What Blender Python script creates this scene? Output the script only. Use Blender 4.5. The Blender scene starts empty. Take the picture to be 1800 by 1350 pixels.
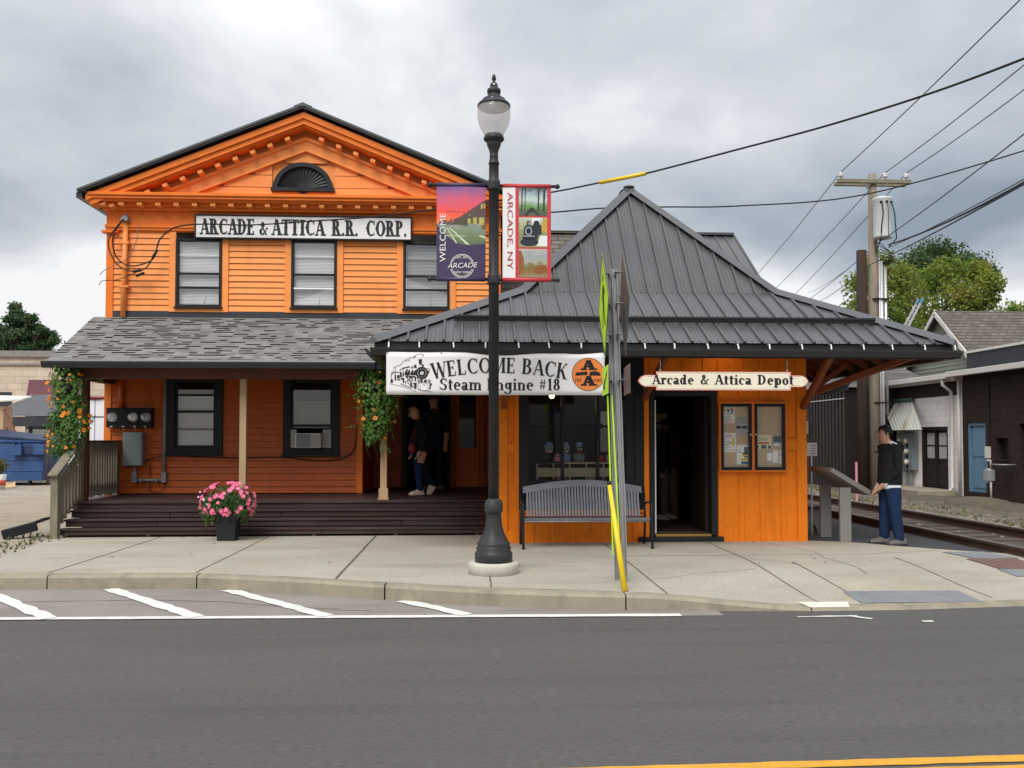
import bpy, math, random
from mathutils import Vector, Matrix
R = math.radians
random.seed(11)
scene = bpy.context.scene
COL = scene.collection

# ------------------------------------------------------------------ camera
cd = bpy.data.cameras.new("camera")
cam = bpy.data.objects.new("camera", cd); COL.objects.link(cam)
cam.location = (0, 0, 1.65)
cam.rotation_euler = (R(91.75), 0, R(-3.0))
cd.sensor_width = 36.0; cd.lens = 31.0; cd.shift_y = 0.02644
cd.clip_start = 0.1; cd.clip_end = 3000
scene.camera = cam

# ------------------------------------------------------------------ sky
SUN_EL, SUN_AZ = R(50), R(203)          # azimuth clockwise from +Y: the sun is behind the camera, veiled by cloud
world = bpy.data.worlds.new("World"); scene.world = world; world.use_nodes = True
nt = world.node_tree; nt.nodes.clear()
def WN(t, **k):
    n = nt.nodes.new(t)
    for a, b in k.items(): setattr(n, a, b)
    return n
def wmath(op, a, b=None, c=None):
    n = WN('ShaderNodeMath', operation=op)
    for i, v in enumerate((a, b, c)):
        if v is None: continue
        if isinstance(v, (int, float)): n.inputs[i].default_value = v
        else: nt.links.new(v, n.inputs[i])
    return n.outputs[0]
out = WN('ShaderNodeOutputWorld'); bg = WN('ShaderNodeBackground')
sky = WN('ShaderNodeTexSky', sky_type='NISHITA'); sky.sun_disc = False
sky.sun_elevation = SUN_EL; sky.sun_rotation = SUN_AZ
tc = WN('ShaderNodeTexCoord'); sp = WN('ShaderNodeSeparateXYZ'); nt.links.new(tc.outputs['Generated'], sp.inputs[0])
zz = wmath('MAXIMUM', sp.outputs[2], 0.0)
den = wmath('ADD', zz, 0.22)
cx = wmath('DIVIDE', sp.outputs[0], den); cy = wmath('DIVIDE', sp.outputs[1], den)
cv = WN('ShaderNodeCombineXYZ'); nt.links.new(cx, cv.inputs[0]); nt.links.new(cy, cv.inputs[1])
def wnoise(scale, detail, rough, off):
    m = WN('ShaderNodeMapping'); m.inputs['Location'].default_value = off
    nt.links.new(cv.outputs[0], m.inputs[0])
    n = WN('ShaderNodeTexNoise'); n.inputs['Scale'].default_value = scale
    n.inputs['Detail'].default_value = detail; n.inputs['Roughness'].default_value = rough
    n.inputs['Distortion'].default_value = 0.25
    nt.links.new(m.outputs[0], n.inputs['Vector']); return n.outputs['Fac']
n1 = wnoise(0.85, 8, 0.50, (3.1, 1.7, 0.0)); n2 = wnoise(2.6, 8, 0.6, (7.3, 0.4, 2.0))
cl = wmath('ADD', wmath('MULTIPLY', n1, 0.80), wmath('MULTIPLY', n2, 0.20))
# the cloud deck is thicker in a belt above the horizon, thickest to the right
belt = wmath('POWER', 2.718, wmath('MULTIPLY', wmath('POWER', wmath('DIVIDE', wmath('SUBTRACT', zz, 0.235), 0.075), 2.0), -1.0))
rightw = wmath('ADD', 0.62, wmath('MULTIPLY', sp.outputs[0], 0.8))
low = wmath('POWER', 2.718, wmath('MULTIPLY', zz, -8.0))
front = wmath('MINIMUM', wmath('MAXIMUM', wmath('MULTIPLY', sp.outputs[1], 2.0), 0.0), 1.0)
cl = wmath('ADD', cl, wmath('MULTIPLY', wmath('MULTIPLY', wmath('MULTIPLY', belt, rightw), front), 0.24))
cl = wmath('SUBTRACT', cl, wmath('MULTIPLY', low, 0.60))
ramp = WN('ShaderNodeValToRGB'); nt.links.new(wmath('ADD', wmath('MULTIPLY', wmath('SUBTRACT', cl, 0.50), 1.22), 0.5), ramp.inputs[0])
e = ramp.color_ramp.elements
e[0].position = 0.36; e[0].color = (1.0, 1.0, 1.0, 1)
e[1].position = 0.72; e[1].color = (0.30, 0.35, 0.41, 1)
x = e.new(0.47); x.color = (0.68, 0.705, 0.745, 1)
x = e.new(0.58); x.color = (0.49, 0.54, 0.60, 1)
mul = WN('ShaderNodeMixRGB', blend_type='MULTIPLY'); mul.inputs[0].default_value = 1.0
nt.links.new(ramp.outputs[0], mul.inputs[1]); mul.inputs[2].default_value = (10.6, 10.6, 10.6, 1)
# sky behind the camera dimmed near the horizon to deepen porch shade, overhead brightened
back = wmath('MINIMUM', wmath('MAXIMUM', wmath('MULTIPLY', sp.outputs[1], -2.2), 0.0), 1.0)
bk = wmath('SUBTRACT', 1.0, wmath('MULTIPLY', wmath('MULTIPLY', back, wmath('POWER', 2.718, wmath('MULTIPLY', zz, -5.0))), 0.72))
bk = wmath('MULTIPLY', bk, wmath('ADD', 0.95, wmath('MULTIPLY', wmath('POWER', zz, 2.0), 0.9)))
mulb = WN('ShaderNodeMixRGB', blend_type='MULTIPLY'); mulb.inputs[0].default_value = 1.0; cb = WN('ShaderNodeCombineXYZ')
for i in range(3): nt.links.new(bk, cb.inputs[i])
nt.links.new(mul.outputs[0], mulb.inputs[1]); nt.links.new(cb.outputs[0], mulb.inputs[2]); mul = mulb
mix = WN('ShaderNodeMixRGB'); mix.inputs[0].default_value = 0.90
nt.links.new(sky.outputs[0], mix.inputs[1]); nt.links.new(mul.outputs[0], mix.inputs[2])
nt.links.new(mix.outputs[0], bg.inputs[0]); bg.inputs[1].default_value = 0.09
nt.links.new(bg.outputs[0], out.inputs[0])

sd = bpy.data.lights.new("sun", 'SUN'); sd.energy = 2.9; sd.angle = R(36); sd.color = (1.0, 0.965, 0.91)
sun = bpy.data.objects.new("sun", sd); COL.objects.link(sun)
_d = Vector((math.sin(SUN_AZ) * math.cos(SUN_EL), math.cos(SUN_AZ) * math.cos(SUN_EL), math.sin(SUN_EL)))
sun.rotation_euler = (-_d).to_track_quat('-Z', 'Y').to_euler()
scene.view_settings.view_transform = 'Standard'; scene.view_settings.look = 'None'
scene.view_settings.gamma = 1.0; scene.view_settings.use_curve_mapping = False
scene.view_settings.exposure = 0.10
scene.cycles.use_denoising = True
scene.cycles.max_bounces = 8; scene.cycles.transparent_max_bounces = 16

# ------------------------------------------------------------------ materials
def srgb(h):
    h = h.lstrip('#'); r = []
    for i in (0, 2, 4):
        c = int(h[i:i + 2], 16) / 255
        r.append(c / 12.92 if c <= 0.04045 else ((c + 0.055) / 1.055) ** 2.4)
    return tuple(r)
def mat(name, col, rough=0.6, metal=0.0, var=0.15, scale=6.0, stretch=(1, 1, 1), bump=0.0, bscale=40.0, dirt=None, dirt_amt=0.0, dirt_scale=1.2, spec=0.5, fine=0.0, fscale=120.0, streak=None, fleck=None):
    m = bpy.data.materials.new(name); m.use_nodes = True
    t = m.node_tree; b = t.nodes['Principled BSDF']
    if max(col) < .07 and spec == .5 and rough > .38: spec = .2
    b.inputs['Roughness'].default_value = rough; b.inputs['Metallic'].default_value = metal
    b.inputs['Specular IOR Level'].default_value = spec
    g = t.nodes.new('ShaderNodeTexCoord'); mp = t.nodes.new('ShaderNodeMapping')
    mp.inputs['Scale'].default_value = stretch; t.links.new(g.outputs['Object'], mp.inputs[0])
    last = None
    def noise(sc, det=5, rg=0.6):
        n = t.nodes.new('ShaderNodeTexNoise'); n.inputs['Scale'].default_value = sc
        n.inputs['Detail'].default_value = det; n.inputs['Roughness'].default_value = rg
        t.links.new(mp.outputs[0], n.inputs['Vector']); return n.outputs['Fac']
    rgb = t.nodes.new('ShaderNodeRGB'); rgb.outputs[0].default_value = (*col, 1); last = rgb.outputs[0]
    def shade(fac, amt, sc_lo=0.25, sc_hi=0.75):
        nonlocal last
        mr = t.nodes.new('ShaderNodeMapRange'); mr.inputs[1].default_value = sc_lo; mr.inputs[2].default_value = sc_hi
        mr.inputs[3].default_value = 1 - amt; mr.inputs[4].default_value = 1 + amt
        t.links.new(fac, mr.inputs[0])
        mm = t.nodes.new('ShaderNodeMixRGB'); mm.blend_type = 'MULTIPLY'; mm.inputs[0].default_value = 1
        cmb = t.nodes.new('ShaderNodeCombineColor')
        for i in range(3): t.links.new(mr.outputs[0], cmb.inputs[i])
        t.links.new(last, mm.inputs[1]); t.links.new(cmb.outputs[0], mm.inputs[2]); last = mm.outputs[0]
    if var: shade(noise(scale), var)
    if fine: shade(noise(fscale, 2, 0.7), fine)
    if streak:                                   # (amount, scale, stretch): long soft marks
        m2_ = t.nodes.new('ShaderNodeMapping'); m2_.inputs['Scale'].default_value = streak[2]; t.links.new(g.outputs['Object'], m2_.inputs[0])
        n = t.nodes.new('ShaderNodeTexNoise'); n.inputs['Scale'].default_value = streak[1]; n.inputs['Detail'].default_value = 6; n.inputs['Roughness'].default_value = .62; t.links.new(m2_.outputs[0], n.inputs['Vector'])
        mr = t.nodes.new('ShaderNodeMapRange'); mr.inputs[1].default_value = .52; mr.inputs[2].default_value = .74; mr.inputs[3].default_value = 1; mr.inputs[4].default_value = 1 - streak[0]; t.links.new(n.outputs['Fac'], mr.inputs[0])
        mm = t.nodes.new('ShaderNodeMixRGB'); mm.blend_type = 'MULTIPLY'; mm.inputs[0].default_value = 1; cmb = t.nodes.new('ShaderNodeCombineColor')
        for i in range(3): t.links.new(mr.outputs[0], cmb.inputs[i])
        t.links.new(last, mm.inputs[1]); t.links.new(cmb.outputs[0], mm.inputs[2]); last = mm.outputs[0]
    if fleck:                                    # (colour, scale, threshold, amount): chips and spots
        n = noise(fleck[1], 3, 0.7); mr = t.nodes.new('ShaderNodeMapRange'); mr.inputs[1].default_value = fleck[2]; mr.inputs[2].default_value = fleck[2] + .04; mr.inputs[3].default_value = 0; mr.inputs[4].default_value = fleck[3]
        t.links.new(n, mr.inputs[0]); mm = t.nodes.new('ShaderNodeMixRGB'); t.links.new(mr.outputs[0], mm.inputs[0]); t.links.new(last, mm.inputs[1]); mm.inputs[2].default_value = (*fleck[0], 1); last = mm.outputs[0]
    if dirt:
        n = noise(dirt_scale, 7, 0.68)
        mr = t.nodes.new('ShaderNodeMapRange'); mr.inputs[1].default_value = 0.5; mr.inputs[2].default_value = 0.72
        mr.inputs[3].default_value = 0; mr.inputs[4].default_value = dirt_amt; t.links.new(n, mr.inputs[0])
        mm = t.nodes.new('ShaderNodeMixRGB'); t.links.new(mr.outputs[0], mm.inputs[0]); t.links.new(last, mm.inputs[1])
        mm.inputs[2].default_value = (*dirt, 1); last = mm.outputs[0]
    t.links.new(last, b.inputs['Base Color'])
    if bump:
        bn = t.nodes.new('ShaderNodeBump'); bn.inputs['Strength'].default_value = bump; bn.inputs['Distance'].default_value = 0.01
        t.links.new(noise(bscale, 4, 0.65), bn.inputs['Height']); t.links.new(bn.outputs[0], b.inputs['Normal'])
    return m
def emis(name, col, s):
    m = bpy.data.materials.new(name); m.use_nodes = True; b = m.node_tree.nodes['Principled BSDF']
    b.inputs['Base Color'].default_value = (*col, 1); b.inputs['Emission Color'].default_value = (*col, 1); b.inputs['Emission Strength'].default_value = s
    return m
def glass(name, tint=(1, 1, 1), refl=1.0, rough=0.02, wav=0.0):
    m = bpy.data.materials.new(name); m.use_nodes = True; t = m.node_tree; t.nodes.clear()
    o = t.nodes.new('ShaderNodeOutputMaterial'); tr = t.nodes.new('ShaderNodeBsdfTransparent'); gl = t.nodes.new('ShaderNodeBsdfGlossy')
    mx = t.nodes.new('ShaderNodeMixShader'); lw = t.nodes.new('ShaderNodeLayerWeight'); lw.inputs[0].default_value = .5
    pw = t.nodes.new('ShaderNodeMath'); pw.operation = 'POWER'; pw.inputs[1].default_value = 5.0; t.links.new(lw.outputs['Facing'], pw.inputs[0])
    ml = t.nodes.new('ShaderNodeMath'); ml.operation = 'MULTIPLY_ADD'; a_ = min(.9, .07 * refl); ml.inputs[1].default_value = 1 - a_; ml.inputs[2].default_value = a_
    tr.inputs[0].default_value = (*tint, 1); gl.inputs['Roughness'].default_value = rough
    if wav:
        n = t.nodes.new('ShaderNodeTexNoise'); n.inputs['Scale'].default_value = 3.0; g = t.nodes.new('ShaderNodeTexCoord')
        t.links.new(g.outputs['Object'], n.inputs['Vector']); bn = t.nodes.new('ShaderNodeBump'); bn.inputs['Strength'].default_value = wav
        t.links.new(n.outputs['Fac'], bn.inputs['Height']); t.links.new(bn.outputs[0], gl.inputs['Normal'])
    t.links.new(pw.outputs[0], ml.inputs[0]); t.links.new(ml.outputs[0], mx.inputs[0])
    t.links.new(tr.outputs[0], mx.inputs[1]); t.links.new(gl.outputs[0], mx.inputs[2]); t.links.new(mx.outputs[0], o.inputs[0])
    return m
def leafmat(name, cols, scale=3.0, trans=0.25):
    m = bpy.data.materials.new(name); m.use_nodes = True; t = m.node_tree; b = t.nodes['Principled BSDF']
    g = t.nodes.new('ShaderNodeTexCoord'); n = t.nodes.new('ShaderNodeTexNoise'); n.inputs['Scale'].default_value = scale; n.inputs['Detail'].default_value = 6
    n.inputs['Roughness'].default_value = 0.75
    t.links.new(g.outputs['Object'], n.inputs['Vector']); r = t.nodes.new('ShaderNodeValToRGB')
    t.links.new(n.outputs['Fac'], r.inputs[0]); el = r.color_ramp.elements
    el[0].position = 0.32; el[0].color = (*cols[0], 1); el[1].position = 0.68; el[1].color = (*cols[-1], 1)
    for i, c in enumerate(cols[1:-1]):
        x = el.new(0.32 + 0.36 * (i + 1) / (len(cols) - 1)); x.color = (*c, 1)
    t.links.new(r.outputs[0], b.inputs['Base Color']); b.inputs['Roughness'].default_value = 0.55
    b.inputs['Specular IOR Level'].default_value = 0.3
    tl = t.nodes.new('ShaderNodeBsdfTranslucent'); t.links.new(r.outputs[0], tl.inputs[0]); mx = t.nodes.new('ShaderNodeMixShader'); mx.inputs[0].default_value = trans
    o = t.nodes['Material Output']; t.links.new(b.outputs[0], mx.inputs[1]); t.links.new(tl.outputs[0], mx.inputs[2]); t.links.new(mx.outputs[0], o.inputs[0])
    return m
def panelmat(name, base, bw, bh, mortar, var=0.12, rough=0.85, msize=0.012, offset=0.5, bump=0.35, axis='xz', dirt=None, dirt_amt=0.0, col2=None):
    """brick-pattern material (block walls, shingles) laid out in object metres"""
    m = bpy.data.materials.new(name); m.use_nodes = True; t = m.node_tree; b = t.nodes['Principled BSDF']
    g = t.nodes.new('ShaderNodeTexCoord'); s = t.nodes.new('ShaderNodeSeparateXYZ'); c = t.nodes.new('ShaderNodeCombineXYZ')
    t.links.new(g.outputs['Object'], s.inputs[0])
    for i, a in enumerate(axis): t.links.new(s.outputs['xyz'.index(a)], c.inputs[i])
    br = t.nodes.new('ShaderNodeTexBrick'); br.offset = offset
    t.links.new(c.outputs[0], br.inputs['Vector']); br.inputs['Scale'].default_value = 1.0
    br.inputs['Brick Width'].default_value = bw; br.inputs['Row Height'].default_value = bh; br.inputs['Mortar Size'].default_value = msize
    br.inputs['Mortar Smooth'].default_value = 0.3; br.inputs['Bias'].default_value = 0.0
    br.inputs['Color1'].default_value = (*[v * (1 - var) for v in base], 1); br.inputs['Color2'].default_value = (*(col2 or [v * (1 + var) for v in base]), 1)
    br.inputs['Mortar'].default_value = (*mortar, 1)
    n = t.nodes.new('ShaderNodeTexNoise'); n.inputs['Scale'].default_value = 1.6; n.inputs['Detail'].default_value = 7; n.inputs['Roughness'].default_value = 0.65
    t.links.new(g.outputs['Object'], n.inputs['Vector'])
    mr = t.nodes.new('ShaderNodeMapRange'); mr.inputs[1].default_value = 0.3; mr.inputs[2].default_value = 0.7; mr.inputs[3].default_value = 0.8; mr.inputs[4].default_value = 1.15
    t.links.new(n.outputs['Fac'], mr.inputs[0]); mm = t.nodes.new('ShaderNodeMixRGB'); mm.blend_type = 'MULTIPLY'; mm.inputs[0].default_value = 1
    cc = t.nodes.new('ShaderNodeCombineColor')
    for i in range(3): t.links.new(mr.outputs[0], cc.inputs[i])
    t.links.new(br.outputs['Color'], mm.inputs[1]); t.links.new(cc.outputs[0], mm.inputs[2]); last = mm.outputs[0]
    if dirt:
        mr2 = t.nodes.new('ShaderNodeMapRange'); mr2.inputs[1].default_value = 0.5; mr2.inputs[2].default_value = 0.7; mr2.inputs[3].default_value = 0; mr2.inputs[4].default_value = dirt_amt
        t.links.new(n.outputs['Fac'], mr2.inputs[0]); m2 = t.nodes.new('ShaderNodeMixRGB'); t.links.new(mr2.outputs[0], m2.inputs[0]); t.links.new(last, m2.inputs[1]); m2.inputs[2].default_value = (*dirt, 1); last = m2.outputs[0]
    t.links.new(last, b.inputs['Base Color']); b.inputs['Roughness'].default_value = rough; b.inputs['Specular IOR Level'].default_value = 0.25 if max(base) > .08 else .08
    bn = t.nodes.new('ShaderNodeBump'); bn.inputs['Strength'].default_value = bump; bn.inputs['Distance'].default_value = 0.006; bn.invert = True
    t.links.new(br.outputs['Fac'], bn.inputs['Height']); t.links.new(bn.outputs[0], b.inputs['Normal'])
    return m

OR = (0.74, 0.185, 0.020)
M = dict(
 orange=mat('orange_paint_shaded', (0.48, 0.090, 0.008), 0.42, spec=.3, streak=(.25, 3.0, (1.5, 1, .5)), fleck=((.22, .07, .03), 11, .665, .75), var=0.13, scale=2.2, stretch=(0.35, 1, 5), bump=0.25, bscale=30, dirt=(0.42, 0.10, 0.02), dirt_amt=0.28, dirt_scale=1.6),  # house paint made darker and redder, porch shade put into the colour
 orange_up=mat('orange_paint_lit', (0.91, 0.315, 0.085), 0.5, spec=.25, streak=(.16, 2.6, (1.6, 1, .35)), fleck=((.45, .15, .05), 11, .675, .7), var=0.10, scale=2.0, stretch=(0.3, 1, 5), bump=0.22, bscale=30, dirt=(0.55, 0.17, 0.04), dirt_amt=0.25, dirt_scale=1.3),  # same house paint made paler, open daylight put into the colour
 orange_trim=mat('orange_trim_paint', (0.78, 0.185, 0.022), 0.5, spec=.25, fleck=((.33, .10, .03), 13, .67, .7), var=0.10, scale=4.0, bump=0.12, bscale=22, dirt=(0.36, 0.09, 0.02), dirt_amt=0.3, dirt_scale=3.0),
 orange_depot=mat('orange_depot_paint', (0.84, 0.215, 0.010), 0.55, spec=.2, streak=(.22, 2.2, (2.2, 2, .4)), fleck=((.40, .12, .03), 12, .68, .6), var=0.07, scale=5.0, bump=0.5, bscale=26, dirt=(0.50, 0.12, 0.012), dirt_amt=0.3, dirt_scale=2.0),
 lap_shade_grime=mat('shaded_grimy_lap', (0.16, 0.042, 0.012), 0.8, var=.3, scale=8),  # grime plus a painted shade line along each board lap
 gap=mat('dark_gap', (0.02, 0.012, 0.01), 0.9, var=0),
 black=mat('black_paint', (0.022, 0.024, 0.028), 0.42, var=0.2, scale=7, bump=0.1, bscale=30),
 blacktrim=mat('black_window_paint', (0.018, 0.019, 0.022), 0.45, var=0.2, scale=9),
 gutter=mat('black_gutter_metal', (0.020, 0.021, 0.024), 0.32, var=0.15, scale=3),
 slate=mat('dark_flashing', (0.045, 0.047, 0.055), 0.6, var=0.2, scale=2.5),
 roofmetal=mat('charcoal_roof_metal', (0.082, 0.083, 0.087), 0.36, 0.1, streak=(.2, 2.0, (3, .3, .3)), var=0.10, scale=1.4, dirt=(0.105, 0.105, 0.107), dirt_amt=0.4, dirt_scale=1.0),
 roofcap=mat('charcoal_ridge_cap', (0.085, 0.087, 0.093), 0.42, 0.15, var=0.10, scale=2),
 deck=mat('brown_deck_boards', (0.048, 0.028, 0.026), 0.48, var=0.28, scale=3, stretch=(0.3, 3, 3), bump=0.25, bscale=18, dirt=(0.11, 0.09, 0.085), dirt_amt=0.5, dirt_scale=2.2),
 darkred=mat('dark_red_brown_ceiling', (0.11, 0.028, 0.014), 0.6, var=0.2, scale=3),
 soffit=mat('shaded_orange_soffit', (0.19, 0.044, 0.011), 0.6, var=0.2, scale=3),  # orange darkened in the colour to stand in for shade under the eaves
 rawwood=mat('raw_pine_post', (0.42, 0.29, 0.16), 0.7, var=0.22, scale=3.0, stretch=(5, 5, 0.5), bump=0.2, bscale=20, dirt=(0.22, 0.13, 0.07), dirt_amt=0.5, dirt_scale=1.5),
 greywood=mat('weathered_grey_wood', (0.20, 0.165, 0.12), 0.8, var=0.3, scale=3.0, stretch=(6, 6, 0.6), bump=0.4, bscale=22, dirt=(0.10, 0.11, 0.075), dirt_amt=0.6, dirt_scale=2.0),
 brownwood=mat('weathered_brown_rail', (0.10, 0.065, 0.045), 0.75, var=0.3, scale=3.0, bump=0.3, bscale=22, dirt=(0.13, 0.14, 0.10), dirt_amt=0.55, dirt_scale=2.5),
 white=mat('white_paint', (0.80, 0.80, 0.78), 0.5, var=0.05, scale=4, dirt=(0.5, 0.48, 0.44), dirt_amt=0.3, dirt_scale=2.2),
 signboard=mat('white_sign_boards', (0.80, 0.80, 0.79), 0.55, var=0.06, scale=3, stretch=(0.4, 1, 7), bump=0.3, bscale=14, dirt=(0.52, 0.52, 0.52), dirt_amt=0.4, dirt_scale=3),
 vinyl=mat('white_vinyl', (0.80, 0.785, 0.79), 0.42, var=0.04, scale=1.2),
 ink=mat('black_ink', (0.022, 0.022, 0.024), 0.5, var=0),
 inkgrey=mat('weathered_black_letter', (0.035, 0.036, 0.04), 0.6, var=0.3, scale=12),
 cream=mat('cream_sign_paint', (0.80, 0.74, 0.60), 0.5, var=0.04, scale=4),
 signred=mat('sign_red_line', (0.45, 0.06, 0.04), 0.5, var=0),
 logo=mat('logo_orange', (0.86, 0.24, 0.045), 0.5, var=0.03),
 lamppole=mat('black_cast_iron', (0.036, 0.037, 0.041), 0.42, var=0.2, scale=6, bump=0.15, bscale=50, dirt=(0.08, 0.07, 0.065), dirt_amt=0.35, dirt_scale=5),
 concrete_base=mat('pale_concrete', (0.50, 0.485, 0.42), 0.9, var=0.12, scale=5, bump=0.4, bscale=45, dirt=(0.30, 0.28, 0.23), dirt_amt=0.6, dirt_scale=4, stretch=(1, 1, .35)),
 galv=mat('galvanised_steel', (0.36, 0.37, 0.37), 0.5, 0.35, var=0.15, scale=8, bump=0.1, bscale=60),
 signback=mat('bare_sign_back', (0.21, 0.185, 0.17), 0.45, 0.5, var=0.12, scale=4),
 lime=mat('fluorescent_lime', (0.55, 0.90, 0.015), 0.45, var=0.03),
 yellow=mat('yellow_plastic', (0.80, 0.58, 0.012), 0.45, var=0.08, scale=6, dirt=(0.42, 0.30, 0.02), dirt_amt=0.4, dirt_scale=5),
 benchmetal=mat('grey_bench_metal', (0.175, 0.18, 0.20), 0.34, 0.3, var=0.2, scale=9, dirt=(0.19, 0.19, 0.2), dirt_amt=0.4, dirt_scale=8),
 benchseat=mat('rusty_bench_seat', (0.10, 0.055, 0.045), 0.5, 0.2, var=0.25, scale=9),
 benchframe=mat('dark_bench_frame', (0.03, 0.03, 0.035), 0.4, 0.4, var=0.1),
 pot=mat('charcoal_planter', (0.022, 0.023, 0.027), 0.5, var=0.12, scale=6),
 steel_box=mat('grey_electrical_box', (0.20, 0.235, 0.25), 0.5, 0.1, var=0.07, scale=3, dirt=(0.15, 0.16, 0.16), dirt_amt=0.3, dirt_scale=5),
 conduit=mat('grey_plastic_conduit', (0.22, 0.24, 0.255), 0.5, var=0.08),
 meterbox=mat('black_meter_cabinet', (0.012, 0.0125, 0.013), 0.55, var=0.15),
 cable=mat('black_cable', (0.02, 0.02, 0.022), 0.6, var=0.1),
 cablegrey=mat('grey_cable', (0.13, 0.13, 0.135), 0.6, var=0.1),
 blind=mat('white_blind', (0.80, 0.80, 0.79), 0.7, var=0.05, scale=3),
 blindgrey=mat('grey_blind', (0.40, 0.40, 0.39), 0.7, var=0.05, scale=3),
 plastic_white=mat('ivory_plastic', (0.62, 0.61, 0.56), 0.5, var=0.05),
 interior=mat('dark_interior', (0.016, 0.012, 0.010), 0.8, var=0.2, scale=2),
 corkboard=mat('tan_corkboard', (0.50, 0.39, 0.27), 0.9, var=0.10, scale=7, fine=0.1, fscale=90),
 paper=mat('white_paper', (0.78, 0.78, 0.77), 0.8, var=0.03),
 papergrey=mat('grey_paper', (0.42, 0.42, 0.43), 0.8, var=0.05),
 pinkpaper=mat('pale_cream_paper', (0.74, 0.66, 0.48), 0.8, var=0.05),
 textgrey=mat('grey_print', (0.30, 0.30, 0.31), 0.8, var=0),
 redprint=mat('red_print', (0.55, 0.10, 0.07), 0.7, var=0.1), blueprint=mat('blue_print', (0.06, 0.10, 0.28), 0.7, var=0.2, scale=30),
 yellowprint=mat('yellow_print', (0.62, 0.50, 0.08), 0.7, var=0.1), teal=mat('slate_print', (0.07, 0.11, 0.13), 0.7, var=0.4, scale=40),
 darkbrown_metal=mat('dark_brown_metal_cladding', (0.022, 0.0155, 0.0145), 0.55, 0.0, spec=.3, var=0.2, scale=2, stretch=(1, 1, .4)),
 steelrail=mat('rusty_rail', (0.085, 0.045, 0.032), 0.75, 0.2, var=0.3, scale=6, bump=0.2),
 railtop=mat('polished_rail_head', (0.38, 0.34, 0.32), 0.35, 0.8, var=0.2, scale=3),
 tie=mat('dark_timber_tie', (0.05, 0.038, 0.03), 0.9, var=0.35, scale=5, bump=0.4),
 pole=mat('weathered_pole_wood', (0.25, 0.205, 0.16), 0.85, var=0.3, scale=3.0, stretch=(5, 5, 0.4), bump=0.4, bscale=15, dirt=(0.12, 0.085, 0.06), dirt_amt=0.7, dirt_scale=1.0),
 darkpole=mat('creosote_pole_wood', (0.045, 0.03, 0.024), 0.85, var=0.35, scale=3.0, stretch=(5, 5, 0.4), bump=0.4, bscale=15),
 armwood=mat('greenish_crossarm_wood', (0.22, 0.20, 0.14), 0.85, var=0.25, scale=4, stretch=(1, 5, 5), bump=0.3),
 transformer=mat('pale_grey_transformer', (0.62, 0.65, 0.66), 0.45, var=0.06, scale=3),
 porcelain=mat('white_porcelain', (0.72, 0.72, 0.72), 0.3, var=0.03),
 alum=mat('aluminium', (0.55, 0.56, 0.57), 0.4, 0.5, var=0.1),
 maroon=mat('maroon_awning', (0.10, 0.022, 0.030), 0.55, var=0.12, scale=3),
 greyroof=mat('grey_sheet_roof', (0.20, 0.205, 0.215), 0.45, 0.2, var=0.1, scale=2),
 trailer=mat('white_trailer_panel', (0.74, 0.75, 0.79), 0.35, var=0.04, scale=2),
 redlens=mat('red_lens', (0.16, 0.012, 0.02), 0.3, var=0.1),
 dumpster=mat('blue_dumpster_steel', (0.022, 0.070, 0.205), 0.5, var=0.2, scale=3, bump=0.15, dirt=(0.05, 0.10, 0.17), dirt_amt=0.5, dirt_scale=3),
 dumpdark=mat('navy_dumpster_lid', (0.012, 0.028, 0.075), 0.5, var=0.15),
 plywood=mat('tan_plywood', (0.48, 0.33, 0.20), 0.7, var=0.15, scale=3), redwood=mat('reddish_board', (0.24, 0.11, 0.07), 0.7, var=0.15),
 teal_bucket=mat('white_bucket', (0.6, 0.66, 0.66), 0.4, var=0.1),
 blocktop=mat('grey_coping', (0.23, 0.215, 0.20), 0.85, var=0.2, scale=4),
 gutterwhite=mat('white_gutter', (0.66, 0.64, 0.60), 0.5, var=0.08, scale=3, dirt=(0.35, 0.30, 0.25), dirt_amt=0.5, dirt_scale=3),
 darkdoor=mat('dark_brown_door', (0.025, 0.018, 0.016), 0.5, var=0.15), bluedoor=mat('blue_door_paint', (0.12, 0.235, 0.345), 0.5, var=0.15, scale=4),
 greensiding=mat('sage_green_siding', (0.24, 0.26, 0.21), 0.7, var=0.08, scale=3),
 awning=mat('stained_white_awning', (0.52, 0.53, 0.47), 0.55, var=0.1, scale=3, dirt=(0.22, 0.13, 0.05), dirt_amt=0.9, dirt_scale=1.7, stretch=(1.5, 1.5, 0.5)),
 greengutter=mat('green_gutter', (0.03, 0.08, 0.05), 0.5, var=0.1),
 lectern=mat('grey_powder_coat', (0.25, 0.24, 0.225), 0.5, 0.1, var=0.06), lecternprint=mat('exhibit_panel_print', (0.4, 0.38, 0.30), 0.4, var=0.4, scale=9),
 brass=mat('brass', (0.55, 0.38, 0.12), 0.35, 0.9, var=0.1),
 skin=mat('skin', (0.46, 0.255, 0.18), 0.55, var=0.06, scale=18), skinpale=mat('pale_skin', (0.50, 0.30, 0.225), 0.55, var=0.06, scale=18),
 hairblack=mat('black_hair', (0.012, 0.010, 0.009), 0.5, var=0.25, scale=40), hairblonde=mat('blonde_hair', (0.42, 0.30, 0.18), 0.5, var=0.25, scale=40, stretch=(3, 3, .5)),
 hoodie=mat('black_fleece', (0.013, 0.013, 0.014), 0.9, var=0.25, scale=14, bump=0.3, bscale=30), jeans=mat('blue_jeans', (0.014, 0.030, 0.075), 0.85, spec=.1, var=0.25, scale=9, bump=0.3, bscale=40),
 tshirt=mat('white_tshirt', (0.68, 0.70, 0.76), 0.85, var=0.05), sneaker=mat('grey_sneaker', (0.11, 0.105, 0.10), 0.7, var=0.25, scale=30), soledark=mat('dark_sole', (0.03, 0.03, 0.032), 0.7, var=0.1),
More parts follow.
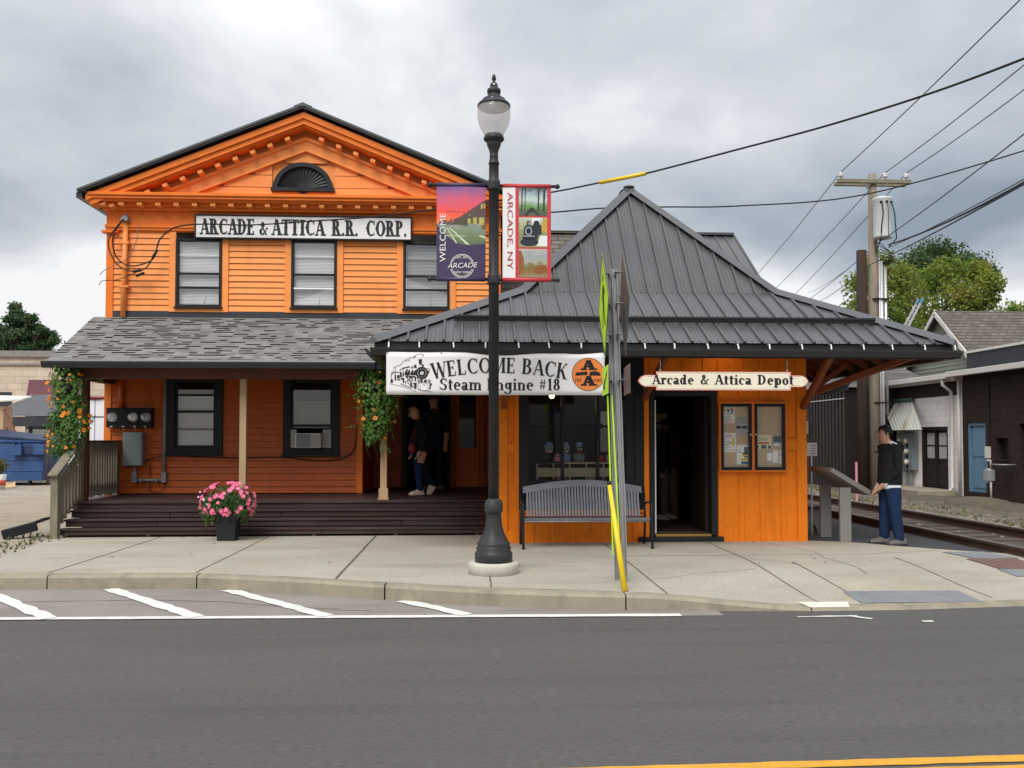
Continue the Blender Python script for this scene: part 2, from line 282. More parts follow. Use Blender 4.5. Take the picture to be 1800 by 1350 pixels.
 sneakerwhite=mat('white_sneaker', (0.66, 0.60, 0.52), 0.6, var=0.1, scale=30), darkcloth=mat('charcoal_shirt', (0.018, 0.019, 0.018), 0.9, var=0.2), bluetrouser=mat('dark_trousers', (0.012, 0.012, 0.014), 0.9, var=0.2),
 redbag=mat('dark_red_bag', (0.22, 0.015, 0.03), 0.5, var=0.2), eye=mat('dark_eye', (0.015, 0.012, 0.01), 0.3, var=0), lips=mat('lips', (0.30, 0.11, 0.09), 0.5, var=0),
 tan=mat('tan_trousers', (0.14, 0.10, 0.075), 0.85, var=0.15), shirtred=mat('muted_red_shirt', (0.06, 0.018, 0.016), 0.9, var=0.15),
 plushwhite=mat('white_plush', (0.62, 0.60, 0.57), 0.95, var=0.1, scale=40), plushblack=mat('black_plush', (0.02, 0.02, 0.022), 0.95, var=0.1), plushblue=mat('light_blue_cloth', (0.25, 0.36, 0.55), 0.9, var=0.1), plushpink=mat('pink_plush', (0.62, 0.26, 0.32), 0.95, var=0.1), plushgrey=mat('grey_plush', (0.26, 0.27, 0.28), 0.95, var=0.15), redcloth=mat('red_cloth', (0.45, 0.03, 0.03), 0.8, var=0.1),
 shelfwood=mat('pale_wood_shelf', (0.62, 0.53, 0.36), 0.6, var=0.1, scale=4),
 bark=mat('tree_bark', (0.07, 0.055, 0.042), 0.9, var=0.3, scale=4, bump=0.5),
 pinkpetal=mat('pink_petals', (0.80, 0.115, 0.27), 0.6, var=0.15, scale=30), pinkeye=mat('pale_pink_throat', (0.80, 0.48, 0.45), 0.6, var=0.1), palepetal=mat('pale_lilac_petals', (0.62, 0.58, 0.78), 0.6, var=0.1),
 orangepetal=mat('orange_petals', (0.88, 0.25, 0.015), 0.6, var=0.12, scale=30),
 leaf_vine=leafmat('vine_leaves', [(0.030, 0.075, 0.014), (0.075, 0.165, 0.028), (0.15, 0.26, 0.05)], 9.0, 0.3),
 leaf_pot=leafmat('petunia_leaves', [(0.03, 0.07, 0.02), (0.07, 0.14, 0.04), (0.12, 0.19, 0.07)], 14.0, 0.2),
 leaf_maple=leafmat('maple_leaves', [(0.065, 0.135, 0.02), (0.15, 0.235, 0.034), (0.24, 0.28, 0.045), (0.32, 0.21, 0.05)], 0.6, 0.4),
 leaf_dark=leafmat('dark_tree_leaves', [(0.030, 0.065, 0.020), (0.055, 0.105, 0.03), (0.085, 0.13, 0.045)], 0.8, 0.25),
 leaf_conifer=leafmat('spruce_needles', [(0.022, 0.060, 0.022), (0.045, 0.10, 0.035), (0.10, 0.12, 0.05)], 0.9, 0.2),
 leaf_weed=leafmat('weeds', [(0.06, 0.085, 0.02), (0.12, 0.14, 0.04), (0.17, 0.15, 0.06)], 4.0, 0.2),
 asphalt=mat('road_asphalt', (0.094, 0.089, 0.086), 0.88, streak=(.17, 2.6, (.10, 1.1, 1)), fleck=((.30, .29, .27), 90, .735, .7), var=0.12, scale=0.55, stretch=(0.25, 1, 1), bump=0.35, bscale=160, dirt=(0.083, 0.079, 0.076), dirt_amt=0.6, dirt_scale=1.3, fine=0.26, fscale=60, spec=0.3),
 asphalt_old=mat('worn_parking_asphalt', (0.255, 0.23, 0.21), 0.92, streak=(.25, 1.6, (.5, 1.6, 1)), fleck=((.10, .09, .08), 60, .70, .6), var=0.10, scale=0.9, bump=0.35, bscale=120, dirt=(0.17, 0.155, 0.145), dirt_amt=0.6, dirt_scale=1.0, fine=0.16, fscale=70, spec=0.3),
 asphalt_new=mat('dark_platform_asphalt', (0.058, 0.058, 0.062), 0.85, var=0.08, scale=1.5, bump=0.3, bscale=120, fine=0.12, fscale=70),
 concrete=mat('sidewalk_concrete', (0.385, 0.352, 0.29), 0.92, streak=(.22, 1.0, (.45, 1.5, 1)), fleck=((.16, .13, .10), 34, .735, .6), var=0.12, scale=1.3, bump=0.25, bscale=70, dirt=(0.325, 0.285, 0.215), dirt_amt=0.8, dirt_scale=0.75, fine=0.16, fscale=42, stretch=(0.75, 1, 1), spec=0.3),
 kerbstone=mat('kerb_concrete', (0.30, 0.262, 0.195), 0.92, streak=(.35, 3.0, (1.2, 1, .5)), fleck=((.12, .10, .08), 40, .70, .7), var=0.14, scale=2.2, bump=0.3, bscale=60, dirt=(0.17, 0.15, 0.115), dirt_amt=0.7, dirt_scale=2.0, fine=0.08, fscale=60),
 joint=mat('dirty_joint', (0.12, 0.10, 0.075), 0.95, var=0.3, scale=5),
 trackbed=mat('oily_track_bed', (0.085, 0.062, 0.048), 0.95, var=.35, scale=1.5, bump=1.0, bscale=26, fine=.5, fscale=26, fleck=((.34, .30, .25), 22, .66, .8), dirt=(.04, .03, .024), dirt_amt=.8, dirt_scale=.8),
 verge=mat('brown_earth_verge', (0.12, 0.095, 0.07), 0.95, var=.35, scale=1.0, bump=1.0, bscale=20, fine=.4, fscale=20, fleck=((.34, .30, .25), 14, .64, .8), dirt=(.10, .085, .035), dirt_amt=.7, dirt_scale=.6),
 gravel=mat('gravel_lot', (0.34, 0.295, 0.235), 0.95, var=0.15, scale=1.2, bump=1.0, bscale=40, fine=0.35, fscale=32, dirt=(0.20, 0.17, 0.13), dirt_amt=0.6, dirt_scale=1.0),
 ballast=mat('track_ballast', (0.23, 0.195, 0.16), 0.95, var=0.25, scale=1.0, bump=1.0, bscale=30, fine=0.5, fscale=26, dirt=(0.085, 0.062, 0.048), dirt_amt=0.9, dirt_scale=0.7),
 earth=mat('bare_earth', (0.10, 0.08, 0.06), 0.95, var=0.25, scale=0.6, bump=0.6, bscale=20, fine=0.25, fscale=18, dirt=(0.09, 0.10, 0.04), dirt_amt=0.5, dirt_scale=0.7),
 roadwhite=mat('white_road_paint', (0.68, 0.67, 0.64), 0.8, var=0.08, scale=4, dirt=(0.45, 0.43, 0.39), dirt_amt=0.55, dirt_scale=6, fine=0.08, fscale=70),
 roadyellow=mat('yellow_road_paint', (0.62, 0.31, 0.028), 0.8, var=0.10, scale=4, dirt=(0.33, 0.19, 0.05), dirt_amt=0.5, dirt_scale=5, fine=0.12, fscale=70),
 plate=mat('grey_tactile_panel', (0.195, 0.205, 0.215), 0.7, var=0.15, scale=3, dirt=(0.26, 0.25, 0.22), dirt_amt=0.5, dirt_scale=4), rustplate=mat('rusty_tactile_panel', (0.15, 0.085, 0.062), 0.75, var=0.2, scale=4),
)
M['shingle'] = panelmat('weathered_asphalt_shingles', (0.195, 0.19, 0.18), 0.34, 0.105, (0.05, 0.048, 0.045), 0.34, 0.9, 0.010, 0.42, 0.8, 'xz')
M['shingle_brown'] = panelmat('brown_asphalt_shingles', (0.13, 0.115, 0.10), 0.3, 0.13, (0.05, 0.045, 0.04), 0.2, 0.9, 0.014, 0.45, 0.5, 'xz')
M['shingle_side'] = panelmat('grey_brown_shingles', (0.165, 0.15, 0.14), 0.30, 0.11, (0.07, 0.06, 0.055), 0.2, 0.9, 0.012, 0.45, 0.5, 'yz')
M['palebrick'] = panelmat('pale_painted_block', (0.60, 0.50, 0.40), 0.62, 0.30, (0.42, 0.33, 0.25), 0.08, 0.9, 0.014, 0.5, 0.4, 'xz', (0.40, 0.30, 0.22), 0.5)
M['whiteblock'] = panelmat('white_painted_block', (0.86, 0.82, 0.80), 0.42, 0.21, (0.66, 0.61, 0.59), 0.05, 0.9, 0.010, 0.5, 0.5, 'yz', (0.50, 0.44, 0.42), 0.5)
M['brownblock'] = panelmat('dark_brown_block', (0.042, 0.030, 0.026), 0.42, 0.21, (0.030, 0.021, 0.018), 0.08, 0.85, 0.010, 0.5, 0.6, 'yz')
M['glass'] = glass('window_glass', refl=2.6, wav=0.02); M['glass_up'] = glass('upper_window_glass', refl=3.6, wav=0.06); M['glass_case'] = glass('case_glass', refl=0.8); M['glass_shop'] = glass('shop_window_glass', tint=(0.8, 0.8, 0.8), refl=0.55)
_g = bpy.data.materials.new('lamp_globe_acrylic'); _g.use_nodes = True; _t = _g.node_tree; _t.nodes.clear()
_o = _t.nodes.new('ShaderNodeOutputMaterial'); _a = _t.nodes.new('ShaderNodeBsdfTransparent'); _d2 = _t.nodes.new('ShaderNodeBsdfDiffuse'); _l = _t.nodes.new('ShaderNodeBsdfTranslucent'); _gl = _t.nodes.new('ShaderNodeBsdfGlossy')
_v = _t.nodes.new('ShaderNodeTexVoronoi'); _v.inputs['Scale'].default_value = 55; _tc = _t.nodes.new('ShaderNodeTexCoord'); _t.links.new(_tc.outputs['Object'], _v.inputs['Vector'])
_bn = _t.nodes.new('ShaderNodeBump'); _bn.inputs['Strength'].default_value = 0.18; _bn.inputs['Distance'].default_value = 0.01; _t.links.new(_v.outputs['Distance'], _bn.inputs['Height'])
_a.inputs[0].default_value = (.97, .97, .97, 1); _d2.inputs[0].default_value = (.92, .90, .89, 1); _l.inputs[0].default_value = (.95, .93, .92, 1); _gl.inputs['Roughness'].default_value = .12
for _n in (_d2, _l, _gl): _t.links.new(_bn.outputs[0], _n.inputs['Normal'])
_m = [_t.nodes.new('ShaderNodeMixShader') for _ in range(3)]
for _k, (_f, _p, _q) in enumerate(((.62, _d2, _l), (.52, _a, None), (.05, None, _gl))):
    _m[_k].inputs[0].default_value = _f; _t.links.new((_p or _m[_k - 1]).outputs[0], _m[_k].inputs[1]); _t.links.new((_q or _m[_k - 1]).outputs[0], _m[_k].inputs[2])
_t.links.new(_m[2].outputs[0], _o.inputs[0])
M['globe'] = _g
M['bulb'] = emis('warm_bulb', (1.0, 0.82, 0.55), 5.0)
M['ssoffit_lamp'] = emis('soffit_lamp_lens', (1.0, 0.72, 0.38), 6.0)

# ------------------------------------------------------------------ mesh helpers
class MB:
    def __init__(s): s.V = []; s.F = []; s.MI = []; s.SM = []; s.mi = 0; s.sm = False
    def face(s, pts):
        b = len(s.V); s.V += [tuple(p) for p in pts]; s.F.append(tuple(range(b, b + len(pts)))); s.MI.append(s.mi); s.SM.append(s.sm)
    def faces(s, V, F):
        b = len(s.V); s.V += [tuple(p) for p in V]
        for f in F: s.F.append(tuple(b + i for i in f)); s.MI.append(s.mi); s.SM.append(s.sm)
    def box(s, x0, y0, z0, x1, y1, z1):
        x0, x1 = min(x0, x1), max(x0, x1); y0, y1 = min(y0, y1), max(y0, y1); z0, z1 = min(z0, z1), max(z0, z1)
        s.faces([(x0, y0, z0), (x1, y0, z0), (x1, y1, z0), (x0, y1, z0), (x0, y0, z1), (x1, y0, z1), (x1, y1, z1), (x0, y1, z1)],
                [(0, 3, 2, 1), (4, 5, 6, 7), (0, 1, 5, 4), (1, 2, 6, 5), (2, 3, 7, 6), (3, 0, 4, 7)])
    def bar(s, p, q, w, h, up=(0, 0, 1)):
        p = Vector(p); q = Vector(q); d = (q - p).normalized(); u = Vector(up); r = d.cross(u)
        if r.length < 1e-4: r = d.cross(Vector((0, 1, 0)))
        r.normalize(); u = r.cross(d)
        V = [c + r * (a * w / 2) + u * (b * h / 2) for c in (p, q) for a, b in ((-1, -1), (1, -1), (1, 1), (-1, 1))]
        s.faces(V, [(0, 1, 2, 3), (7, 6, 5, 4), (0, 4, 5, 1), (1, 5, 6, 2), (2, 6, 7, 3), (3, 7, 4, 0)])
    def slab(s, pts, vec):
        n = len(pts); v = Vector(vec); V = [Vector(p) for p in pts]; W = [p + v for p in V]
        s.faces(V + W, [tuple(range(n)), tuple(range(2 * n - 1, n - 1, -1))] + [(i, i + n, (i + 1) % n + n, (i + 1) % n) for i in range(n)])
    def tube(s, pts, r, n=8, cap=True):
        pts = [Vector(p) for p in pts]; k = len(pts); rs = r if isinstance(r, (list, tuple)) else [r] * k
        V = []; F = []; prev = None
        for i, p in enumerate(pts):
            d = (pts[min(i + 1, k - 1)] - pts[max(i - 1, 0)]).normalized()
            if prev is None:
                a = Vector((0, 0, 1)) if abs(d.z) < .9 else Vector((1, 0, 0)); u = d.cross(a).normalized()
            else:
                u = (prev - d * prev.dot(d)); u = u.normalized() if u.length > 1e-6 else d.orthogonal().normalized()
            prev = u; w = d.cross(u)
            V += [p + (u * math.cos(2 * math.pi * j / n) + w * math.sin(2 * math.pi * j / n)) * rs[i] for j in range(n)]
        for i in range(k - 1):
            for j in range(n):
                F.append((i * n + j, i * n + (j + 1) % n, (i + 1) * n + (j + 1) % n, (i + 1) * n + j))
        if cap: F += [tuple(range(n - 1, -1, -1)), tuple((k - 1) * n + j for j in range(n))]
        o = s.sm; s.sm = True; s.faces(V, F); s.sm = o
    def lathe(s, prof, c, n=24, flute=None, axis='z'):
        V = []; F = []; c = Vector(c)
        for i, (r, z) in enumerate(prof):
            fl = flute[i] if flute else 0
            for j in range(n):
                a = 2 * math.pi * j / n; rr = r * (1 - fl * (j % 2))
                p = Vector((rr * math.cos(a), rr * math.sin(a), z))
                if axis == 'y': p = Vector((p.x, p.z, p.y))
                if axis == 'x': p = Vector((p.z, p.y, p.x))
                V.append(c + p)
        k = len(prof)
        for i in range(k - 1):
            for j in range(n): F.append((i * n + j, i * n + (j + 1) % n, (i + 1) * n + (j + 1) % n, (i + 1) * n + j))
        F += [tuple(range(n - 1, -1, -1)), tuple((k - 1) * n + j for j in range(n))]
        o = s.sm; s.sm = True; s.faces(V, F); s.sm = o
    def ball(s, c, r, n=12, m=8):
        rx, ry, rz = r if isinstance(r, (tuple, list)) else (r, r, r); c = Vector(c); V = [c + Vector((0, 0, -rz))]; F = []
        for i in range(1, m):
            t = -math.pi / 2 + math.pi * i / m
            V += [c + Vector((rx * math.cos(t) * math.cos(2 * math.pi * j / n), ry * math.cos(t) * math.sin(2 * math.pi * j / n), rz * math.sin(t))) for j in range(n)]
        V.append(c + Vector((0, 0, rz))); top = len(V) - 1
        for j in range(n): F.append((0, 1 + (j + 1) % n, 1 + j)); F.append((top, 1 + (m - 2) * n + j, 1 + (m - 2) * n + (j + 1) % n))
        for i in range(m - 2):
            for j in range(n): F.append((1 + i * n + j, 1 + i * n + (j + 1) % n, 1 + (i + 1) * n + (j + 1) % n, 1 + (i + 1) * n + j))
        o = s.sm; s.sm = True; s.faces(V, F); s.sm = o
    def disc(s, c, r, nrm=(0, -1, 0), n=24, r0=0.0):
        c = Vector(c); N = Vector(nrm).normalized(); u = N.orthogonal().normalized(); w = N.cross(u)
        P = lambda rad, a: c + (u * math.cos(a) + w * math.sin(a)) * rad
        if r0 <= 0: s.face([P(r, 2 * math.pi * j / n) for j in range(n)])
        else:
            for j in range(n):
                a, b = 2 * math.pi * j / n, 2 * math.pi * (j + 1) / n; s.face([P(r0, a), P(r, a), P(r, b), P(r0, b)])
    def islands(s, name, mats, parent, bevel=0.0):
        """one object for each separate shape"""
        par = list(range(len(s.V)))
        def root(i):
            while par[i] != i: par[i] = par[par[i]]; i = par[i]
            return i
        for f in s.F:
            for i in f[1:]: par[root(i)] = root(f[0])
        for r_ in sorted({root(f[0]) for f in s.F}):
            q = MB(); ids = [i for i in range(len(s.V)) if root(i) == r_]; mp_ = {i: k for k, i in enumerate(ids)}; q.V = [s.V[i] for i in ids]
            for f, a, c in zip(s.F, s.MI, s.SM):
                if root(f[0]) == r_: q.F.append(tuple(mp_[i] for i in f)); q.MI.append(a); q.SM.append(c)
            q.build(name, mats, parent, bevel)
    def build(s, name, mats, parent=None, bevel=0.0, seg=1):
        if not isinstance(mats, (list, tuple)): mats = [mats]
        me = bpy.data.meshes.new(name)
        off = Vector((0, 0, 0)); q = parent
        while q is not None: off += q.location; q = q.parent
        me.from_pydata([(v[0] - off.x, v[1] - off.y, v[2] - off.z) for v in s.V], [], s.F)
        for m_ in mats: me.materials.append(M[m_] if isinstance(m_, str) else m_)
        me.polygons.foreach_set('material_index', s.MI); me.polygons.foreach_set('use_smooth', s.SM); me.update()
        o = bpy.data.objects.new(name, me); COL.objects.link(o)
        if parent is not None: o.parent = parent
        if bevel:
            b = o.modifiers.new('bevel', 'BEVEL'); b.width = bevel; b.segments = seg; b.limit_method = 'ANGLE'; b.angle_limit = R(40)
        return o
def tag(o, label=None, cat=None, group=None, kind=None):
    if label: o['label'] = label
    if cat: o['category'] = cat
    if group: o['group'] = group
    if kind: o['kind'] = kind
    return o
def thing(name, label, cat, loc=(0, 0, 0), group=None):
    o = bpy.data.objects.new(name, None); COL.objects.link(o); o.location = loc; o.empty_display_size = 0.2
    return tag(o, label, cat, group)
def struct(o): o['kind'] = 'structure'; return o
def one(name, mats, label, cat, loc, fn, group=None, bevel=0):
    """a thing that is one mesh; fn fills the builder in world metres, the origin goes to its base"""
    b = MB(); fn(b); b.V = [(v[0] - loc[0], v[1] - loc[1], v[2] - loc[2]) for v in b.V]
    o = b.build(name, mats, None, bevel); o.location = loc
    return tag(o, label, cat, group)
def subtract(a, b, holes):
    """interval [a,b] minus holes"""
    r = [(a, b)]
    for h0, h1 in holes:
        n = []
        for x0, x1 in r:
            if h1 <= x0 or h0 >= x1: n.append((x0, x1)); continue
            if h0 > x0: n.append((x0, h0))
            if h1 < x1: n.append((h1, x1))
        r = n
    return [q for q in r if q[1] - q[0] > 0.01]
def clap(mb, x0, x1, z0, z1, Y, pitch, openings, lip=0.016, rake=None):
    """lapped boards on the plane Y (face towards -Y); openings = (x0,x1,z0,z1)"""
    n = max(1, round((z1 - z0) / pitch)); p = (z1 - z0) / n
    for i in range(n):
        a, b = z0 + i * p, z0 + (i + 1) * p
        xa, xb = (x0, x1) if rake is None else rake((a + b) / 2)
        if xb <= xa: continue
        cuts = [(o[0], o[1]) for o in openings if o[2] < b - p * .3 and o[3] > a + p * .3]
        for u, v in subtract(xa, xb, cuts):
            w = random.uniform(-.0015, .0015)
            mb.face([(u, Y - lip + w, a), (v, Y - lip + w, a), (v, Y, b), (u, Y, b)])
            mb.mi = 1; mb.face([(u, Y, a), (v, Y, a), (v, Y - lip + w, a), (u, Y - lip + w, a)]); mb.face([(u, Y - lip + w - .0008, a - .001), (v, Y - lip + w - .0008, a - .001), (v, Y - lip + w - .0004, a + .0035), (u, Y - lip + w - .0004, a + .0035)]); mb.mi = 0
def frame_boxes(mb, x0, x1, z0, z1, w, ya, yb, wb=None):
    wb = wb or w
    mb.box(x0, ya, z0, x0 + w, yb, z1); mb.box(x1 - w, ya, z0, x1, yb, z1)
    mb.box(x0 + w, ya, z0, x1 - w, yb, z0 + wb); mb.box(x0 + w, ya, z1 - w, x1 - w, yb, z1)
# ------------------------------------------------------------------ lettering: a small serif alphabet drawn as strokes
def glyph(ch, T, t, sf, spur):
    """strokes of one letter at cap height 1: ('P', pts) polygon or ('C', cx,cy,rx,ry,a0,a1,T,t) ring arc; returns (strokes, advance)"""
    S = []
    def L(x0, y0, x1, y1, w): S.append(('P', [(x0 - w / 2, y0), (x0 + w / 2, y0), (x1 + w / 2, y1), (x1 - w / 2, y1)]))
    def H(x0, x1, y, h=None):
        h = h or t; S.append(('P', [(x0, y - h / 2), (x1, y - h / 2), (x1, y + h / 2), (x0, y + h / 2)]))
    def serif(x, y, w=None, top=False):
        w = (w or T) / 2 + sf; H(x - w, x + w, y - t / 2 if top else y + t / 2)
    def V(x, y0=0, y1=1, w=None, b=True, tp=True):
        w = w or T; L(x, y0, x, y1, w)
        if b: serif(x, y0, w)
        if tp: serif(x, y1, w, True)
        if spur and y1 - y0 > .8: S.append(('P', [(x - w / 2 - spur, (y0 + y1) / 2), (x, (y0 + y1) / 2 - .09), (x + w / 2 + spur, (y0 + y1) / 2), (x, (y0 + y1) / 2 + .09)]))
    def halfV(x, y1=.66, y0=0, b=True, flag=True):
        L(x, y0, x, y1, T)
        if b: serif(x, y0)
        if flag: H(x - T / 2 - sf, x, y1 - t / 2)
    def C(cx, cy, rx, ry, a0=0, a1=360, T_=None, t_=None): S.append(('C', cx, cy, rx, ry, a0, a1, T_ or T, t_ or t))
    k = T / 2
    if ch == ' ': return S, .42
    if ch == 'I': V(.14 + k); return S, .28 + T
    if ch in 'EL':
        V(.2); H(.2, .64, t / 2); L(.62, 0, .62, .26, t)
        if ch == 'E': H(.2, .62, 1 - t / 2); L(.60, .76, .60, 1, t); H(.2, .48, .53); L(.48, .42, .48, .64, t)
        return S, .76
    if ch == 'T': V(.39, tp=False); H(.04, .74, 1 - t / 2); L(.06, .74, .06, 1, t); L(.72, .74, .72, 1, t); return S, .80
    if ch == 'D':
        V(.2); C(.34, .5, .46, .5, -90, 90); H(.2, .35, t / 2); H(.2, .35, 1 - t / 2)
        if spur: S.append(('P', [(.8, .41), (.8 + spur, .5), (.8, .59)]))
        return S, .9
    if ch in 'PRB':
        V(.2); C(.36, .75, .31, .25, -90, 90); H(.2, .37, 1 - t / 2); H(.2, .37, .5 + t / 2)
        if ch == 'R': L(.44, .52, .68, 0, T); serif(.68, 0); return S, .88
        if ch == 'B': C(.38, .27, .36, .27, -90, 90); H(.2, .39, t / 2); return S, .82
        return S, .76
    if ch == 'C':
        C(.46, .5, .42, .5, 52, 308); L(.74, .70, .74, .97, t); L(.74, .06, .74, .24, t * .8)
        if spur: S.append(('P', [(.05, .41), (.04 - spur, .5), (.05, .59)]))
        return S, .86
    if ch == 'O':
        C(.48, .5, .44, .5)
        if spur:
            S.append(('P', [(.05, .41), (.04 - spur, .5), (.05, .59)])); S.append(('P', [(.91, .41), (.92 + spur, .5), (.91, .59)]))
        return S, .96
    if ch == 'M': V(.15, w=t * 1.1); V(.9, w=T); L(.2, .98, .5, .05, T); L(.5, .05, .85, .98, t); return S, 1.08
    if ch == 'W':
        L(.1, 1, .34, 0, T); L(.34, 0, .56, .96, t); L(.56, .96, .8, 0, T); L(.8, 0, 1.02, 1, t); serif(.1, 1, T, True); serif(.56, 1, t, True); serif(1.02, 1, t, True); return S, 1.1
    if ch == 'K': V(.2); L(.28, .42, .66, 1, t * 1.2); L(.4, .56, .72, 0, T); serif(.66, 1, t, True); serif(.72, 0); return S, .86
    if ch == 'S': C(.36, .74, .29, .26, 35, 270); C(.37, .27, .31, .27, -145, 90); L(.62, .72, .62, .95, t); L(.08, .05, .08, .28, t); return S, .74
    if ch == 'A':
        L(.14, 0, .42, 1, t * 1.15); L(.44, 1, .76, 0, T); H(.2, .68, .34); serif(.14, 0, t * 1.1); serif(.76, 0)
        if spur: H(.3, .56, 1 - t / 2)
        return S, .90
    if ch == '&':
        C(.38, .77, .2, .23); C(.34, .26, .31, .27, 70, 340); S.append(('P', [(.2, .68), (.36, .68), (.86, 0), (.68, 0)])); L(.62, .18, .78, .5, t); H(.68, .92, .5); return S, .95
    if ch == '.': C(.15, .1, .11, .11, 0, 360, .105, .105); return S, .34
    if ch == ',': C(.15, .1, .11, .11, 0, 360, .105, .105); L(.12, -.2, .22, .06, .08); return S, .34
    if ch == '#': L(.2, .08, .3, .92, t); L(.44, .08, .54, .92, t); H(.1, .62, .36); H(.12, .64, .64); return S, .72
    if ch == '1': V(.3, tp=False); L(.12, .78, .3, 1, t); return S, .56
    if ch == '8': C(.33, .74, .24, .26); C(.33, .27, .29, .27); return S, .68
    if ch == 'a': L(.46, .0, .46, .5, T); H(.46, .66, t / 2); C(.3, .46, .16 + k, .21, 0, 160); C(.27, .19, .23, .20); return S, .68
    if ch == 'c': C(.34, .33, .30, .35, 50, 310); L(.53, .42, .53, .60, t * 1.2); return S, .62
    if ch == 'd': C(.32, .33, .28, .35); halfV(.54, 1, b=False); H(.54, .74, t / 2); return S, .80
    if ch == 'e': C(.34, .33, .30, .35, 0, 312); H(.08, .62, .36); return S, .68
    if ch == 'g': C(.32, .38, .27, .28); halfV(.54, .66, -.1, b=False, flag=False); H(.54, .68, .66 - t / 2); C(.30, -.1, .24 + k, .22, 180, 360); return S, .74
    if ch == 'i': halfV(.2); C(.2, .88, .10, .10, 0, 360, .095, .095); return S, .40
    if ch in 'nm':
        halfV(.2); C(.40, .38, .20 + k, .28, 0, 150); L(.58 + k - k, 0, .58, .4, T); serif(.58, 0)
        if ch == 'm': C(.78, .38, .20 + k, .28, 0, 150); L(.96, 0, .96, .4, T); serif(.96, 0); return S, 1.18
        return S, .80
    if ch == 'o': C(.34, .33, .31, .35); return S, .68
    if ch == 'p': C(.44, .33, .28, .35); halfV(.2, .66, -.3); return S, .78
    if ch == 'r': halfV(.2); C(.42, .36, .22, .31, 40, 160); C(.52, .56, .09, .09, 0, 360, .085, .085); return S, .60
    if ch == 't': L(.22, .1, .22, .88, T); H(.04, .46, .64); C(.34, .14, .12 + k, .15, 180, 300); return S, .50
    return S, .5
def serif_text(mb, text, x0, x1, zbase, H, Y, T=.19, t=.07, sf=.07, spur=0, warp=None, track=0.0, proud=0.0, nrm=-1):
    """fits the text between x0 and x1 on the plane Y, cap height H; strokes are layered 0.15 mm apart"""
    items = [glyph(c, T, t, sf, spur) for c in text]
    tot = sum(a + track for _, a in items) - track; sx = (x1 - x0) / tot; cur = 0; k = 0
    def put(pts):
        nonlocal k
        y = Y + nrm * (proud + 0.00015 * (k % 14)); k += 1
        P = []
        for u, v in pts:
            X, Z = x0 + (cur + u) * sx, zbase + v * H
            if warp: X, Z = warp(X, Z)
            P.append((X, y, Z))
        mb.face(P)
    for S, a in items:
        for s in S:
            if s[0] == 'P': put(s[1])
            else:
                _, cx, cy, rx, ry, a0, a1, TT, tt = s; n = max(6, int((a1 - a0) / 15)); TT = min(TT, rx * .96); tt = min(tt, ry * .96)
                for i in range(n):
                    b, c = R(a0 + (a1 - a0) * i / n), R(a0 + (a1 - a0) * (i + 1) / n); k -= 1 if i else 0
                    put([(cx + rx * math.cos(b), cy + ry * math.sin(b)), (cx + rx * math.cos(c), cy + ry * math.sin(c)),
                         (cx + (rx - TT) * math.cos(c), cy + (ry - tt) * math.sin(c)), (cx + (rx - TT) * math.cos(b), cy + (ry - tt) * math.sin(b))])
        cur += a + track
def sans_mesh(text, size=1.0, shear=0.0, space=1.0):
    c = bpy.data.curves.new('lettering', 'FONT'); c.body = text; c.size = size; c.shear = shear; c.space_character = space; c.resolution_u = 3
    o = bpy.data.objects.new('lettering', c); COL.objects.link(o)
    me = bpy.data.meshes.new_from_object(o.evaluated_get(bpy.context.evaluated_depsgraph_get()))
    V = [tuple(v.co) for v in me.vertices]; F = [tuple(p.vertices) for p in me.polygons]
    bpy.data.objects.remove(o); bpy.data.curves.remove(c); bpy.data.meshes.remove(me)
    xs = [v[0] for v in V]; ys = [v[1] for v in V]; x0, y0 = min(xs), min(ys); w, h = max(xs) - x0, max(ys) - y0
    return [((v[0] - x0) / w, (v[1] - y0) / h) for v in V], F
def sans(mb, text, org, xd, zd, shear=0.0, space=1.0):
    """plain lettering stretched to fill the parallelogram org + xd + zd"""
    V, F = sans_mesh(text, 1.0, shear, space); o, a, b = Vector(org), Vector(xd), Vector(zd)
    mb.faces([o + a * u + b * v for u, v in V], F)

# ------------------------------------------------------------------ foliage
def leaf(mb, p, s, asp=1.0):
    d = Vector((random.gauss(0, 1), random.gauss(0, 1), random.gauss(0, .7))).normalized(); u = d.orthogonal().normalized()
    u = Matrix.Rotation(random.uniform(0, 6.28), 3, d) @ u; w = d.cross(u) * asp; p = Vector(p)
    mb.face([p - u * s, p + w * s * .55 + d * s * .12, p + u * s, p - w * s * .55 + d * s * .12])
def crown(mb, clumps, per, size, fill=.55, flat=1.0):
    """clumps: (x,y,z,rx,ry,rz); leaves scattered through each clump, denser to its skin, in small twigs"""
    for (x, y, z, rx, ry, rz) in clumps:
        for _ in range(per):
            v = Vector((random.gauss(0, 1), random.gauss(0, 1), random.gauss(0, 1))).normalized() * (random.random() ** fill * random.uniform(.85, 1.12))
            c = Vector((x + v.x * rx, y + v.y * ry, z + v.z * rz * flat))
            for _ in range(3): leaf(mb, c + Vector((random.gauss(0, size), random.gauss(0, size), random.gauss(0, size))), size * random.uniform(.7, 1.25))
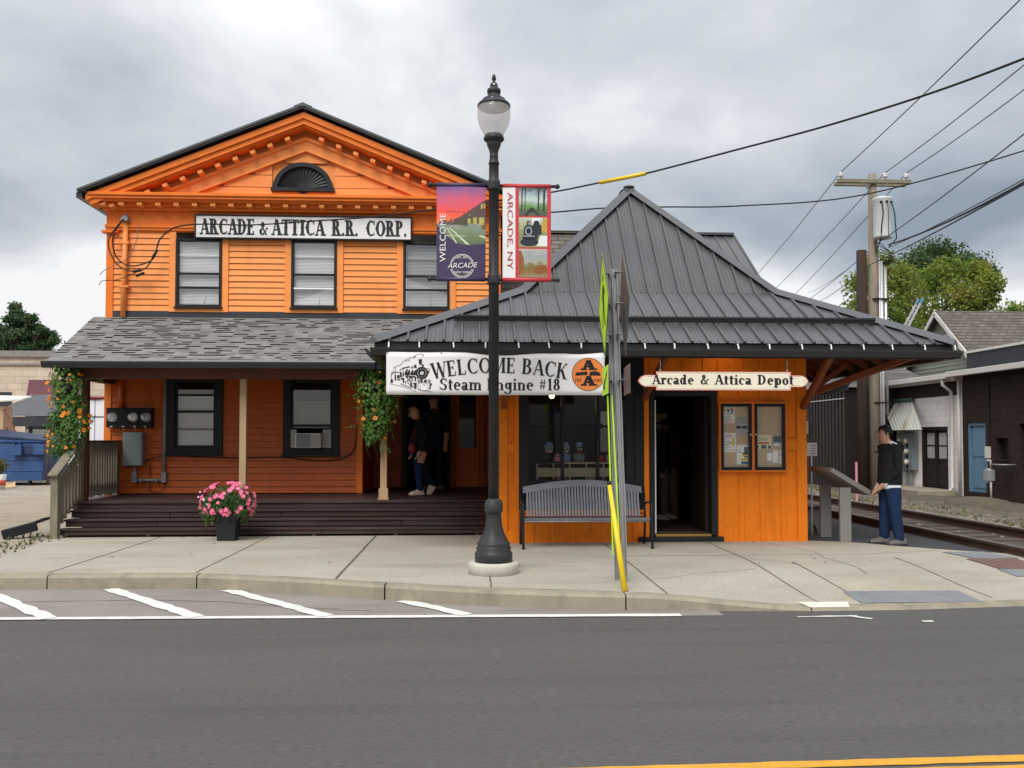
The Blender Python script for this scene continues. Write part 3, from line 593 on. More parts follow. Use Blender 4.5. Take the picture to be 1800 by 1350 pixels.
def limbs(mb, base, top, r0, r1, clumps, n=7, twig=True):
    base = Vector(base); top = Vector(top); pts = []
    for i in range(n):
        f = i / (n - 1); p = base.lerp(top, f); pts.append(p + Vector((random.uniform(-.12, .12), random.uniform(-.12, .12), 0)) * (1 if 0 < i else 0))
    mb.tube(pts, [r0 + (r1 - r0) * i / (n - 1) for i in range(n)], 9)
    for c in clumps:
        e = Vector(c[:3]); f = max(.2, min(.92, (e.z - base.z) / max(.1, top.z - base.z) * .62)); s = base.lerp(top, f); m = s.lerp(e, .55) + Vector((0, 0, .12 * (e - s).length))
        rr = r0 * (1 - f) * .6 + r1 * .6
        mb.tube([s, s.lerp(m, .5) + Vector((0, 0, .05)), m, e], [rr, rr * .75, rr * .5, rr * .15], 6)
        if twig:
            for _ in range(3):
                q = e + Vector((random.uniform(-1, 1) * c[3], random.uniform(-1, 1) * c[4], random.uniform(-.6, .8) * c[5])); mb.tube([m, m.lerp(q, .6) + Vector((0, 0, .05)), q], [rr * .35, rr * .22, rr * .06], 5)
def blossom_mesh(r, petal, eye, n=5, cup=.25):
    mb = MB(); mb.mi = 0
    for i in range(n):
        a0, a1, a2 = (2 * math.pi * (i + f) / n for f in (-.46, 0, .46))
        c = (0, 0, 0); P = lambda a, q, z: (q * r * math.cos(a), q * r * math.sin(a), z * r)
        mb.face([P(a1, .15, 0), P(a0, .8, cup), P(a1 - .25, 1.02, cup * .9), P(a1 + .25, 1.02, cup * .9), P(a2, .8, cup)])
    mb.mi = 1; mb.face([(r * .30 * math.cos(2 * math.pi * j / 8), r * .30 * math.sin(2 * math.pi * j / 8), r * .13) for j in range(8)])
    o = mb.build('blossom', [petal, eye]); me = o.data; bpy.data.objects.remove(o); return me
def put_blossom(me, p, nrm, parent, s=1.0, name='blossom'):
    o = bpy.data.objects.new(name, me); COL.objects.link(o); off = Vector((0, 0, 0)); q = parent
    while q is not None: off += q.location; q = q.parent
    o.location = Vector(p) - off; o.rotation_euler = Vector(nrm).to_track_quat('Z', 'Y').to_euler(); o.rotation_euler.rotate_axis('Z', random.uniform(0, 6)); o.scale = (s, s, s); o.parent = parent; return o

# ------------------------------------------------------------------ people: one skin-grown surface per body, clothed by zone
def grown(name, V, E, Rd, root, zones, mats, parent, sub=2):
    me = bpy.data.meshes.new(name); off = parent.location if parent else Vector((0, 0, 0))
    me.from_pydata([Vector(v) for v in V], E, []); o = bpy.data.objects.new(name, me); COL.objects.link(o)
    o.modifiers.new('skin', 'SKIN'); sv = me.skin_vertices[0].data
    for i, r in enumerate(Rd):
        sv[i].radius = r if isinstance(r, tuple) else (r, r); sv[i].use_root = (i == root)
    o.modifiers['skin'].use_smooth_shade = True
    s = o.modifiers.new('sub', 'SUBSURF'); s.levels = sub; s.render_levels = sub
    new = bpy.data.meshes.new_from_object(o.evaluated_get(bpy.context.evaluated_depsgraph_get())); bpy.data.objects.remove(o)
    new.name = name; new.materials.clear()
    for m_ in mats: new.materials.append(M[m_])
    for p in new.polygons: p.material_index = zones(p.center); p.use_smooth = True
    o = bpy.data.objects.new(name, new); COL.objects.link(o)
    if parent: o.parent = parent
    return o
class Skel:
    def __init__(s): s.V = []; s.E = []; s.R = []
    def add(s, p, r, link=None):
        s.V.append(tuple(p)); s.R.append(r)
        if link is not None: s.E.append((link, len(s.V) - 1))
        return len(s.V) - 1
    def chain(s, pts, link=None):
        for p, r in pts: link = s.add(p, r, link)
        return link
# ================================================================== ground
b = MB(); b.face([(-400, -60, -.32), (400, -60, -.32), (400, 900, -.32), (-400, 900, -.32)]); struct(b.build('ground', 'earth'))
b = MB(); b.face([(-90, -8, 0), (90, -8, 0), (90, 8.6, 0), (-90, 8.6, 0)]); road = struct(b.build('road', 'asphalt'))
def edgeY(x): return 8.205 - .0278 * x * .9
# parking strip between the white line and the kerb: a sheet of older asphalt laid on the road
KB = [(-40, 10.3), (-12, 9.98), (-5.05, 9.92), (-2.96, 9.85), (-1.7, 9.45), (-0.8, 9.055), (0.12, 8.72), (1.0, 8.50), (1.55, 8.40), (2.6, 8.34), (3.24, 8.30), (4.27, 8.315), (5.54, 8.45), (9, 8.7), (40, 8.9)]
def kerbY(x):
    for (x0, y0), (x1, y1) in zip(KB, KB[1:]):
        if x <= x1: return y0 + (y1 - y0) * (x - x0) / (x1 - x0)
    return KB[-1][1]
xs = [-40, -12] + [(-8 + i * .4) for i in range(27)]
b = MB(); b.face([(x, edgeY(x) - .02, .004) for x in xs] + [(x, kerbY(x) + .05, .004) for x in reversed(xs)]); b.build('parking_strip', 'asphalt_old', road)
def strip(mb, pts, w, z, wob=0.0):
    L = []; Rr = []
    P = [Vector((p[0], p[1], 0)) for p in pts]; n = max(2, int((P[-1] - P[0]).length / .12)); d = (P[-1] - P[0]).normalized(); s = Vector((d.y, -d.x, 0))
    for i in range(n + 1):
        c = P[0].lerp(P[-1], i / n); a, e = random.uniform(-wob, wob), random.uniform(-wob, wob); L.append(c + s * (w / 2 + a)); Rr.append(c - s * (w / 2 + e))
    for i in range(n): mb.face([(L[i].x, L[i].y, z), (L[i + 1].x, L[i + 1].y, z), (Rr[i + 1].x, Rr[i + 1].y, z), (Rr[i].x, Rr[i].y, z)])
b = MB(); strip(b, [(-30, edgeY(-30)), (2.0, edgeY(2.0))], .11, .009, .006); b.build('edge_line', 'roadwhite', road)
for a, c in (((-5.20, 9.86), (-3.78, 8.28)), ((-3.86, 9.86), (-2.46, 8.28)), ((-2.56, 9.72), (-1.27, 8.26)), ((-.64, 8.99), (0.02, 8.25)), ((-6.55, 9.9), (-5.1, 8.32))):
    b = MB(); strip(b, [a, c], .15, .013, .016); b.build('parking_stripe', 'roadwhite', road)
for dy in (0.0, -.133):
    b = MB(); strip(b, [(-30, 4.375 + dy - 30 * .0243), (30, 4.375 + dy + 30 * .0243)], .088, .006, .005); b.build('centre_line', 'roadyellow', road)
b = MB(); PC = [(-6.5, 9.16), (-5.2, 9.12), (-4.2, 9.16), (-3.2, 9.20), (-2.4, 9.05), (-1.7, 8.72), (-1.2, 8.62)]
for p, q in zip(PC, PC[1:]): strip(b, [p, q], .014, .0065, .004)
for p, q in (((-1.75, 8.74), (-1.35, 8.50)), ((-1.5, 8.6), (-.9, 8.52))): strip(b, [p, q], .012, .0066, .004)
b.build('pavement_crack', 'joint', road)
b = MB(); strip(b, [(3.05, 8.02), (3.62, 8.04)], .045, .006, .012); strip(b, [(3.55, 8.05), (3.7, 7.9)], .05, .0065, .01); strip(b, [(4.1, 7.78), (4.2, 7.77)], .05, .006, .01); strip(b, [(4.6, 6.1), (4.68, 6.06)], .04, .006, .01)
b.build('paint_scuff', 'roadwhite', road)

# sidewalk: one slab with a kerb that runs down to the road at the crossing
def sm(t): t = max(0, min(1, t)); return t * t * (3 - 2 * t)
def zfront(x): return .15 - .125 * sm((x - 1.5) / 1.9)
def backY(x):
    P = [(-40, 11.2), (-12, 11.0), (-5.78, 10.85), (-6.25, 13.8), (-6.2, 13.8)]
    if x < -5.78: return 11.0
    if x < 4.97: return 14.2
    for (x0, y0), (x1, y1) in zip(((4.97, 12.78), (5.6, 12.53), (6.13, 11.92), (6.67, 11.46), (7.3, 11.05), (9, 10.6), (40, 10.6)), ((5.6, 12.53), (6.13, 11.92), (6.67, 11.46), (7.3, 11.05), (9, 10.6), (40, 10.6))):
        if x <= x1: return y0 + (y1 - y0) * (x - x0) / (x1 - x0)
    return 10.6
KW = .17
def zwalk(x, y):
    zf, ky = zfront(x), kerbY(x) + KW; t = sm((y - ky) / 2.4); return zf + (.145 - zf) * t
xs = [-40, -20, -12] + [-9 + i * .3 for i in range(73)] + [14, 20, 40]
xs = sorted(set(xs + [-5.78, 4.97]))
b = MB()
rows = 12
for i in range(len(xs) - 1):
    xa, xb = xs[i], xs[i + 1]; xm = (xa + xb) / 2
    if xm < -5.78: Ya, Yb = 11.0 - .0, 11.0
    else: Ya = backY(xa + 1e-6); Yb = backY(xb - 1e-6)
    fa, fb = kerbY(xa) + KW, kerbY(xb) + KW
    for r in range(rows):
        t0, t1 = r / rows, (r + 1) / rows
        ya0, ya1, yb0, yb1 = fa + (Ya - fa) * t0, fa + (Ya - fa) * t1, fb + (Yb - fb) * t0, fb + (Yb - fb) * t1
        b.face([(xa, ya0, zwalk(xa, ya0)), (xb, yb0, zwalk(xb, yb0)), (xb, yb1, zwalk(xb, yb1)), (xa, ya1, zwalk(xa, ya1))])
b.face([(-6.22, 13.8, .1445), (-5.78, 10.99, .1445), (-5.775, 14.2, .1445), (-6.22, 14.2, .1445)])
walk = struct(b.build('sidewalk', 'concrete'))
# kerb stones, each a length of its own with a joint between
kj = [-12, -8.6, -5.9, -4.55, -2.93, -.82, 1.53, 3.3, 5.6, 8.5, 14]
for u, v in zip(kj, kj[1:]):
    b = MB(); n = max(2, int((v - u) / .25)); g = .008
    px = [u + g + (v - u - 2 * g) * i / n for i in range(n + 1)]
    F = [[(x, kerbY(x), -.02), (x, kerbY(x), zfront(x) - .025), (x, kerbY(x) + .025, zfront(x) + .003), (x, kerbY(x) + KW + .01, zfront(x) + .004)] for x in px]
    for i in range(n):
        for j in range(3): b.face([F[i][j], F[i + 1][j], F[i + 1][j + 1], F[i][j + 1]])
    b.face(F[0]); b.face(list(reversed(F[-1]))); b.build('kerb_stone', 'kerbstone', walk)
def joint(mb, pts, w=.014, z=.004, wob=.003):
    for p, q in zip(pts, pts[1:]):
        P, Q = Vector((*p, 0)), Vector((*q, 0)); n = max(1, int((Q - P).length / .15)); d = (Q - P).normalized(); s = Vector((d.y, -d.x, 0)) * (w / 2)
        C = [P.lerp(Q, i / n) + s * random.uniform(-wob, wob) / w * 2 for i in range(n + 1)]
        for c, e in zip(C, C[1:]):
            A = [c - s, c + s, e + s, e - s]; mb.face([(a.x, a.y, zwalk(a.x, a.y) + z) for a in A])
b = MB()
for x in (-4.63, -3.0, -1.38, .26, 1.97, 3.48): joint(b, [(x, kerbY(x) + KW + .02), (x, 13.7 if x < .3 else 12.64)], .016 if x != -1.38 else .028)
joint(b, [(3.98, 10.6), (3.98, kerbY(4) + KW)]); joint(b, [(5.4, 10.9), (5.35, 8.75)]); joint(b, [(-8, 10.98), (-8, 10.1)]); joint(b, [(-6.3, 10.98), (-6.3, 10.1)])
joint(b, [(2.0, 11.2), (5.0, 11.2), (6.3, 11.5)], .010); joint(b, [(-2, kerbY(-2) + KW + .01), (-1, kerbY(-1) + KW + .01), (0, kerbY(0) + KW + .01), (1.5, kerbY(1.5) + KW + .01)], .012)
joint(b, [(4.3, 12.7), (4.45, 12.0), (4.6, 11.5), (4.5, 10.9), (4.62, 10.2), (4.58, 9.9)], .008, .0045, .01); joint(b, [(3.48, 11.0), (3.7, 10.7), (3.98, 10.5)], .008, .0045, .01); joint(b, [(2.0, 9.4), (2.6, 9.9), (3.4, 10.2)], .006, .0045, .01)
b.build('expansion_joint', 'joint', walk)
def plate(name, x0, x1, y0, y1, m, skew=0.0):
    b = MB(); Z = lambda x, y: zwalk(x, y) + .007; P = lambda u, v: (x0 + (x1 - x0) * u + skew * v, y0 + (y1 - y0) * v)
    for i in range(6):
        for j in range(4):
            q = [P(i / 6, j / 4), P((i + 1) / 6, j / 4), P((i + 1) / 6, (j + 1) / 4), P(i / 6, (j + 1) / 4)]; b.face([(p[0], p[1], Z(*p)) for p in q])
    nx = int((x1 - x0) / .066); ny = int((y1 - y0) / .066)
    for i in range(nx):
        for j in range(ny):
            p = P((i + .5) / nx, (j + .5) / ny); z = Z(*p); r = .014; n = 6
            t = [(p[0] + r * .6 * math.cos(6.283 * k / n), p[1] + r * .6 * math.sin(6.283 * k / n), z + .006) for k in range(n)]; q = [(p[0] + r * math.cos(6.283 * k / n), p[1] + r * math.sin(6.283 * k / n), z) for k in range(n)]
            b.face(t)
            for k in range(n): b.face([q[k], q[(k + 1) % n], t[(k + 1) % n], t[k]])
    return b.build(name, m, walk)
plate('tactile_panel', 3.88, 5.12, 8.52, 9.08, 'plate', .06)
plate('tactile_panel', 6.35, 6.93, 10.75, 11.35, 'plate', -.1); plate('tactile_panel', 6.28, 6.92, 10.13, 10.74, 'rustplate', -.05); plate('tactile_panel', 6.25, 7.0, 9.75, 10.12, 'plate', 0)
b = MB(); b.face([(3.30, 8.33, .031), (3.68, 8.33, .031), (3.74, 8.52, .045), (3.25, 8.52, .045)]); b.build('kerb_paint', 'cream', walk)
# gravel lot, platform and track bed
b = MB(); b.face([(-60, 10.98, .135), (-5.80, 10.98, .135), (-6.24, 13.8, .135), (-6.24, 20, .16), (-6.24, 34, .22), (-60, 60, .25)]); struct(b.build('gravel_lot', 'gravel'))
b = MB()
PE = [(4.97, 12.76), (5.6, 12.50), (6.13, 11.9), (6.67, 11.44), (7.3, 11.0)]
b.face([(x, y - .06, .135) for x, y in PE] + [(7.45, 12.0, .135), (6.95, 14.2, .135), (6.4, 17.3, .135), (6.0, 22, .135), (5.9, 30, .135), (4.97, 30, .135)])
struct(b.build('platform', 'asphalt_new'))
b = MB()
# ballast: a bumpy sheet
def zb(x, y): return (.10 if x < 9.3 else .10 - .26 * sm((x - 9.3) / 2.2)) + .018 * math.sin(x * 7.1 + y * 3.3) * math.sin(y * 5.7 - x * 2.1) - (.05 if y < 10.2 else 0)
gx = [5.0 + i * .28 for i in range(42)]; gy = [10.4 + i * .5 for i in range(120)]
b2 = MB()
for i in range(len(gx) - 1):
    for j in range(len(gy) - 1): (b if gx[i] < 9.1 else b2).face([(gx[i + a], gy[j + c], zb(gx[i + a], gy[j + c])) for a, c in ((0, 0), (1, 0), (1, 1), (0, 1))])
struct(b.build('ballast', 'ballast')); struct(b2.build('track_verge', 'verge'))
b = MB(); b.face([(6.78, 10.35, .1135), (8.86, 10.35, .1135), (8.86, 70, .1135), (6.78, 70, .1135)]); struct(b.build('track_bed', 'trackbed'))
b = MB()
for _ in range(2600):
    x = random.uniform(6.4, 12.5); y = random.uniform(10.8, 34); s = random.uniform(.02, .05)
    if 6.8 < x < 8.8 and random.random() < .7: continue
    if 6.95 < x < 7.2 or 8.42 < x < 8.66: continue
    z = zb(x, y) + s * .3; n = 5; c = [(x + s * random.uniform(.7, 1.1) * math.cos(1.2566 * k), y + s * random.uniform(.7, 1.1) * math.sin(1.2566 * k), z - s * .4) for k in range(n)]; t = (x + random.uniform(-.3, .3) * s, y, z + s * .5)
    for k in range(n): b.face([c[k], c[(k + 1) % n], t])
tag(b.build('loose_stones', 'ballast'), 'loose pale ballast stones scattered along the rails', 'stones', kind='stuff')
b = MB()
for _ in range(260):
    x = random.choice((random.uniform(9.3, 13.5), random.uniform(10.5, 12.5))); y = random.uniform(14, 36); z = zb(x, y)
    for _k in range(5):
        h = random.uniform(.04, .13); dx, dy = random.uniform(-.1, .1), random.uniform(-.1, .1); b.face([(x - .012, y, z), (x + .012, y, z), (x + dx, y + dy, z + h)])
for _ in range(500):
    x = random.uniform(-8.5, -5.95); y = random.choice((random.uniform(11.0, 14.2), random.uniform(26, 31)))
    for _k in range(4):
        h = random.uniform(.03, .09); b.face([(x - .01, y, .135), (x + .01, y, .135), (x + random.uniform(-.06, .06), y, .135 + h)])
tag(b.build('weeds', 'leaf_weed'), 'short weeds growing in the gravel beside track and lot', 'weeds', kind='stuff')
b = MB()
for _ in range(1500):
    x = random.uniform(-9.5, -5.85); y = random.uniform(11.0, 13.6); s = random.uniform(.012, .035)
    if x > -5.8 - (y - 11) * .16: continue
    c = [(x + s * math.cos(1.2566 * k + s * 99), y + s * math.sin(1.2566 * k + s * 99), .136) for k in range(5)]; t = (x, y, .136 + s * .8)
    for k in range(5): b.face([c[k], c[(k + 1) % 5], t])
tag(b.build('loose_gravel', 'gravel'), 'loose grey gravel piled beside the sidewalk edge and the porch steps', 'gravel', kind='stuff')
b = MB()
for x, y in [(random.uniform(-5, 5), random.uniform(10.2, 13.4)) for _ in range(26)] + [(-3.1 + .1 * i, 13.62) for i in range(4)] + [(random.uniform(-6, -3), 13.65) for _ in range(9)]:
    s = random.uniform(.012, .03); a = random.uniform(0, 6); z = zwalk(x, y) + .004; b.face([(x + s * math.cos(a), y + s * math.sin(a), z), (x - s * .5 * math.sin(a), y + s * .5 * math.cos(a), z + .01), (x - s * math.cos(a), y - s * math.sin(a), z + .002), (x + s * .5 * math.sin(a), y - s * .5 * math.cos(a), z + .008)])
tag(b.build('fallen_leaves', 'redwood'), 'small dry brown leaves fallen on the concrete sidewalk', 'leaves', kind='stuff')
# railway track
tr = thing('railway_track', 'rusty railway track with shiny rail heads running back beside the depot', 'railway track', (7.8, 10.5, .1))
for x in (7.06, 8.53):
    b = MB(); y0, y1 = 10.3, 70
    b.mi = 0; b.box(x - .07, y0, .10, x + .07, y1, .118); b.box(x - .010, y0, .118, x + .010, y1, .225); b.box(x - .036, y0, .225, x + .036, y1, .252)
    b.mi = 1; b.box(x - .028, y0, .252, x + .028, y1, .262); b.build('rail', ['steelrail', 'railtop'], tr)
proto = None
for i in range(60):
    y = 10.6 + i * .55; j = random.uniform(-.03, .03)
    if proto is None:
        b = MB(); b.box(6.5, y - .11, .03, 9.1, y + .11, .117); proto = b.build('tie', 'tie', tr, .01); continue
    c = proto.copy(); COL.objects.link(c); c.parent = tr; c.location = (j, i * .55, random.uniform(-.008, .004)); c.rotation_euler = (0, 0, 0)
# ================================================================== the two-storey orange building
WY = 16.0; XL, XR = -6.39, 0.62; XC = -2.885
hb = thing('orange_building', 'two-storey orange clapboard railroad office with gabled roof and shingled front porch', 'building', (XC, WY, .12))
UPW = [(-5.18, -4.37, 3.99, 5.22), (-3.14, -2.33, 3.99, 5.22), (-1.135, -.30, 3.985, 5.205)]
LOW = [(-5.30, -4.325, 1.365, 2.82), (-3.265, -2.262, 1.345, 2.81)]
CAS = .115
b = MB(); clap(b, XL + .11, -1.96, .67, 2.86, WY, .118, [(o[0], o[1], o[2], o[3]) for o in LOW]); b.build('ground_floor_wall', ['orange', 'lap_shade_grime'], hb)
b = MB(); clap(b, XL + .115, XR - .11, 3.915, 5.335, WY, .110, [(o[0] - CAS, o[1] + CAS, o[2] - .09, o[3] + .2) for o in UPW]); b.build('upper_wall', ['orange_up', 'lap_shade_grime'], hb)
b = MB(); b.box(XL + .02, WY - .02, 2.86, XR, WY + .12, 3.79); b.box(-6.385, WY + .03, .3, -1.85, WY + .06, .67)
b.build('wall_backing', 'darkred', hb)
b = MB(); b.box(XL + .1, WY - .018, 3.79, XR, WY + .02, 3.912); b.build('flashing', 'slate', hb)
# side and rear walls
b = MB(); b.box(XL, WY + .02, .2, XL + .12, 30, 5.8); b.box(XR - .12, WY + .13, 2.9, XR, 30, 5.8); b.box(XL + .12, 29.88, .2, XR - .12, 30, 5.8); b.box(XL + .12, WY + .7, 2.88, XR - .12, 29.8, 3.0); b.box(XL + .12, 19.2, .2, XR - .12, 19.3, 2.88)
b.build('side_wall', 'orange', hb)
b = MB(); b.box(XL - .012, WY - .03, .66, XL + .11, WY + .02, 2.86); b.box(XL - .012, WY - .03, 3.79, XL + .115, WY + .02, 5.335); b.box(XR - .11, WY - .03, 3.79, XR + .012, WY + .02, 5.335)
b.box(XL - .08, WY - .09, 5.30, XL + .20, WY + .03, 5.345); b.box(-1.96, WY - .03, .66, -1.85, WY + .10, 2.86); b.islands('corner_board', 'orange_trim', hb, .004)
for x0, x1, z0, z1 in UPW:
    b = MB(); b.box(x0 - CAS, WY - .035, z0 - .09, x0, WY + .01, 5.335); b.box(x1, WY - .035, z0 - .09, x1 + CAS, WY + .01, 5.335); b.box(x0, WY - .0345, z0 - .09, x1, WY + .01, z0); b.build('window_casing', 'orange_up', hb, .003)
def blind(mb, x0, x1, z0, z1, Y, pitch=.026, tilt=.008):
    n = int((z1 - z0) / pitch)
    for i in range(n):
        z = z0 + (z1 - z0) * i / n; mb.face([(x0, Y - tilt, z), (x1, Y - tilt, z), (x1, Y + tilt, z + pitch * .97), (x0, Y + tilt, z + pitch * .97)])
for k, (x0, x1, z0, z1) in enumerate(UPW):
    h = z1 - z0; b = MB(); frame_boxes(b, x0, x1, z0, z1, .045, WY - .06, WY + .05)
    for f in ((.49, .035), (.285, .03)): b.box(x0 + .045, WY - .045, z0 + h * f[0] - f[1] / 2, x1 - .045, WY + .02, z0 + h * f[0] + f[1] / 2)
    b.box(x0 - .02, WY - .085, z0 - .03, x1 + .02, WY - .03, z0 - .001)
    w = b.build('upper_window', 'blacktrim', hb, .004)
    b = MB(); b.face([(x0 + .03, WY - .012, z0 + .03), (x1 - .03, WY - .012, z0 + .03), (x1 - .03, WY - .012, z1 - .03), (x0 + .03, WY - .012, z1 - .03)]); b.build('pane', 'glass_up', w)
    b = MB(); blind(b, x0 + .05, x1 - .05, z0 + .05, z1 - .05, WY + .045); b.tube([(x0 + h * .4, WY + .03, z0 + .06), (x0 + h * .4, WY + .03, z0 + .26)], .006, 6); b.build('blind', 'blind' if k < 2 else 'blindgrey', w)
    b = MB(); b.box(x0 + .05, WY - .006, z0 + h * .755, x1 - .05, WY + .012, z0 + h * .775)
    if k == 1: b.box(x0 + .05, WY - .05, z0 + h * .27, x1 - .05, WY - .046, z0 + h * .295)
    b.build('sash_rail', 'white' if k < 2 else 'blindgrey', w)
for k, (x0, x1, z0, z1) in enumerate(LOW):
    h = z1 - z0; b = MB(); frame_boxes(b, x0, x1, z0, z1, .135, WY - .05, WY + .06, .12); frame_boxes(b, x0 + .136, x1 - .136, z0 + .121, z1 - .136, .035, WY - .02, WY + .04)
    b.box(x0 - .01, WY - .09, z0 - .03, x1 + .01, WY - .03, z0 + .02)
    mid = .52 if k == 0 else .36
    b.box(x0 + .17, WY - .015, z0 + h * mid - .022, x1 - .17, WY + .03, z0 + h * mid + .022)
    if k == 0:
        b.box(x0 + .17, WY - .012, z0 + h * .71, x1 - .17, WY + .02, z0 + h * .735); b.box(x0 + .17, WY - .012, z0 + h * .30, x1 - .17, WY + .01, z0 + h * .312)
    else: b.box(x0 + .17, WY - .012, z0 + h * .80, x1 - .17, WY + .02, z0 + h * .815)
    w = b.build('ground_floor_window', 'blacktrim', hb, .004)
    b = MB(); g0 = z0 + (.125 if k == 0 else h * .33); b.face([(x0 + .16, WY + .004, g0), (x1 - .16, WY + .004, g0), (x1 - .16, WY + .004, z1 - .15), (x0 + .16, WY + .004, z1 - .15)]); b.build('pane', 'glass', w)
    b = MB()
    if k == 0: blind(b, x0 + .165, x1 - .165, z0 + .15, z1 - .40, WY + .07)
    else: blind(b, x0 + .165, x1 - .165, z0 + h * .36, z0 + h * .66, WY + .07)
    b.build('blind', 'blind' if k == 0 else 'blindgrey', w)
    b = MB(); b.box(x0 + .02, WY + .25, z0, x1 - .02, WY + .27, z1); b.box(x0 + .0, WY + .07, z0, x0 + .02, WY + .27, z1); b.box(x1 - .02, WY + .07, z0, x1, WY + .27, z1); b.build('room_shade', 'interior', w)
# entablature, cornice and pediment
SL = .4055; HO = 3.815; EZ = 5.935; AZ = EZ + SL * HO      # eave half width, eave top, apex top (front of the overhang)
FY = 15.62                                                # front of the overhang
b = MB(); b.box(XL - .01, WY - .04, 5.44, XR + .01, WY + .02, 5.72); b.box(XL - .03, WY - .075, 5.40, XR + .03, WY + .02, 5.45); b.box(XL - .02, WY - .055, 5.355, XR + .02, WY + .02, 5.40); b.box(XL - .005, WY - .03, 5.335, XR + .005, WY + .02, 5.355)
b.box(XL - .06, WY - .12, 5.70, XR + .06, WY + .02, 5.755); b.build('frieze_board', 'orange_trim', hb, .003)
b = MB(); L0, L1 = XC - HO + .10, XC + HO - .10
b.box(XL - .16, FY + .08, 5.815, XR + .16, WY, 5.86); b.box(L0 + .05, FY + .03, 5.85, L1 - .05, WY, 5.905); b.box(L0, FY, 5.90, L1, WY - .02, 5.955); b.box(XL - .1, FY + .2, 5.755, XR + .1, WY, 5.82)
b.build('cornice', 'orange_trim', hb, .006)
nd = 23
dp = None
def dentil(x, z, tilt=0.0, yoff=0.0):
    global dp
    if dp is None:
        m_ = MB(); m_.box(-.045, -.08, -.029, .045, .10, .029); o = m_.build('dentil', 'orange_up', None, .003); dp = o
    else: o = dp.copy(); COL.objects.link(o)
    o.parent = hb; o.location = Vector((x, FY + .18 + yoff, z)) - hb.location; o.rotation_euler = (0, tilt, 0); return o
for i in range(nd): dentil(L0 + .22 + (L1 - L0 - .44) * i / (nd - 1), 5.775)
# raking cornice: three bands stepping back under the roof edge
def rake(mb, off, th, ya, yb, cut=0.0):
    """a sloped band: off = distance of its top below the roof's top line (vertical), th = height"""
    for s in (-1, 1):
        x0 = XC + s * (HO - cut); z0 = EZ - off + SL * cut; x1, z1 = XC, AZ - off
        mb.slab([(x0, ya, z0), (x1, ya, z1), (x1, ya, z1 - th), (x0, ya, z0 - th)] if s < 0 else [(x1, ya, z1), (x0, ya, z0), (x0, ya, z0 - th), (x1, ya, z1 - th)], (0, yb - ya, 0))
b = MB(); rake(b, .05, .105, FY + .025, WY, .06); rake(b, .155, .095, FY + .06, WY, .12); rake(b, .25, .03, FY + .10, WY, .25); b.build('raking_cornice', 'orange_trim', hb)
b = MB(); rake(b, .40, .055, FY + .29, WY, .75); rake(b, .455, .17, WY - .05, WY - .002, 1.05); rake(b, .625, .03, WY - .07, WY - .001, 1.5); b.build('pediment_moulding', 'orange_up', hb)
for s in (-1, 1):
    for i in range(11):
        d = .30 + i * .305; dentil(XC + s * d, AZ - .325 - SL * d - .05, s * math.atan(SL), .03)
# tympanum boards
b = MB(); zt = 5.955
def rk(z):
    w = (AZ - .60 - z) / SL; return (XC - w, XC + w)
clap(b, 0, 0, zt, AZ - .64, WY, .235, [(-3.50, -2.38, 6.13, 6.62)], .006, rk); b.build('tympanum', ['orange_up', 'lap_shade_grime'], hb)
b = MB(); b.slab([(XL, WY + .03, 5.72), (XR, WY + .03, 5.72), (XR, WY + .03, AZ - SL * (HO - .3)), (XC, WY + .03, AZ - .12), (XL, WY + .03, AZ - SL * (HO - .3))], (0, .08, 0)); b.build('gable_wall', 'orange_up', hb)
# fan-shaped vent
b = MB(); fx, fz, fw, fh = -2.943, 6.145, .535, .475
for i in range(20):
    a0, a1 = math.pi * i / 20, math.pi * (i + 1) / 20
    P = lambda a, q: (fx + fw * q * math.cos(a), WY - .07, fz + fh * q * math.sin(a))
    b.slab([P(a0, 1), P(a1, 1), P(a1, .84), P(a0, .84)], (0, .08, 0))
b.box(fx - fw - .03, WY - .085, fz - .05, fx + fw + .03, WY, fz + .015)
b.disc((fx, WY - .04, fz + .005), .10); v = b.build('fan_vent', 'black', hb)
b = MB()
for i in range(19):
    a = math.pi * (i + .5) / 19; p = Vector((fx + .06 * math.cos(a), WY - .035, fz + .06 * math.sin(a))); q = Vector((fx + fw * .86 * math.cos(a), WY - .035, fz + fh * .86 * math.sin(a)))
    d = (q - p).normalized(); s = Vector((-d.z, 0, d.x)); b.face([p - s * .004, q - s * .033, q + s * .028 + Vector((0, .025, 0)), p + s * .004])
b.build('vent_blade', 'black', v)
b = MB(); b.slab([(fx + fw * .85 * math.cos(math.pi * i / 16), WY - .01, fz + fh * .85 * math.sin(math.pi * i / 16)) for i in range(17)], (0, .005, 0)); b.build('vent_backing', 'gap', v)
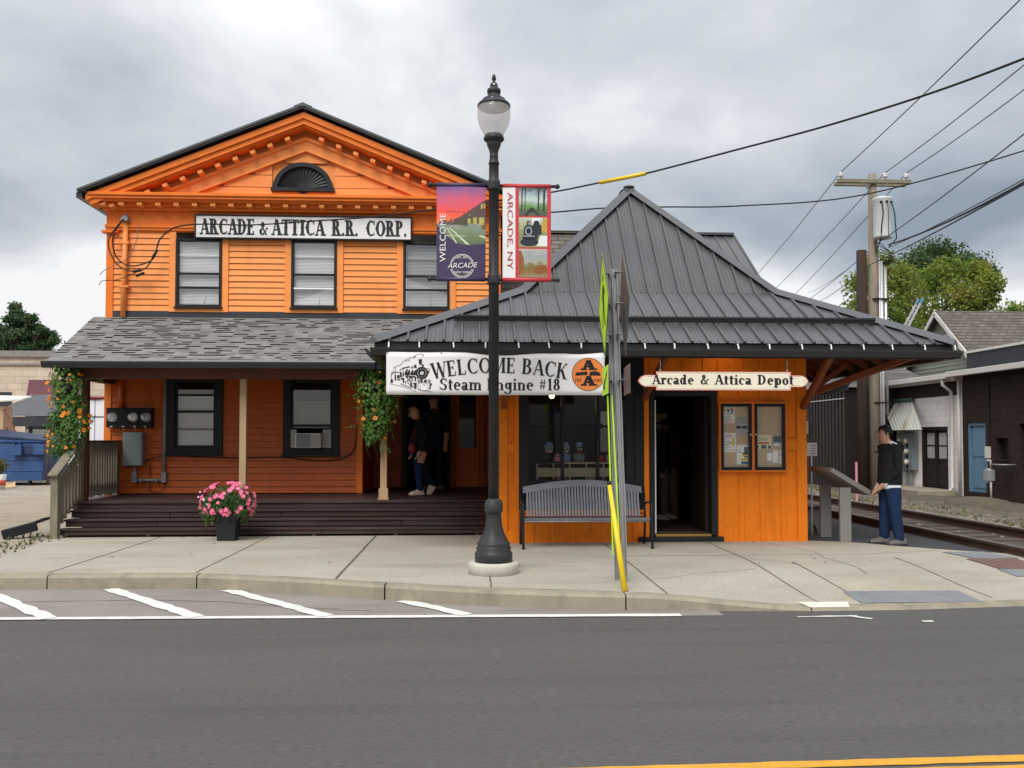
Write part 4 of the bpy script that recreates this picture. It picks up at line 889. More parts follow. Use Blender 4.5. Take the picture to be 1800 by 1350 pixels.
# roof
for s in (-1, 1):
    b = MB(); x0, x1 = XC + s * (HO + .05), XC
    P = [(x0, FY - .04, EZ - SL * .05), (x1, FY - .04, AZ), (x1, 30.3, AZ), (x0, 30.3, EZ - SL * .05)]
    if s > 0: P = [P[1], P[0], P[3], P[2]]
    b.slab(P, (0, 0, .055)); b.build('roof', 'gutter', hb)
b = MB()
for s in (-1, 1): b.slab([(XC, FY - .055, AZ + .075), (XC + s * (HO + .06), FY - .055, EZ - SL * .06 + .075), (XC + s * (HO + .06), FY - .055, EZ - SL * .06 + .035), (XC, FY - .055, AZ + .035)], (0, .05, 0))
b.slab([(XC - .16, FY - .06, AZ + .025), (XC, FY - .06, AZ + .095), (XC + .16, FY - .06, AZ + .025)], (0, 14.3, 0))
b.build('drip_edge', 'roofmetal', hb)
b = MB(); b.box(XC - HO - .08, FY - .02, EZ - .10, XC - HO + .02, 30.3, EZ - .01); b.box(XC + HO - .02, FY - .02, EZ - .10, XC + HO + .08, 30.3, EZ - .01); b.build('eave_gutter', 'gutter', hb)
# conduit pipe with weatherhead on the upper wall
b = MB(); b.tube([(-6.10, WY - .055, 2.0), (-6.10, WY - .055, 2.9)], .045, 10); b.build('service_pipe', 'orange', hb)
b = MB(); b.tube([(-6.08, WY - .07, 3.80), (-6.05, WY - .07, 5.52)], .045, 10)
for z in (4.32, 5.1): b.box(-6.16, WY - .12, z, -5.98, WY - .02, z + .035)
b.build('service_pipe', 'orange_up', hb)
b = MB(); b.ball((-6.05, WY - .08, 5.56), (.06, .075, .06), 10, 6); b.box(-6.11, WY - .16, 5.50, -5.99, WY - .02, 5.56); b.build('weatherhead', 'conduit', hb)

# recessed entry under the porch
RY = 18.0
b = MB(); b.box(-1.95, WY + .10, .65, -1.85, RY, 2.86); b.build('entry_side_wall', 'orange', hb)
b = MB(); b.box(-1.85, RY, .65, -1.30, RY + .1, 2.86); b.box(-.30, RY, .65, -.19, RY + .1, 2.86); b.box(.26, RY, .65, .62, RY + .1, 2.86); b.box(-1.30, RY, 2.62, -.30, RY + .1, 2.86); b.box(-.19, RY, 2.62, .26, RY + .1, 2.86); b.build('entry_wall', 'orange', hb)
for x0, x1 in ((-2.06, -1.80), (-1.54, -1.32), (-.27, -.20), (.26, .40)):
    b = MB(); b.box(x0, RY - .06, .66, x1, RY - .001, 1.02); b.box(x0 + .015, RY - .045, 1.02, x1 - .015, RY - .001, 2.6)
    for q in (.3, .5, .7):
        if x1 - x0 > .15: b.box(x0 + (x1 - x0) * q - .012, RY - .056, 1.04, x0 + (x1 - x0) * q + .012, RY - .044, 2.6)
    b.build('pilaster', 'orange', hb, .003)
b = MB(); b.box(-.19, RY - .02, .66, .26, RY + .03, 1.45); b.box(-.19, RY - .02, 1.45, -.14, RY + .03, 2.62); b.box(.21, RY - .02, 1.45, .26, RY + .03, 2.62); b.box(-.14, RY - .02, 2.55, .21, RY + .03, 2.62); b.box(-.12, RY - .03, .80, .19, RY - .019, 1.36); d = b.build('side_door', 'orange_trim', hb, .004)
b = MB(); b.face([(-.14, RY, 1.45), (.21, RY, 1.45), (.21, RY, 2.55), (-.14, RY, 2.55)]); b.build('door_glass', 'glass_shop', d)
b = MB(); b.box(-1.30, RY - .01, .66, -1.22, RY + .08, 2.62); b.box(-.38, RY - .01, .66, -.30, RY + .08, 2.62); b.box(-1.22, RY - .01, 2.54, -.38, RY + .08, 2.62); b.box(-1.235, RY + .08, .66, -1.195, RY + .85, 2.54); b.build('entry_door', 'blacktrim', hb)
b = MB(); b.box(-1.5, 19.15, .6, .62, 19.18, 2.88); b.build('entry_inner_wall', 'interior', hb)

# porch: deck, steps, posts, roof
b = MB(); n = 17; bw = (RY - 14.30) / n
for i in range(n): b.box(-6.33, 14.30 + i * bw + .003, .61, .485, 14.30 + (i + 1) * bw - .003, .65 + random.uniform(-.001, .001))
b.box(-6.31, 14.33, .525, .48, 14.36, .608)
b.build('porch_deck', 'deck', hb, .003)
def board_run(mb, x0, x1, y0, y1, z0, z1, cuts):
    e = [x0] + cuts + [x1]
    for u, v in zip(e, e[1:]): o = random.uniform(-.004, .004); mb.box(u + .003, y0 + o, z0, v - .003, y1 + o, z1)
for k, (y, z, cuts) in enumerate(((13.70, .275, [-2.2]), (13.90, .40, [-4.75, -1.0]), (14.10, .525, [-4.62, -2.9, -.5]))):
    b = MB(); board_run(b, -6.15, .47, y - .02, y + .21, z - .03, z, []); board_run(b, -6.13, .47, y + .004, y + .03, (.178 if k == 0 else z - .115), z - .032, cuts); b.build('porch_step', 'deck', hb, .004)
b = MB(); b.box(-6.1, 13.85, .146, .45, 14.9, .172); b.box(-6.3, 14.9, .14, .45, 14.95, .6); b.build('under_step_shade', 'gap', hb)  # near-black sheets standing in for the shade beneath the steps
for i in range(6): b = MB(); b.box(-6.1 + i * 1.25, 13.74, .14, -6.05 + i * 1.25, 13.84, .178); b.build('step_support', 'greywood', hb)
for x, wid in ((-3.585, .105), (-1.33, .105)):
    b = MB(); b.box(x - wid / 2, 14.40, .65, x + wid / 2, 14.40 + wid, 2.62)
    if x > -2: b.box(x - .085, 14.365, .65, x + .085, 14.54, .69); b.box(x - .075, 14.375, .69, x + .075, 14.53, .83)
    else: b.box(x - .02, 14.395, 2.33, x + .025, 14.40, 2.40)
    b.build('porch_post', 'rawwood', hb, .004)
b = MB(); b.box(-6.17, 14.50, .65, -6.07, 14.60, 2.62); b.build('porch_post', 'darkred', hb, .005)
PZ0, PZ1, PY0, PY1 = 2.865, 3.80, 14.0, WY - .005; PX0, PX1 = -6.475, .5
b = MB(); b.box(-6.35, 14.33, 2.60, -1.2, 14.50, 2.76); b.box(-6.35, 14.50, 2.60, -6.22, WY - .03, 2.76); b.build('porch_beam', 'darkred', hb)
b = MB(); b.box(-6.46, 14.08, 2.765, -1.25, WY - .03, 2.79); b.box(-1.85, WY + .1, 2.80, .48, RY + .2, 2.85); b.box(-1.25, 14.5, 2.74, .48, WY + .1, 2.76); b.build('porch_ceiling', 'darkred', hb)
b = MB(); ns = 21; sl = (PZ1 - PZ0) / (PY1 - PY0)
for i in range(ns):
    y0 = PY0 + (PY1 - PY0) * i / ns; y1 = PY0 + (PY1 - PY0) * (i + 1) / ns; z0, z1 = PZ0 + sl * (y0 - PY0), PZ0 + sl * (y1 - PY0); x = PX0 - .137 * i / ns
    while x < PX1:
        w = random.choice((.09, .12, .15, .19, .24)); xe = min(PX1, x + w); lift = random.choice((.008, .008, .018, .016, .005)); b.mi = random.choices((0, 1, 2), (5, 3, 2))[0]
        b.face([(x, y0 - .012, z0 + lift), (xe, y0 - .012, z0 + lift), (xe, y1, z1 + .004), (x, y1, z1 + .004)]); b.mi = 3 if lift > .012 else b.mi; b.face([(x, y0 - .012, z0 - .004), (xe, y0 - .012, z0 - .004), (xe, y0 - .012, z0 + lift), (x, y0 - .012, z0 + lift)]); x = xe  # lifted tabs get a near-black lip that paints in their shadow line
M['sh1'] = mat('grey_shingle', (0.205, 0.202, 0.195), 0.92, var=0.26, scale=2.2, fine=.22, fscale=70, dirt=(0.30, 0.295, 0.285), dirt_amt=.5, dirt_scale=1.3, stretch=(.6, 1, 1)); M['sh2'] = mat('mid_grey_shingle', (0.175, 0.172, 0.167), 0.92, var=0.22, scale=2.2, fine=.22, fscale=70); M['sh3'] = mat('brown_grey_shingle', (0.150, 0.145, 0.140), 0.92, var=0.22, scale=2.2, fine=.22, fscale=70)
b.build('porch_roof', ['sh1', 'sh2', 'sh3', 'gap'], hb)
b = MB(); b.slab([(PX0 + .01, PY0, PZ0 - .008), (PX1, PY0, PZ0 - .008), (PX1, PY1, PZ1 - .008), (PX0 - .12, PY1, PZ1 - .008)], (0, 0, -.05)); b.slab([(PX0 + .03, 14.06, 2.79), (PX0 - .10, WY, 2.79), (PX0 - .10, WY, PZ1 - .07), (PX0 + .03, 14.06, PZ0 - .05)], (.03, 0, 0)); b.build('porch_roof_deck', 'darkred', hb)
b = MB(); b.box(-6.50, 13.985, 2.845, -1.3, 14.002, 2.874); b.build('porch_drip_edge', 'galv', hb)
def gutter_x(mb, x0, x1, y, z, d=.11, h=.10):
    """open K-style gutter along x, its front at y, its top at z"""
    P = [(y + d, z), (y + d, z - h), (y + d * .35, z - h), (y + .012, z - h * .45), (y, z - h * .25), (y, z), (y + .01, z), (y + .012, z - h * .2), (y + d * .42, z - h + .012), (y + d - .01, z - h + .012), (y + d - .01, z)]
    mb.slab([(x0, a, c) for a, c in P], (x1 - x0, 0, 0))
    mb.slab([(x0, a, c) for a, c in P[:6]], (.006, 0, 0)); mb.slab([(x1 - .006, a, c) for a, c in P[:6]], (.006, 0, 0))
b = MB(); gutter_x(b, -6.52, -1.42, 13.86, 2.835, .12, .10); b.build('porch_gutter', 'gutter', hb)
b = MB(); b.box(-6.50, 14.0, 2.74, -1.2, 14.03, 2.845); b.build('porch_fascia', 'black', hb)
# rear wing roofs
b = MB(); b.box(.63, 18.6, .2, 1.6, 22.3, 4.4); b.box(1.6, 18.9, .2, 6.0, 22.0, 4.4); b.build('rear_wing_wall', 'orange', hb)
for x0, x1, m_, nm in ((.63, 3.4, 'shingle_brown', 'rear_shingle_roof'), (3.4, 6.17, 'roofmetal', 'rear_metal_roof')):
    b = MB(); b.slab([(x0, 17.4, 4.42), (x1, 17.4, 4.42), (x1, 20, 6.34), (x0, 20, 6.34)], (0, 0, -.06)); b.slab([(x0, 20, 6.34), (x1, 20, 6.34), (x1, 22.6, 4.42), (x0, 22.6, 4.42)], (0, 0, -.06))
    if x0 > 3:
        for i in range(13): x = x0 + .05 + i * .2286; b.bar((x, 17.4, 4.43), (x, 20, 6.35), .04, .025, (0, -1, 1))
    b.box(x0, 19.9, 6.33, x1, 20.1, 6.385); b.build(nm, m_, hb)
b = MB(); b.slab([(6.0, 17.6, 4.5), (6.0, 20, 6.28), (6.0, 22.4, 4.5)], (-.1, 0, 0)); b.slab([(.70, 17.6, 4.5), (.70, 20, 6.28), (.70, 22.4, 4.5)], (.1, 0, 0)); b.build('rear_gable', 'orange', hb)

# railing at the porch end
rl = thing('porch_railing', 'weathered grey wooden porch railing with slats beside the brown steps', 'railing', (-6.145, 14.4, .14))
b = MB(); b.box(-6.205, 13.56, .12, -6.095, 13.67, 1.10); b.build('end_post', 'greywood', rl, .006)
b = MB(); b.box(-6.205, 14.36, .30, -6.095, 14.47, 1.60); b.build('middle_post', 'greywood', rl, .006)
b = MB(); b.box(-6.195, 15.86, .65, -6.105, 15.95, 1.56); b.build('wall_post', 'greywood', rl, .006)
b = MB(); b.bar((-6.150, 13.5, 1.085), (-6.150, 14.42, 1.625), .15, .035); b.build('sloped_handrail', 'greywood', rl, .005)
b = MB(); b.box(-6.210, 14.42, 1.575, -6.090, 15.97, 1.612); b.box(-6.170, 14.47, 1.45, -6.130, 15.86, 1.574); b.box(-6.170, 14.47, .80, -6.130, 15.86, .91); b.build('level_rail', 'brownwood', rl, .004)
b = MB(); b.bar((-6.150, 13.66, .36), (-6.150, 14.37, .78), .04, .10); b.bar((-6.150, 13.66, .95), (-6.150, 14.37, 1.37), .04, .09); b.build('sloped_rail', 'greywood', rl, .004)
for i in range(13):
    y = 14.53 + i * .105; b = MB(); b.box(-6.129, y, .69 + random.uniform(-.01, .01), -6.093, y + .045, 1.57); b.build('baluster', 'greywood', rl, .003)
for i in range(6):
    y = 13.72 + i * .11; z = .36 + (y - 13.66) * .59; b = MB(); b.box(-6.129, y, z - .04, -6.093, y + .045, z + .70); b.build('baluster', 'greywood', rl, .003)
one('timber_scrap', 'blacktrim', 'black painted timber end lying tilted on the gravel beside the porch steps', 'timber', (-6.6, 13.75, .14), lambda q: (q.bar((-6.92, 13.62, .20), (-6.5, 13.8, .32), .16, .14), q.bar((-6.72, 13.9, .30), (-6.4, 13.9, .42), .2, .04)), bevel=.006)

# name board over the upper windows
sg = thing('name_board', 'long white board sign lettered for the railroad company above upper windows', 'sign', (-2.94, 15.9, 5.24))
b = MB(); b.box(-4.81, 15.885, 5.23, -1.0, 15.925, 5.615); b.build('board', 'signboard', sg)
b = MB(); frame_boxes(b, -4.835, -.975, 5.205, 5.64, .026, 15.872, 15.955); b.build('board_frame', 'black', sg, .003)
b = MB()
segs = (('ARCADE', -4.74, -3.77, .29), ('&', -3.70, -3.535, .24), ('ATTICA', -3.48, -2.53, .29), ('R.R.', -2.41, -1.93, .29), ('CORP.', -1.80, -1.06, .29))
for txt, x0, x1, h in segs: serif_text(b, txt, x0, x1, 5.278, h, 15.884, .27, .105, .10, .065, proud=.0006)
b.build('lettering', 'inkgrey', sg)

# electrical things on the ground-floor wall
mc = thing('meter_cabinet', 'black three-meter electric cabinet with round glass dials on orange wall', 'meter cabinet', (-5.93, 15.9, 1.83))
b = MB(); b.box(-6.31, 15.84, 1.835, -5.53, 15.98, 2.165); b.box(-6.33, 15.835, 2.165, -5.51, 15.99, 2.18); b.build('cabinet', 'meterbox', mc, .006)
for x, m_ in ((-6.205, 'galv'), (-5.845, 'porcelain'), (-5.62, 'galv')):
    b = MB(); b.lathe([(.078, 0), (.078, -.06), (.066, -.09), (.0, -.10)], (x, 15.84, 2.015), 20, axis='y'); md = b.build('meter', 'glass', mc)
    b = MB(); b.disc((x, 15.832, 2.015), .066); b.build('dial', m_, md); b = MB(); b.disc((x, 15.838, 2.015), .082, r0=.07); b.build('ring', 'galv', md)
b = MB()
for x in (-6.22, -6.02, -5.82, -5.64): b.box(x - .02, 15.838, 1.845, x + .02, 15.842, 1.86); b.tube([(x, 15.87, 1.83), (x, 15.87, 1.79)], .004, 5)
b.build('seal', 'porcelain', mc)
eb = thing('breaker_box', 'tall grey steel breaker box with conduit mounted below the meter cabinet', 'electrical box', (-5.84, 15.9, 1.14))
b = MB(); b.box(-6.015, 15.82, 1.16, -5.675, 15.98, 1.75); b.build('box', 'steel_box', eb, .008); b = MB(); b.box(-6.005, 15.812, 1.17, -5.70, 15.819, 1.74); b.build('box_door', 'steel_box', eb, .003)
b = MB(); b.tube([(-5.84, 15.93, 1.16), (-5.84, 15.93, .93)], .026, 10); b.box(-5.885, 15.90, .865, -5.80, 15.97, 1.05); b.tube([(-5.84, 15.93, .905), (-5.33, 15.93, .905)], .024, 10); b.box(-5.365, 15.90, .865, -5.29, 15.97, 1.05); b.tube([(-5.335, 15.93, .95), (-5.325, 15.93, 2.75)], .028, 10)
for x in (-5.72, -5.45): b.box(x - .015, 15.885, .87, x + .015, 15.97, .94)
b.build('conduit', 'conduit', eb)
ac = thing('air_conditioner', 'white window air conditioner set in the ground-floor window', 'air conditioner', (-2.79, 15.95, 1.48))
b = MB(); b.box(-3.02, 15.76, 1.475, -2.56, 16.15, 1.735); b.build('casing', 'plastic_white', ac, .01); b = MB()
for i in range(9): b.box(-2.99, 15.752, 1.495 + i * .024, -2.74, 15.759, 1.508 + i * .024)
b.box(-2.985, 15.756, 1.49, -2.745, 15.7595, 1.72); b.build('grille', 'steel_box', ac)
b = MB(); b.box(-3.125, 15.95, 1.475, -3.022, 15.97, 1.80); b.box(-2.558, 15.95, 1.475, -2.41, 15.97, 1.80); b.build('side_panel', 'blindgrey', ac)
b = MB(); b.box(-2.735, 15.754, 1.50, -2.575, 15.759, 1.71); b.build('control_panel', 'blindgrey', ac)
# loose cables on the facade
def cable(name, label, pts, r, m='cable', n=6, group=None, samples=10):
    """smooth curve through the points"""
    P = [Vector(p) for p in pts]; Q = []
    for i in range(len(P) - 1):
        p0, p1, p2, p3 = P[max(i - 1, 0)], P[i], P[i + 1], P[min(i + 2, len(P) - 1)]
        for k in range(samples):
            t = k / samples; Q.append(.5 * ((2 * p1) + (p2 - p0) * t + (2 * p0 - 5 * p1 + 4 * p2 - p3) * t * t + (3 * p1 - p0 - 3 * p2 + p3) * t ** 3))
    Q.append(P[-1]); mid = P[0]
    def f(b): b.tube(Q, r, n)
    return one(name, m, label, 'cable', tuple(mid), f, group)
cable('wall_cable', 'black cable hanging in a big loop from the weatherhead to splices beside upper window', [(-6.05, 15.82, 5.52), (-6.22, 15.8, 5.2), (-6.16, 15.8, 4.85), (-5.9, 15.78, 4.68), (-5.55, 15.78, 4.78), (-5.45, 15.78, 4.98)], .012)
cable('wall_cable', 'second black cable loop hanging lower from the weatherhead with splice blocks', [(-6.07, 15.81, 5.50), (-6.30, 15.8, 5.12), (-6.15, 15.79, 4.72), (-5.85, 15.77, 4.58), (-5.62, 15.77, 4.66), (-5.48, 15.77, 4.92)], .011)
cable('wall_cable', 'thin black wire running left from the splices to the building corner', [(-5.72, 15.77, 4.60), (-6.1, 15.8, 4.45), (-6.42, 15.85, 4.42), (-6.50, 15.95, 4.36)], .006)
cable('wall_cable', 'thin grey wire drooping across siding between weatherhead and splices', [(-5.78, 15.8, 5.42), (-5.80, 15.8, 5.2), (-5.9, 15.79, 4.9), (-6.05, 15.79, 4.75), (-6.35, 15.83, 4.62), (-6.5, 15.95, 4.55)], .006, 'cablegrey')
one('cable_splice', 'cable', 'small black splice sleeve highest on the loop of cables by the upper window', 'cable splice', (-5.48, 15.77, 4.9), lambda q: q.tube([(-5.52, 15.77, 4.82), (-5.44, 15.77, 4.97)], .026, 8))
one('cable_splice', 'cable', 'small black splice sleeve lowest on the loop of cables by the upper window', 'cable splice', (-5.78, 15.77, 4.56), lambda q: (q.tube([(-5.86, 15.77, 4.58), (-5.72, 15.77, 4.60)], .024, 8), q.tube([(-5.80, 15.77, 4.50), (-5.66, 15.77, 4.56)], .024, 8)))
cable('wall_cable', 'dark cable stapled along the orange clapboards below the ground-floor windows', [(-5.67, 15.95, 1.24), (-5.4, 15.95, 1.33), (-5.0, 15.96, 1.33), (-4.2, 15.96, 1.30), (-3.3, 15.96, 1.31), (-2.7, 15.96, 1.25), (-2.25, 15.96, 1.28), (-2.0, 15.96, 1.45), (-1.95, 15.96, 1.9)], .010, 'cable')
cable('wall_cable', 'thin dark cable hanging in a small loop under the grey conduit', [(-5.58, 15.95, 1.2), (-5.58, 15.95, .85), (-5.58, 15.95, .72), (-5.4, 15.95, .70), (-5.33, 15.95, .8), (-5.33, 15.94, .9)], .006, 'cable')
# ================================================================== the depot
DX0, DX1, DY = .49, 4.97, 12.70; DC = 2.72; DZ = .145
dep = thing('depot', 'small orange board-and-batten depot with steep flared charcoal metal hip roof', 'building', (DC, DY, DZ))
ER = dict(l=-1.18, r=6.41, f=11.2, b=18.9, z=2.875); BR = dict(l=.80, r=4.64, f=12.85, b=17.25, z=3.80); AP = (2.72, 14.54, 5.815); AP2 = (2.72, 15.6, 5.815)
def roof_face(mb, e0, e1, b0, b1, rib_dir, n_first, minor=True):
    """quad eave e0-e1, top b0-b1, with ribs running up the slope at constant position along the eave"""
    pass
b = MB()
E4 = [Vector((ER['l'], ER['f'], ER['z'])), Vector((ER['r'], ER['f'], ER['z'])), Vector((ER['r'], ER['b'], ER['z'])), Vector((ER['l'], ER['b'], ER['z']))]
B4 = [Vector((BR['l'], BR['f'], BR['z'])), Vector((BR['r'], BR['f'], BR['z'])), Vector((BR['r'], BR['b'], BR['z'])), Vector((BR['l'], BR['b'], BR['z']))]
A0, A1 = Vector(AP), Vector(AP2)
for i in range(4):
    j = (i + 1) % 4; b.face([E4[i], E4[j], B4[j], B4[i]])
b.face([B4[0], B4[1], A0]); b.face([B4[1], B4[2], A1, A0]); b.face([B4[2], B4[3], A1]); b.face([B4[3], B4[0], A0, A1])
def ribs(lo0, lo1, hi0, hi1, axis, start, pitch=.2286, hw=.024, hh=.032, minor=True):
    """ribs on the face lo0-lo1 (bottom edge) to hi0-hi1 (top edge)"""
    N = ((lo1 - lo0).cross(hi0 - lo0)).normalized()
    if N.z < 0: N = -N
    a0, a1 = sorted((lo0[axis], lo1[axis])); k = math.ceil((a0 - start) / pitch / .25)
    while True:
        a = start + k * pitch * .25; major = (k % 4 == 0); k += 1
        if a >= a1 - .01: break
        if a <= a0 + .01: continue
        if not major and not minor: continue
        def on(p, q, v):
            t = (v - p[axis]) / (q[axis] - p[axis]) if abs(q[axis] - p[axis]) > 1e-6 else 0; return p.lerp(q, t)
        lo = on(lo0, lo1, a); h0, h1 = sorted((hi0[axis], hi1[axis]))
        if h0 - 1e-6 <= a <= h1 + 1e-6 and h1 - h0 > 1e-4: hi = on(hi0, hi1, a)
        else:
            s, t_ = (lo0, hi0) if abs(a - lo0[axis]) < abs(a - lo1[axis]) else (lo1, hi1); hi = on(s, t_, a)
        d = hi - lo
        if d.length < .08: continue
        s = N.cross(d.normalized()); w, h = (hw, hh) if major else (.009, .0035)
        V = [lo - s * w, lo + s * w, lo + s * w * .5 + N * h, lo - s * w * .5 + N * h, hi - s * w, hi + s * w, hi + s * w * .5 + N * h, hi - s * w * .5 + N * h]
        b.faces([tuple(v) for v in V], [(0, 1, 2, 3), (0, 3, 7, 4), (3, 2, 6, 7), (2, 1, 5, 6), (4, 7, 6, 5)])
ribs(E4[0], E4[1], B4[0], B4[1], 0, 2.69); ribs(B4[0], B4[1], A0, A0 + Vector((1e-5, 0, 0)), 0, 2.69)
ribs(E4[1], E4[2], B4[1], B4[2], 1, 11.3, minor=False); ribs(E4[3], E4[0], B4[3], B4[0], 1, 11.3, minor=False); ribs(B4[3], B4[0], A1, A0, 1, 11.3, minor=False); ribs(B4[1], B4[2], A0, A1, 1, 11.3, minor=False)
# wavy sheet edge
b.box(BR['l'] + .02, BR['f'] - .006, BR['z'] - .003, BR['r'] - .02, BR['f'] + .006, BR['z'] + .002)
dr = b.build('roof', 'roofmetal', dep)
b = MB()
def cap(p, q, w=.13, h=.035):
    p, q = Vector(p), Vector(q); d = (q - p).normalized(); s = d.cross(Vector((0, 0, 1))).normalized()
    V = []
    for c in (p, q): V += [c - s * w - Vector((0, 0, .05)), c + Vector((0, 0, h)), c + s * w - Vector((0, 0, .05)), c - Vector((0, 0, .06))]
    b.faces([tuple(v) for v in V], [(0, 1, 5, 4), (1, 2, 6, 5), (2, 3, 7, 6), (3, 0, 4, 7), (3, 2, 1, 0), (4, 5, 6, 7)])
U = Vector((0, 0, .035))
for i in range(4): cap(E4[i] + U, B4[i] + U)
for i, a in ((0, A0), (1, A0), (2, A1), (3, A1)): cap(B4[i] + U, a + U)
cap(A0 + U, A1 + U); b.ball((AP[0], AP[1] - .02, AP[2] + .03), (.10, .10, .03), 8, 5)
b.build('hip_cap', 'roofcap', dr)
b = MB(); t = .40; z = 2.875 + (3.80 - 2.875) * .335; y = 11.2 + 1.65 * .335
b.slab([(-.16, y - .03, z + .02), (-.16, y - .045, z + .10), (-.16, y - .02, z + .105), (-.16, y + .05, z + .075)], (5.74, 0, 0)); b.box(-.16, y - .05, z + .075, 5.58, y - .028, z + .10)
b.build('snow_rail', 'gutter', dr)
b = MB()
for t, n in ((.02, 33), (.5, 30), (.97, 27)):
    for i in range(n * 2):
        x = 2.69 + (i - n) * .1143
        P = E4[0].lerp(B4[0], t); Q = E4[1].lerp(B4[1], t)
        if P.x + .1 < x < Q.x - .1: b.ball((x, P.y + .004, P.z + .008), .009, 6, 4)
b.build('roof_screw', 'gutter', dr)
# fascia, gutter with straps
b = MB()
b.box(ER['l'] + .02, ER['f'] + .04, ER['z'] - .19, ER['r'] - .02, ER['f'] + .075, ER['z'] - .012)
b.box(ER['r'] - .075, ER['f'] + .076, ER['z'] - .19, ER['r'] - .04, ER['b'] - .04, ER['z'] - .012); b.box(ER['l'] + .04, ER['f'] + .076, ER['z'] - .19, ER['l'] + .075, ER['b'] - .04, ER['z'] - .012)
b.build('fascia', 'gutter', dep)
b = MB(); gx0, gx1, gz = ER['l'] - .02, ER['r'] + .02, ER['z'] - .085
gutter_x(b, gx0, gx1, ER['f'] - .09, gz, .125, .092)
for X, s in ((ER['r'] - .03, 1), (ER['l'] + .03, -1)):
    P = [(0, 0), (0, -.105), (.08, -.105), (.112, -.055), (.125, -.03), (.125, 0), (.115, 0), (.02, -.09)]
    b.slab([(X + s * a, ER['f'] - .02, gz + c) for a, c in P], (0, 7.7, 0))
b.build('gutter', 'gutter', dep)
b = MB(); i = 0
for k in range(19):
    x = -.98 + k * .407 + random.uniform(-.02, .02); b.bar((x, ER['f'] - .065, ER['z'] - .016), (x + random.uniform(-.004, .010), ER['f'] - .082, gz + .002), .016, .004, (0, -1, 0)); b.bar((x, ER['f'] + .03, ER['z'] - .014), (x, ER['f'] - .067, ER['z'] - .015), .016, .004)
b.build('gutter_strap', 'white', dep)
# downspout at the right
b = MB(); b.tube([(6.36, 14.35, 2.75), (6.36, 14.35, 2.60), (6.30, 14.33, 2.50), (6.1, 14.3, 2.44), (5.08, 14.1, 2.28), (5.03, 14.1, 2.2), (5.03, 14.1, .3)], .05, 8); b.build('downspout', 'gutter', dep)
# soffit: sloping roof boards seen from below with rafters
b = MB()
def under(P, Q, r, s, off=.06):
    o = Vector((0, 0, -off)); b.face([P + o, Q + o, r + o, s + o])
S4 = [e_.lerp(b_, .05) for e_, b_ in zip(E4, B4)]
for i in range(4): under(S4[i], S4[(i + 1) % 4], B4[(i + 1) % 4], B4[i])
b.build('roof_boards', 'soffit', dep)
b = MB(); Wc = 3.80
for k in range(14):
    y = 11.5 + k * .52; a = Vector((6.33, y, ER['z'] - .10)); t = max(0, min(1, (y - 11.2) / 1.65)); xi = 4.98 ; zi = ER['z'] + (6.41 - xi) / (6.41 - 4.64) * .925 - .12
    if y < 12.7: tt = min(.8, (y - 11.2) / 1.65 - .06); xi = 6.41 - 1.77 * tt; zi = ER['z'] + .925 * tt - .12
    if abs(a.x - xi) > .15: b.bar(a, (xi, y, zi), .045, .09)
for k in range(15):
    x = -.8 + k * .5; tt = min(.88, (x - ER['l']) / 1.98 - .06, (ER['r'] - x) / 1.77 - .06)
    if tt > .15: b.bar((x, 11.28, ER['z'] - .10), (x, 11.2 + 1.65 * tt, ER['z'] + .925 * tt - .12), .045, .09)
b.bar((6.25, 11.35, ER['z'] - .10), (5.0, 12.515, BR['z'] - .36), .05, .10); b.bar((-1.02, 11.34, ER['z'] - .10), (.42, 12.54, BR['z'] - .36), .05, .10)
for k in range(11): y = 11.6 + k * .55; tt = min(.80, (y - 11.2) / 1.65 - .06); tt > .15 and b.bar((-1.1, y, ER['z'] - .10), (ER['l'] + 1.98 * tt, y, ER['z'] + .925 * tt - .12), .045, .09)
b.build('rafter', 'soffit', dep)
b = MB(); b.bar((5.02, 12.76, 2.28), (6.15, 11.55, 2.80), .09, .09); b.bar((4.93, 12.66, 2.10), (4.93, 11.55, 2.83), .08, .09); b.bar((5.03, 13.6, 2.1), (6.0, 13.6, 2.82), .08, .09); b.bar((2.58, 12.66, 2.22), (2.70, 11.55, 2.82), .07, .08); b.bar((.55, 12.66, 2.10), (.55, 11.55, 2.83), .08, .09)
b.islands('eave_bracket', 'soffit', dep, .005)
# walls
TH = .14; ZT = 3.42
b = MB()
b.box(DX0, DY, DZ - .1, .769, DY + TH, ZT); b.box(.769, DY, DZ - .1, .90, DY + TH, .62); b.box(.769, DY, 2.84, .90, DY + TH, ZT); b.box(.90, DY, DZ - .1, 2.46, DY + TH, .62); b.box(.90, DY, 2.78, 2.46, DY + TH, ZT); b.box(2.46, DY, DZ - .1, 2.575, DY + TH, .62); b.box(2.46, DY, 2.84, 2.575, DY + TH, ZT); b.box(2.575, DY, DZ - .1, 2.66, DY + TH, ZT); b.box(2.66, DY, 2.34, 3.65, DY + TH, ZT); b.box(3.65, DY, DZ - .1, DX1, DY + TH, ZT)
b.build('front_wall', 'orange_depot', dep)
b = MB(); b.box(DX0, DY + TH, DZ - .1, DX0 + .12, 17.4, ZT); b.box(DX1 - .12, DY + TH, DZ - .1, DX1, 17.4, ZT); b.box(DX0 + .12, 17.28, DZ - .1, DX1 - .12, 17.4, ZT); b.build('side_wall', 'orange_depot', dep)
b = MB(); w = .07
for x in (3.67, 3.98, 4.29, 4.60): b.box(x, DY - .022, DZ - .01, x + w, DY - .001, 1.10); b.box(x, DY - .022, 2.24, x + w, DY - .001, 3.3)
for x in (2.85, 3.15, 3.45): b.box(x, DY - .022, 2.44, x + .06, DY - .001, 3.3)
for x in (.92, 1.22, 1.52, 1.82, 2.12, 2.42): b.box(x, DY - .022, DZ - .01, x + .06, DY - .001, .57)
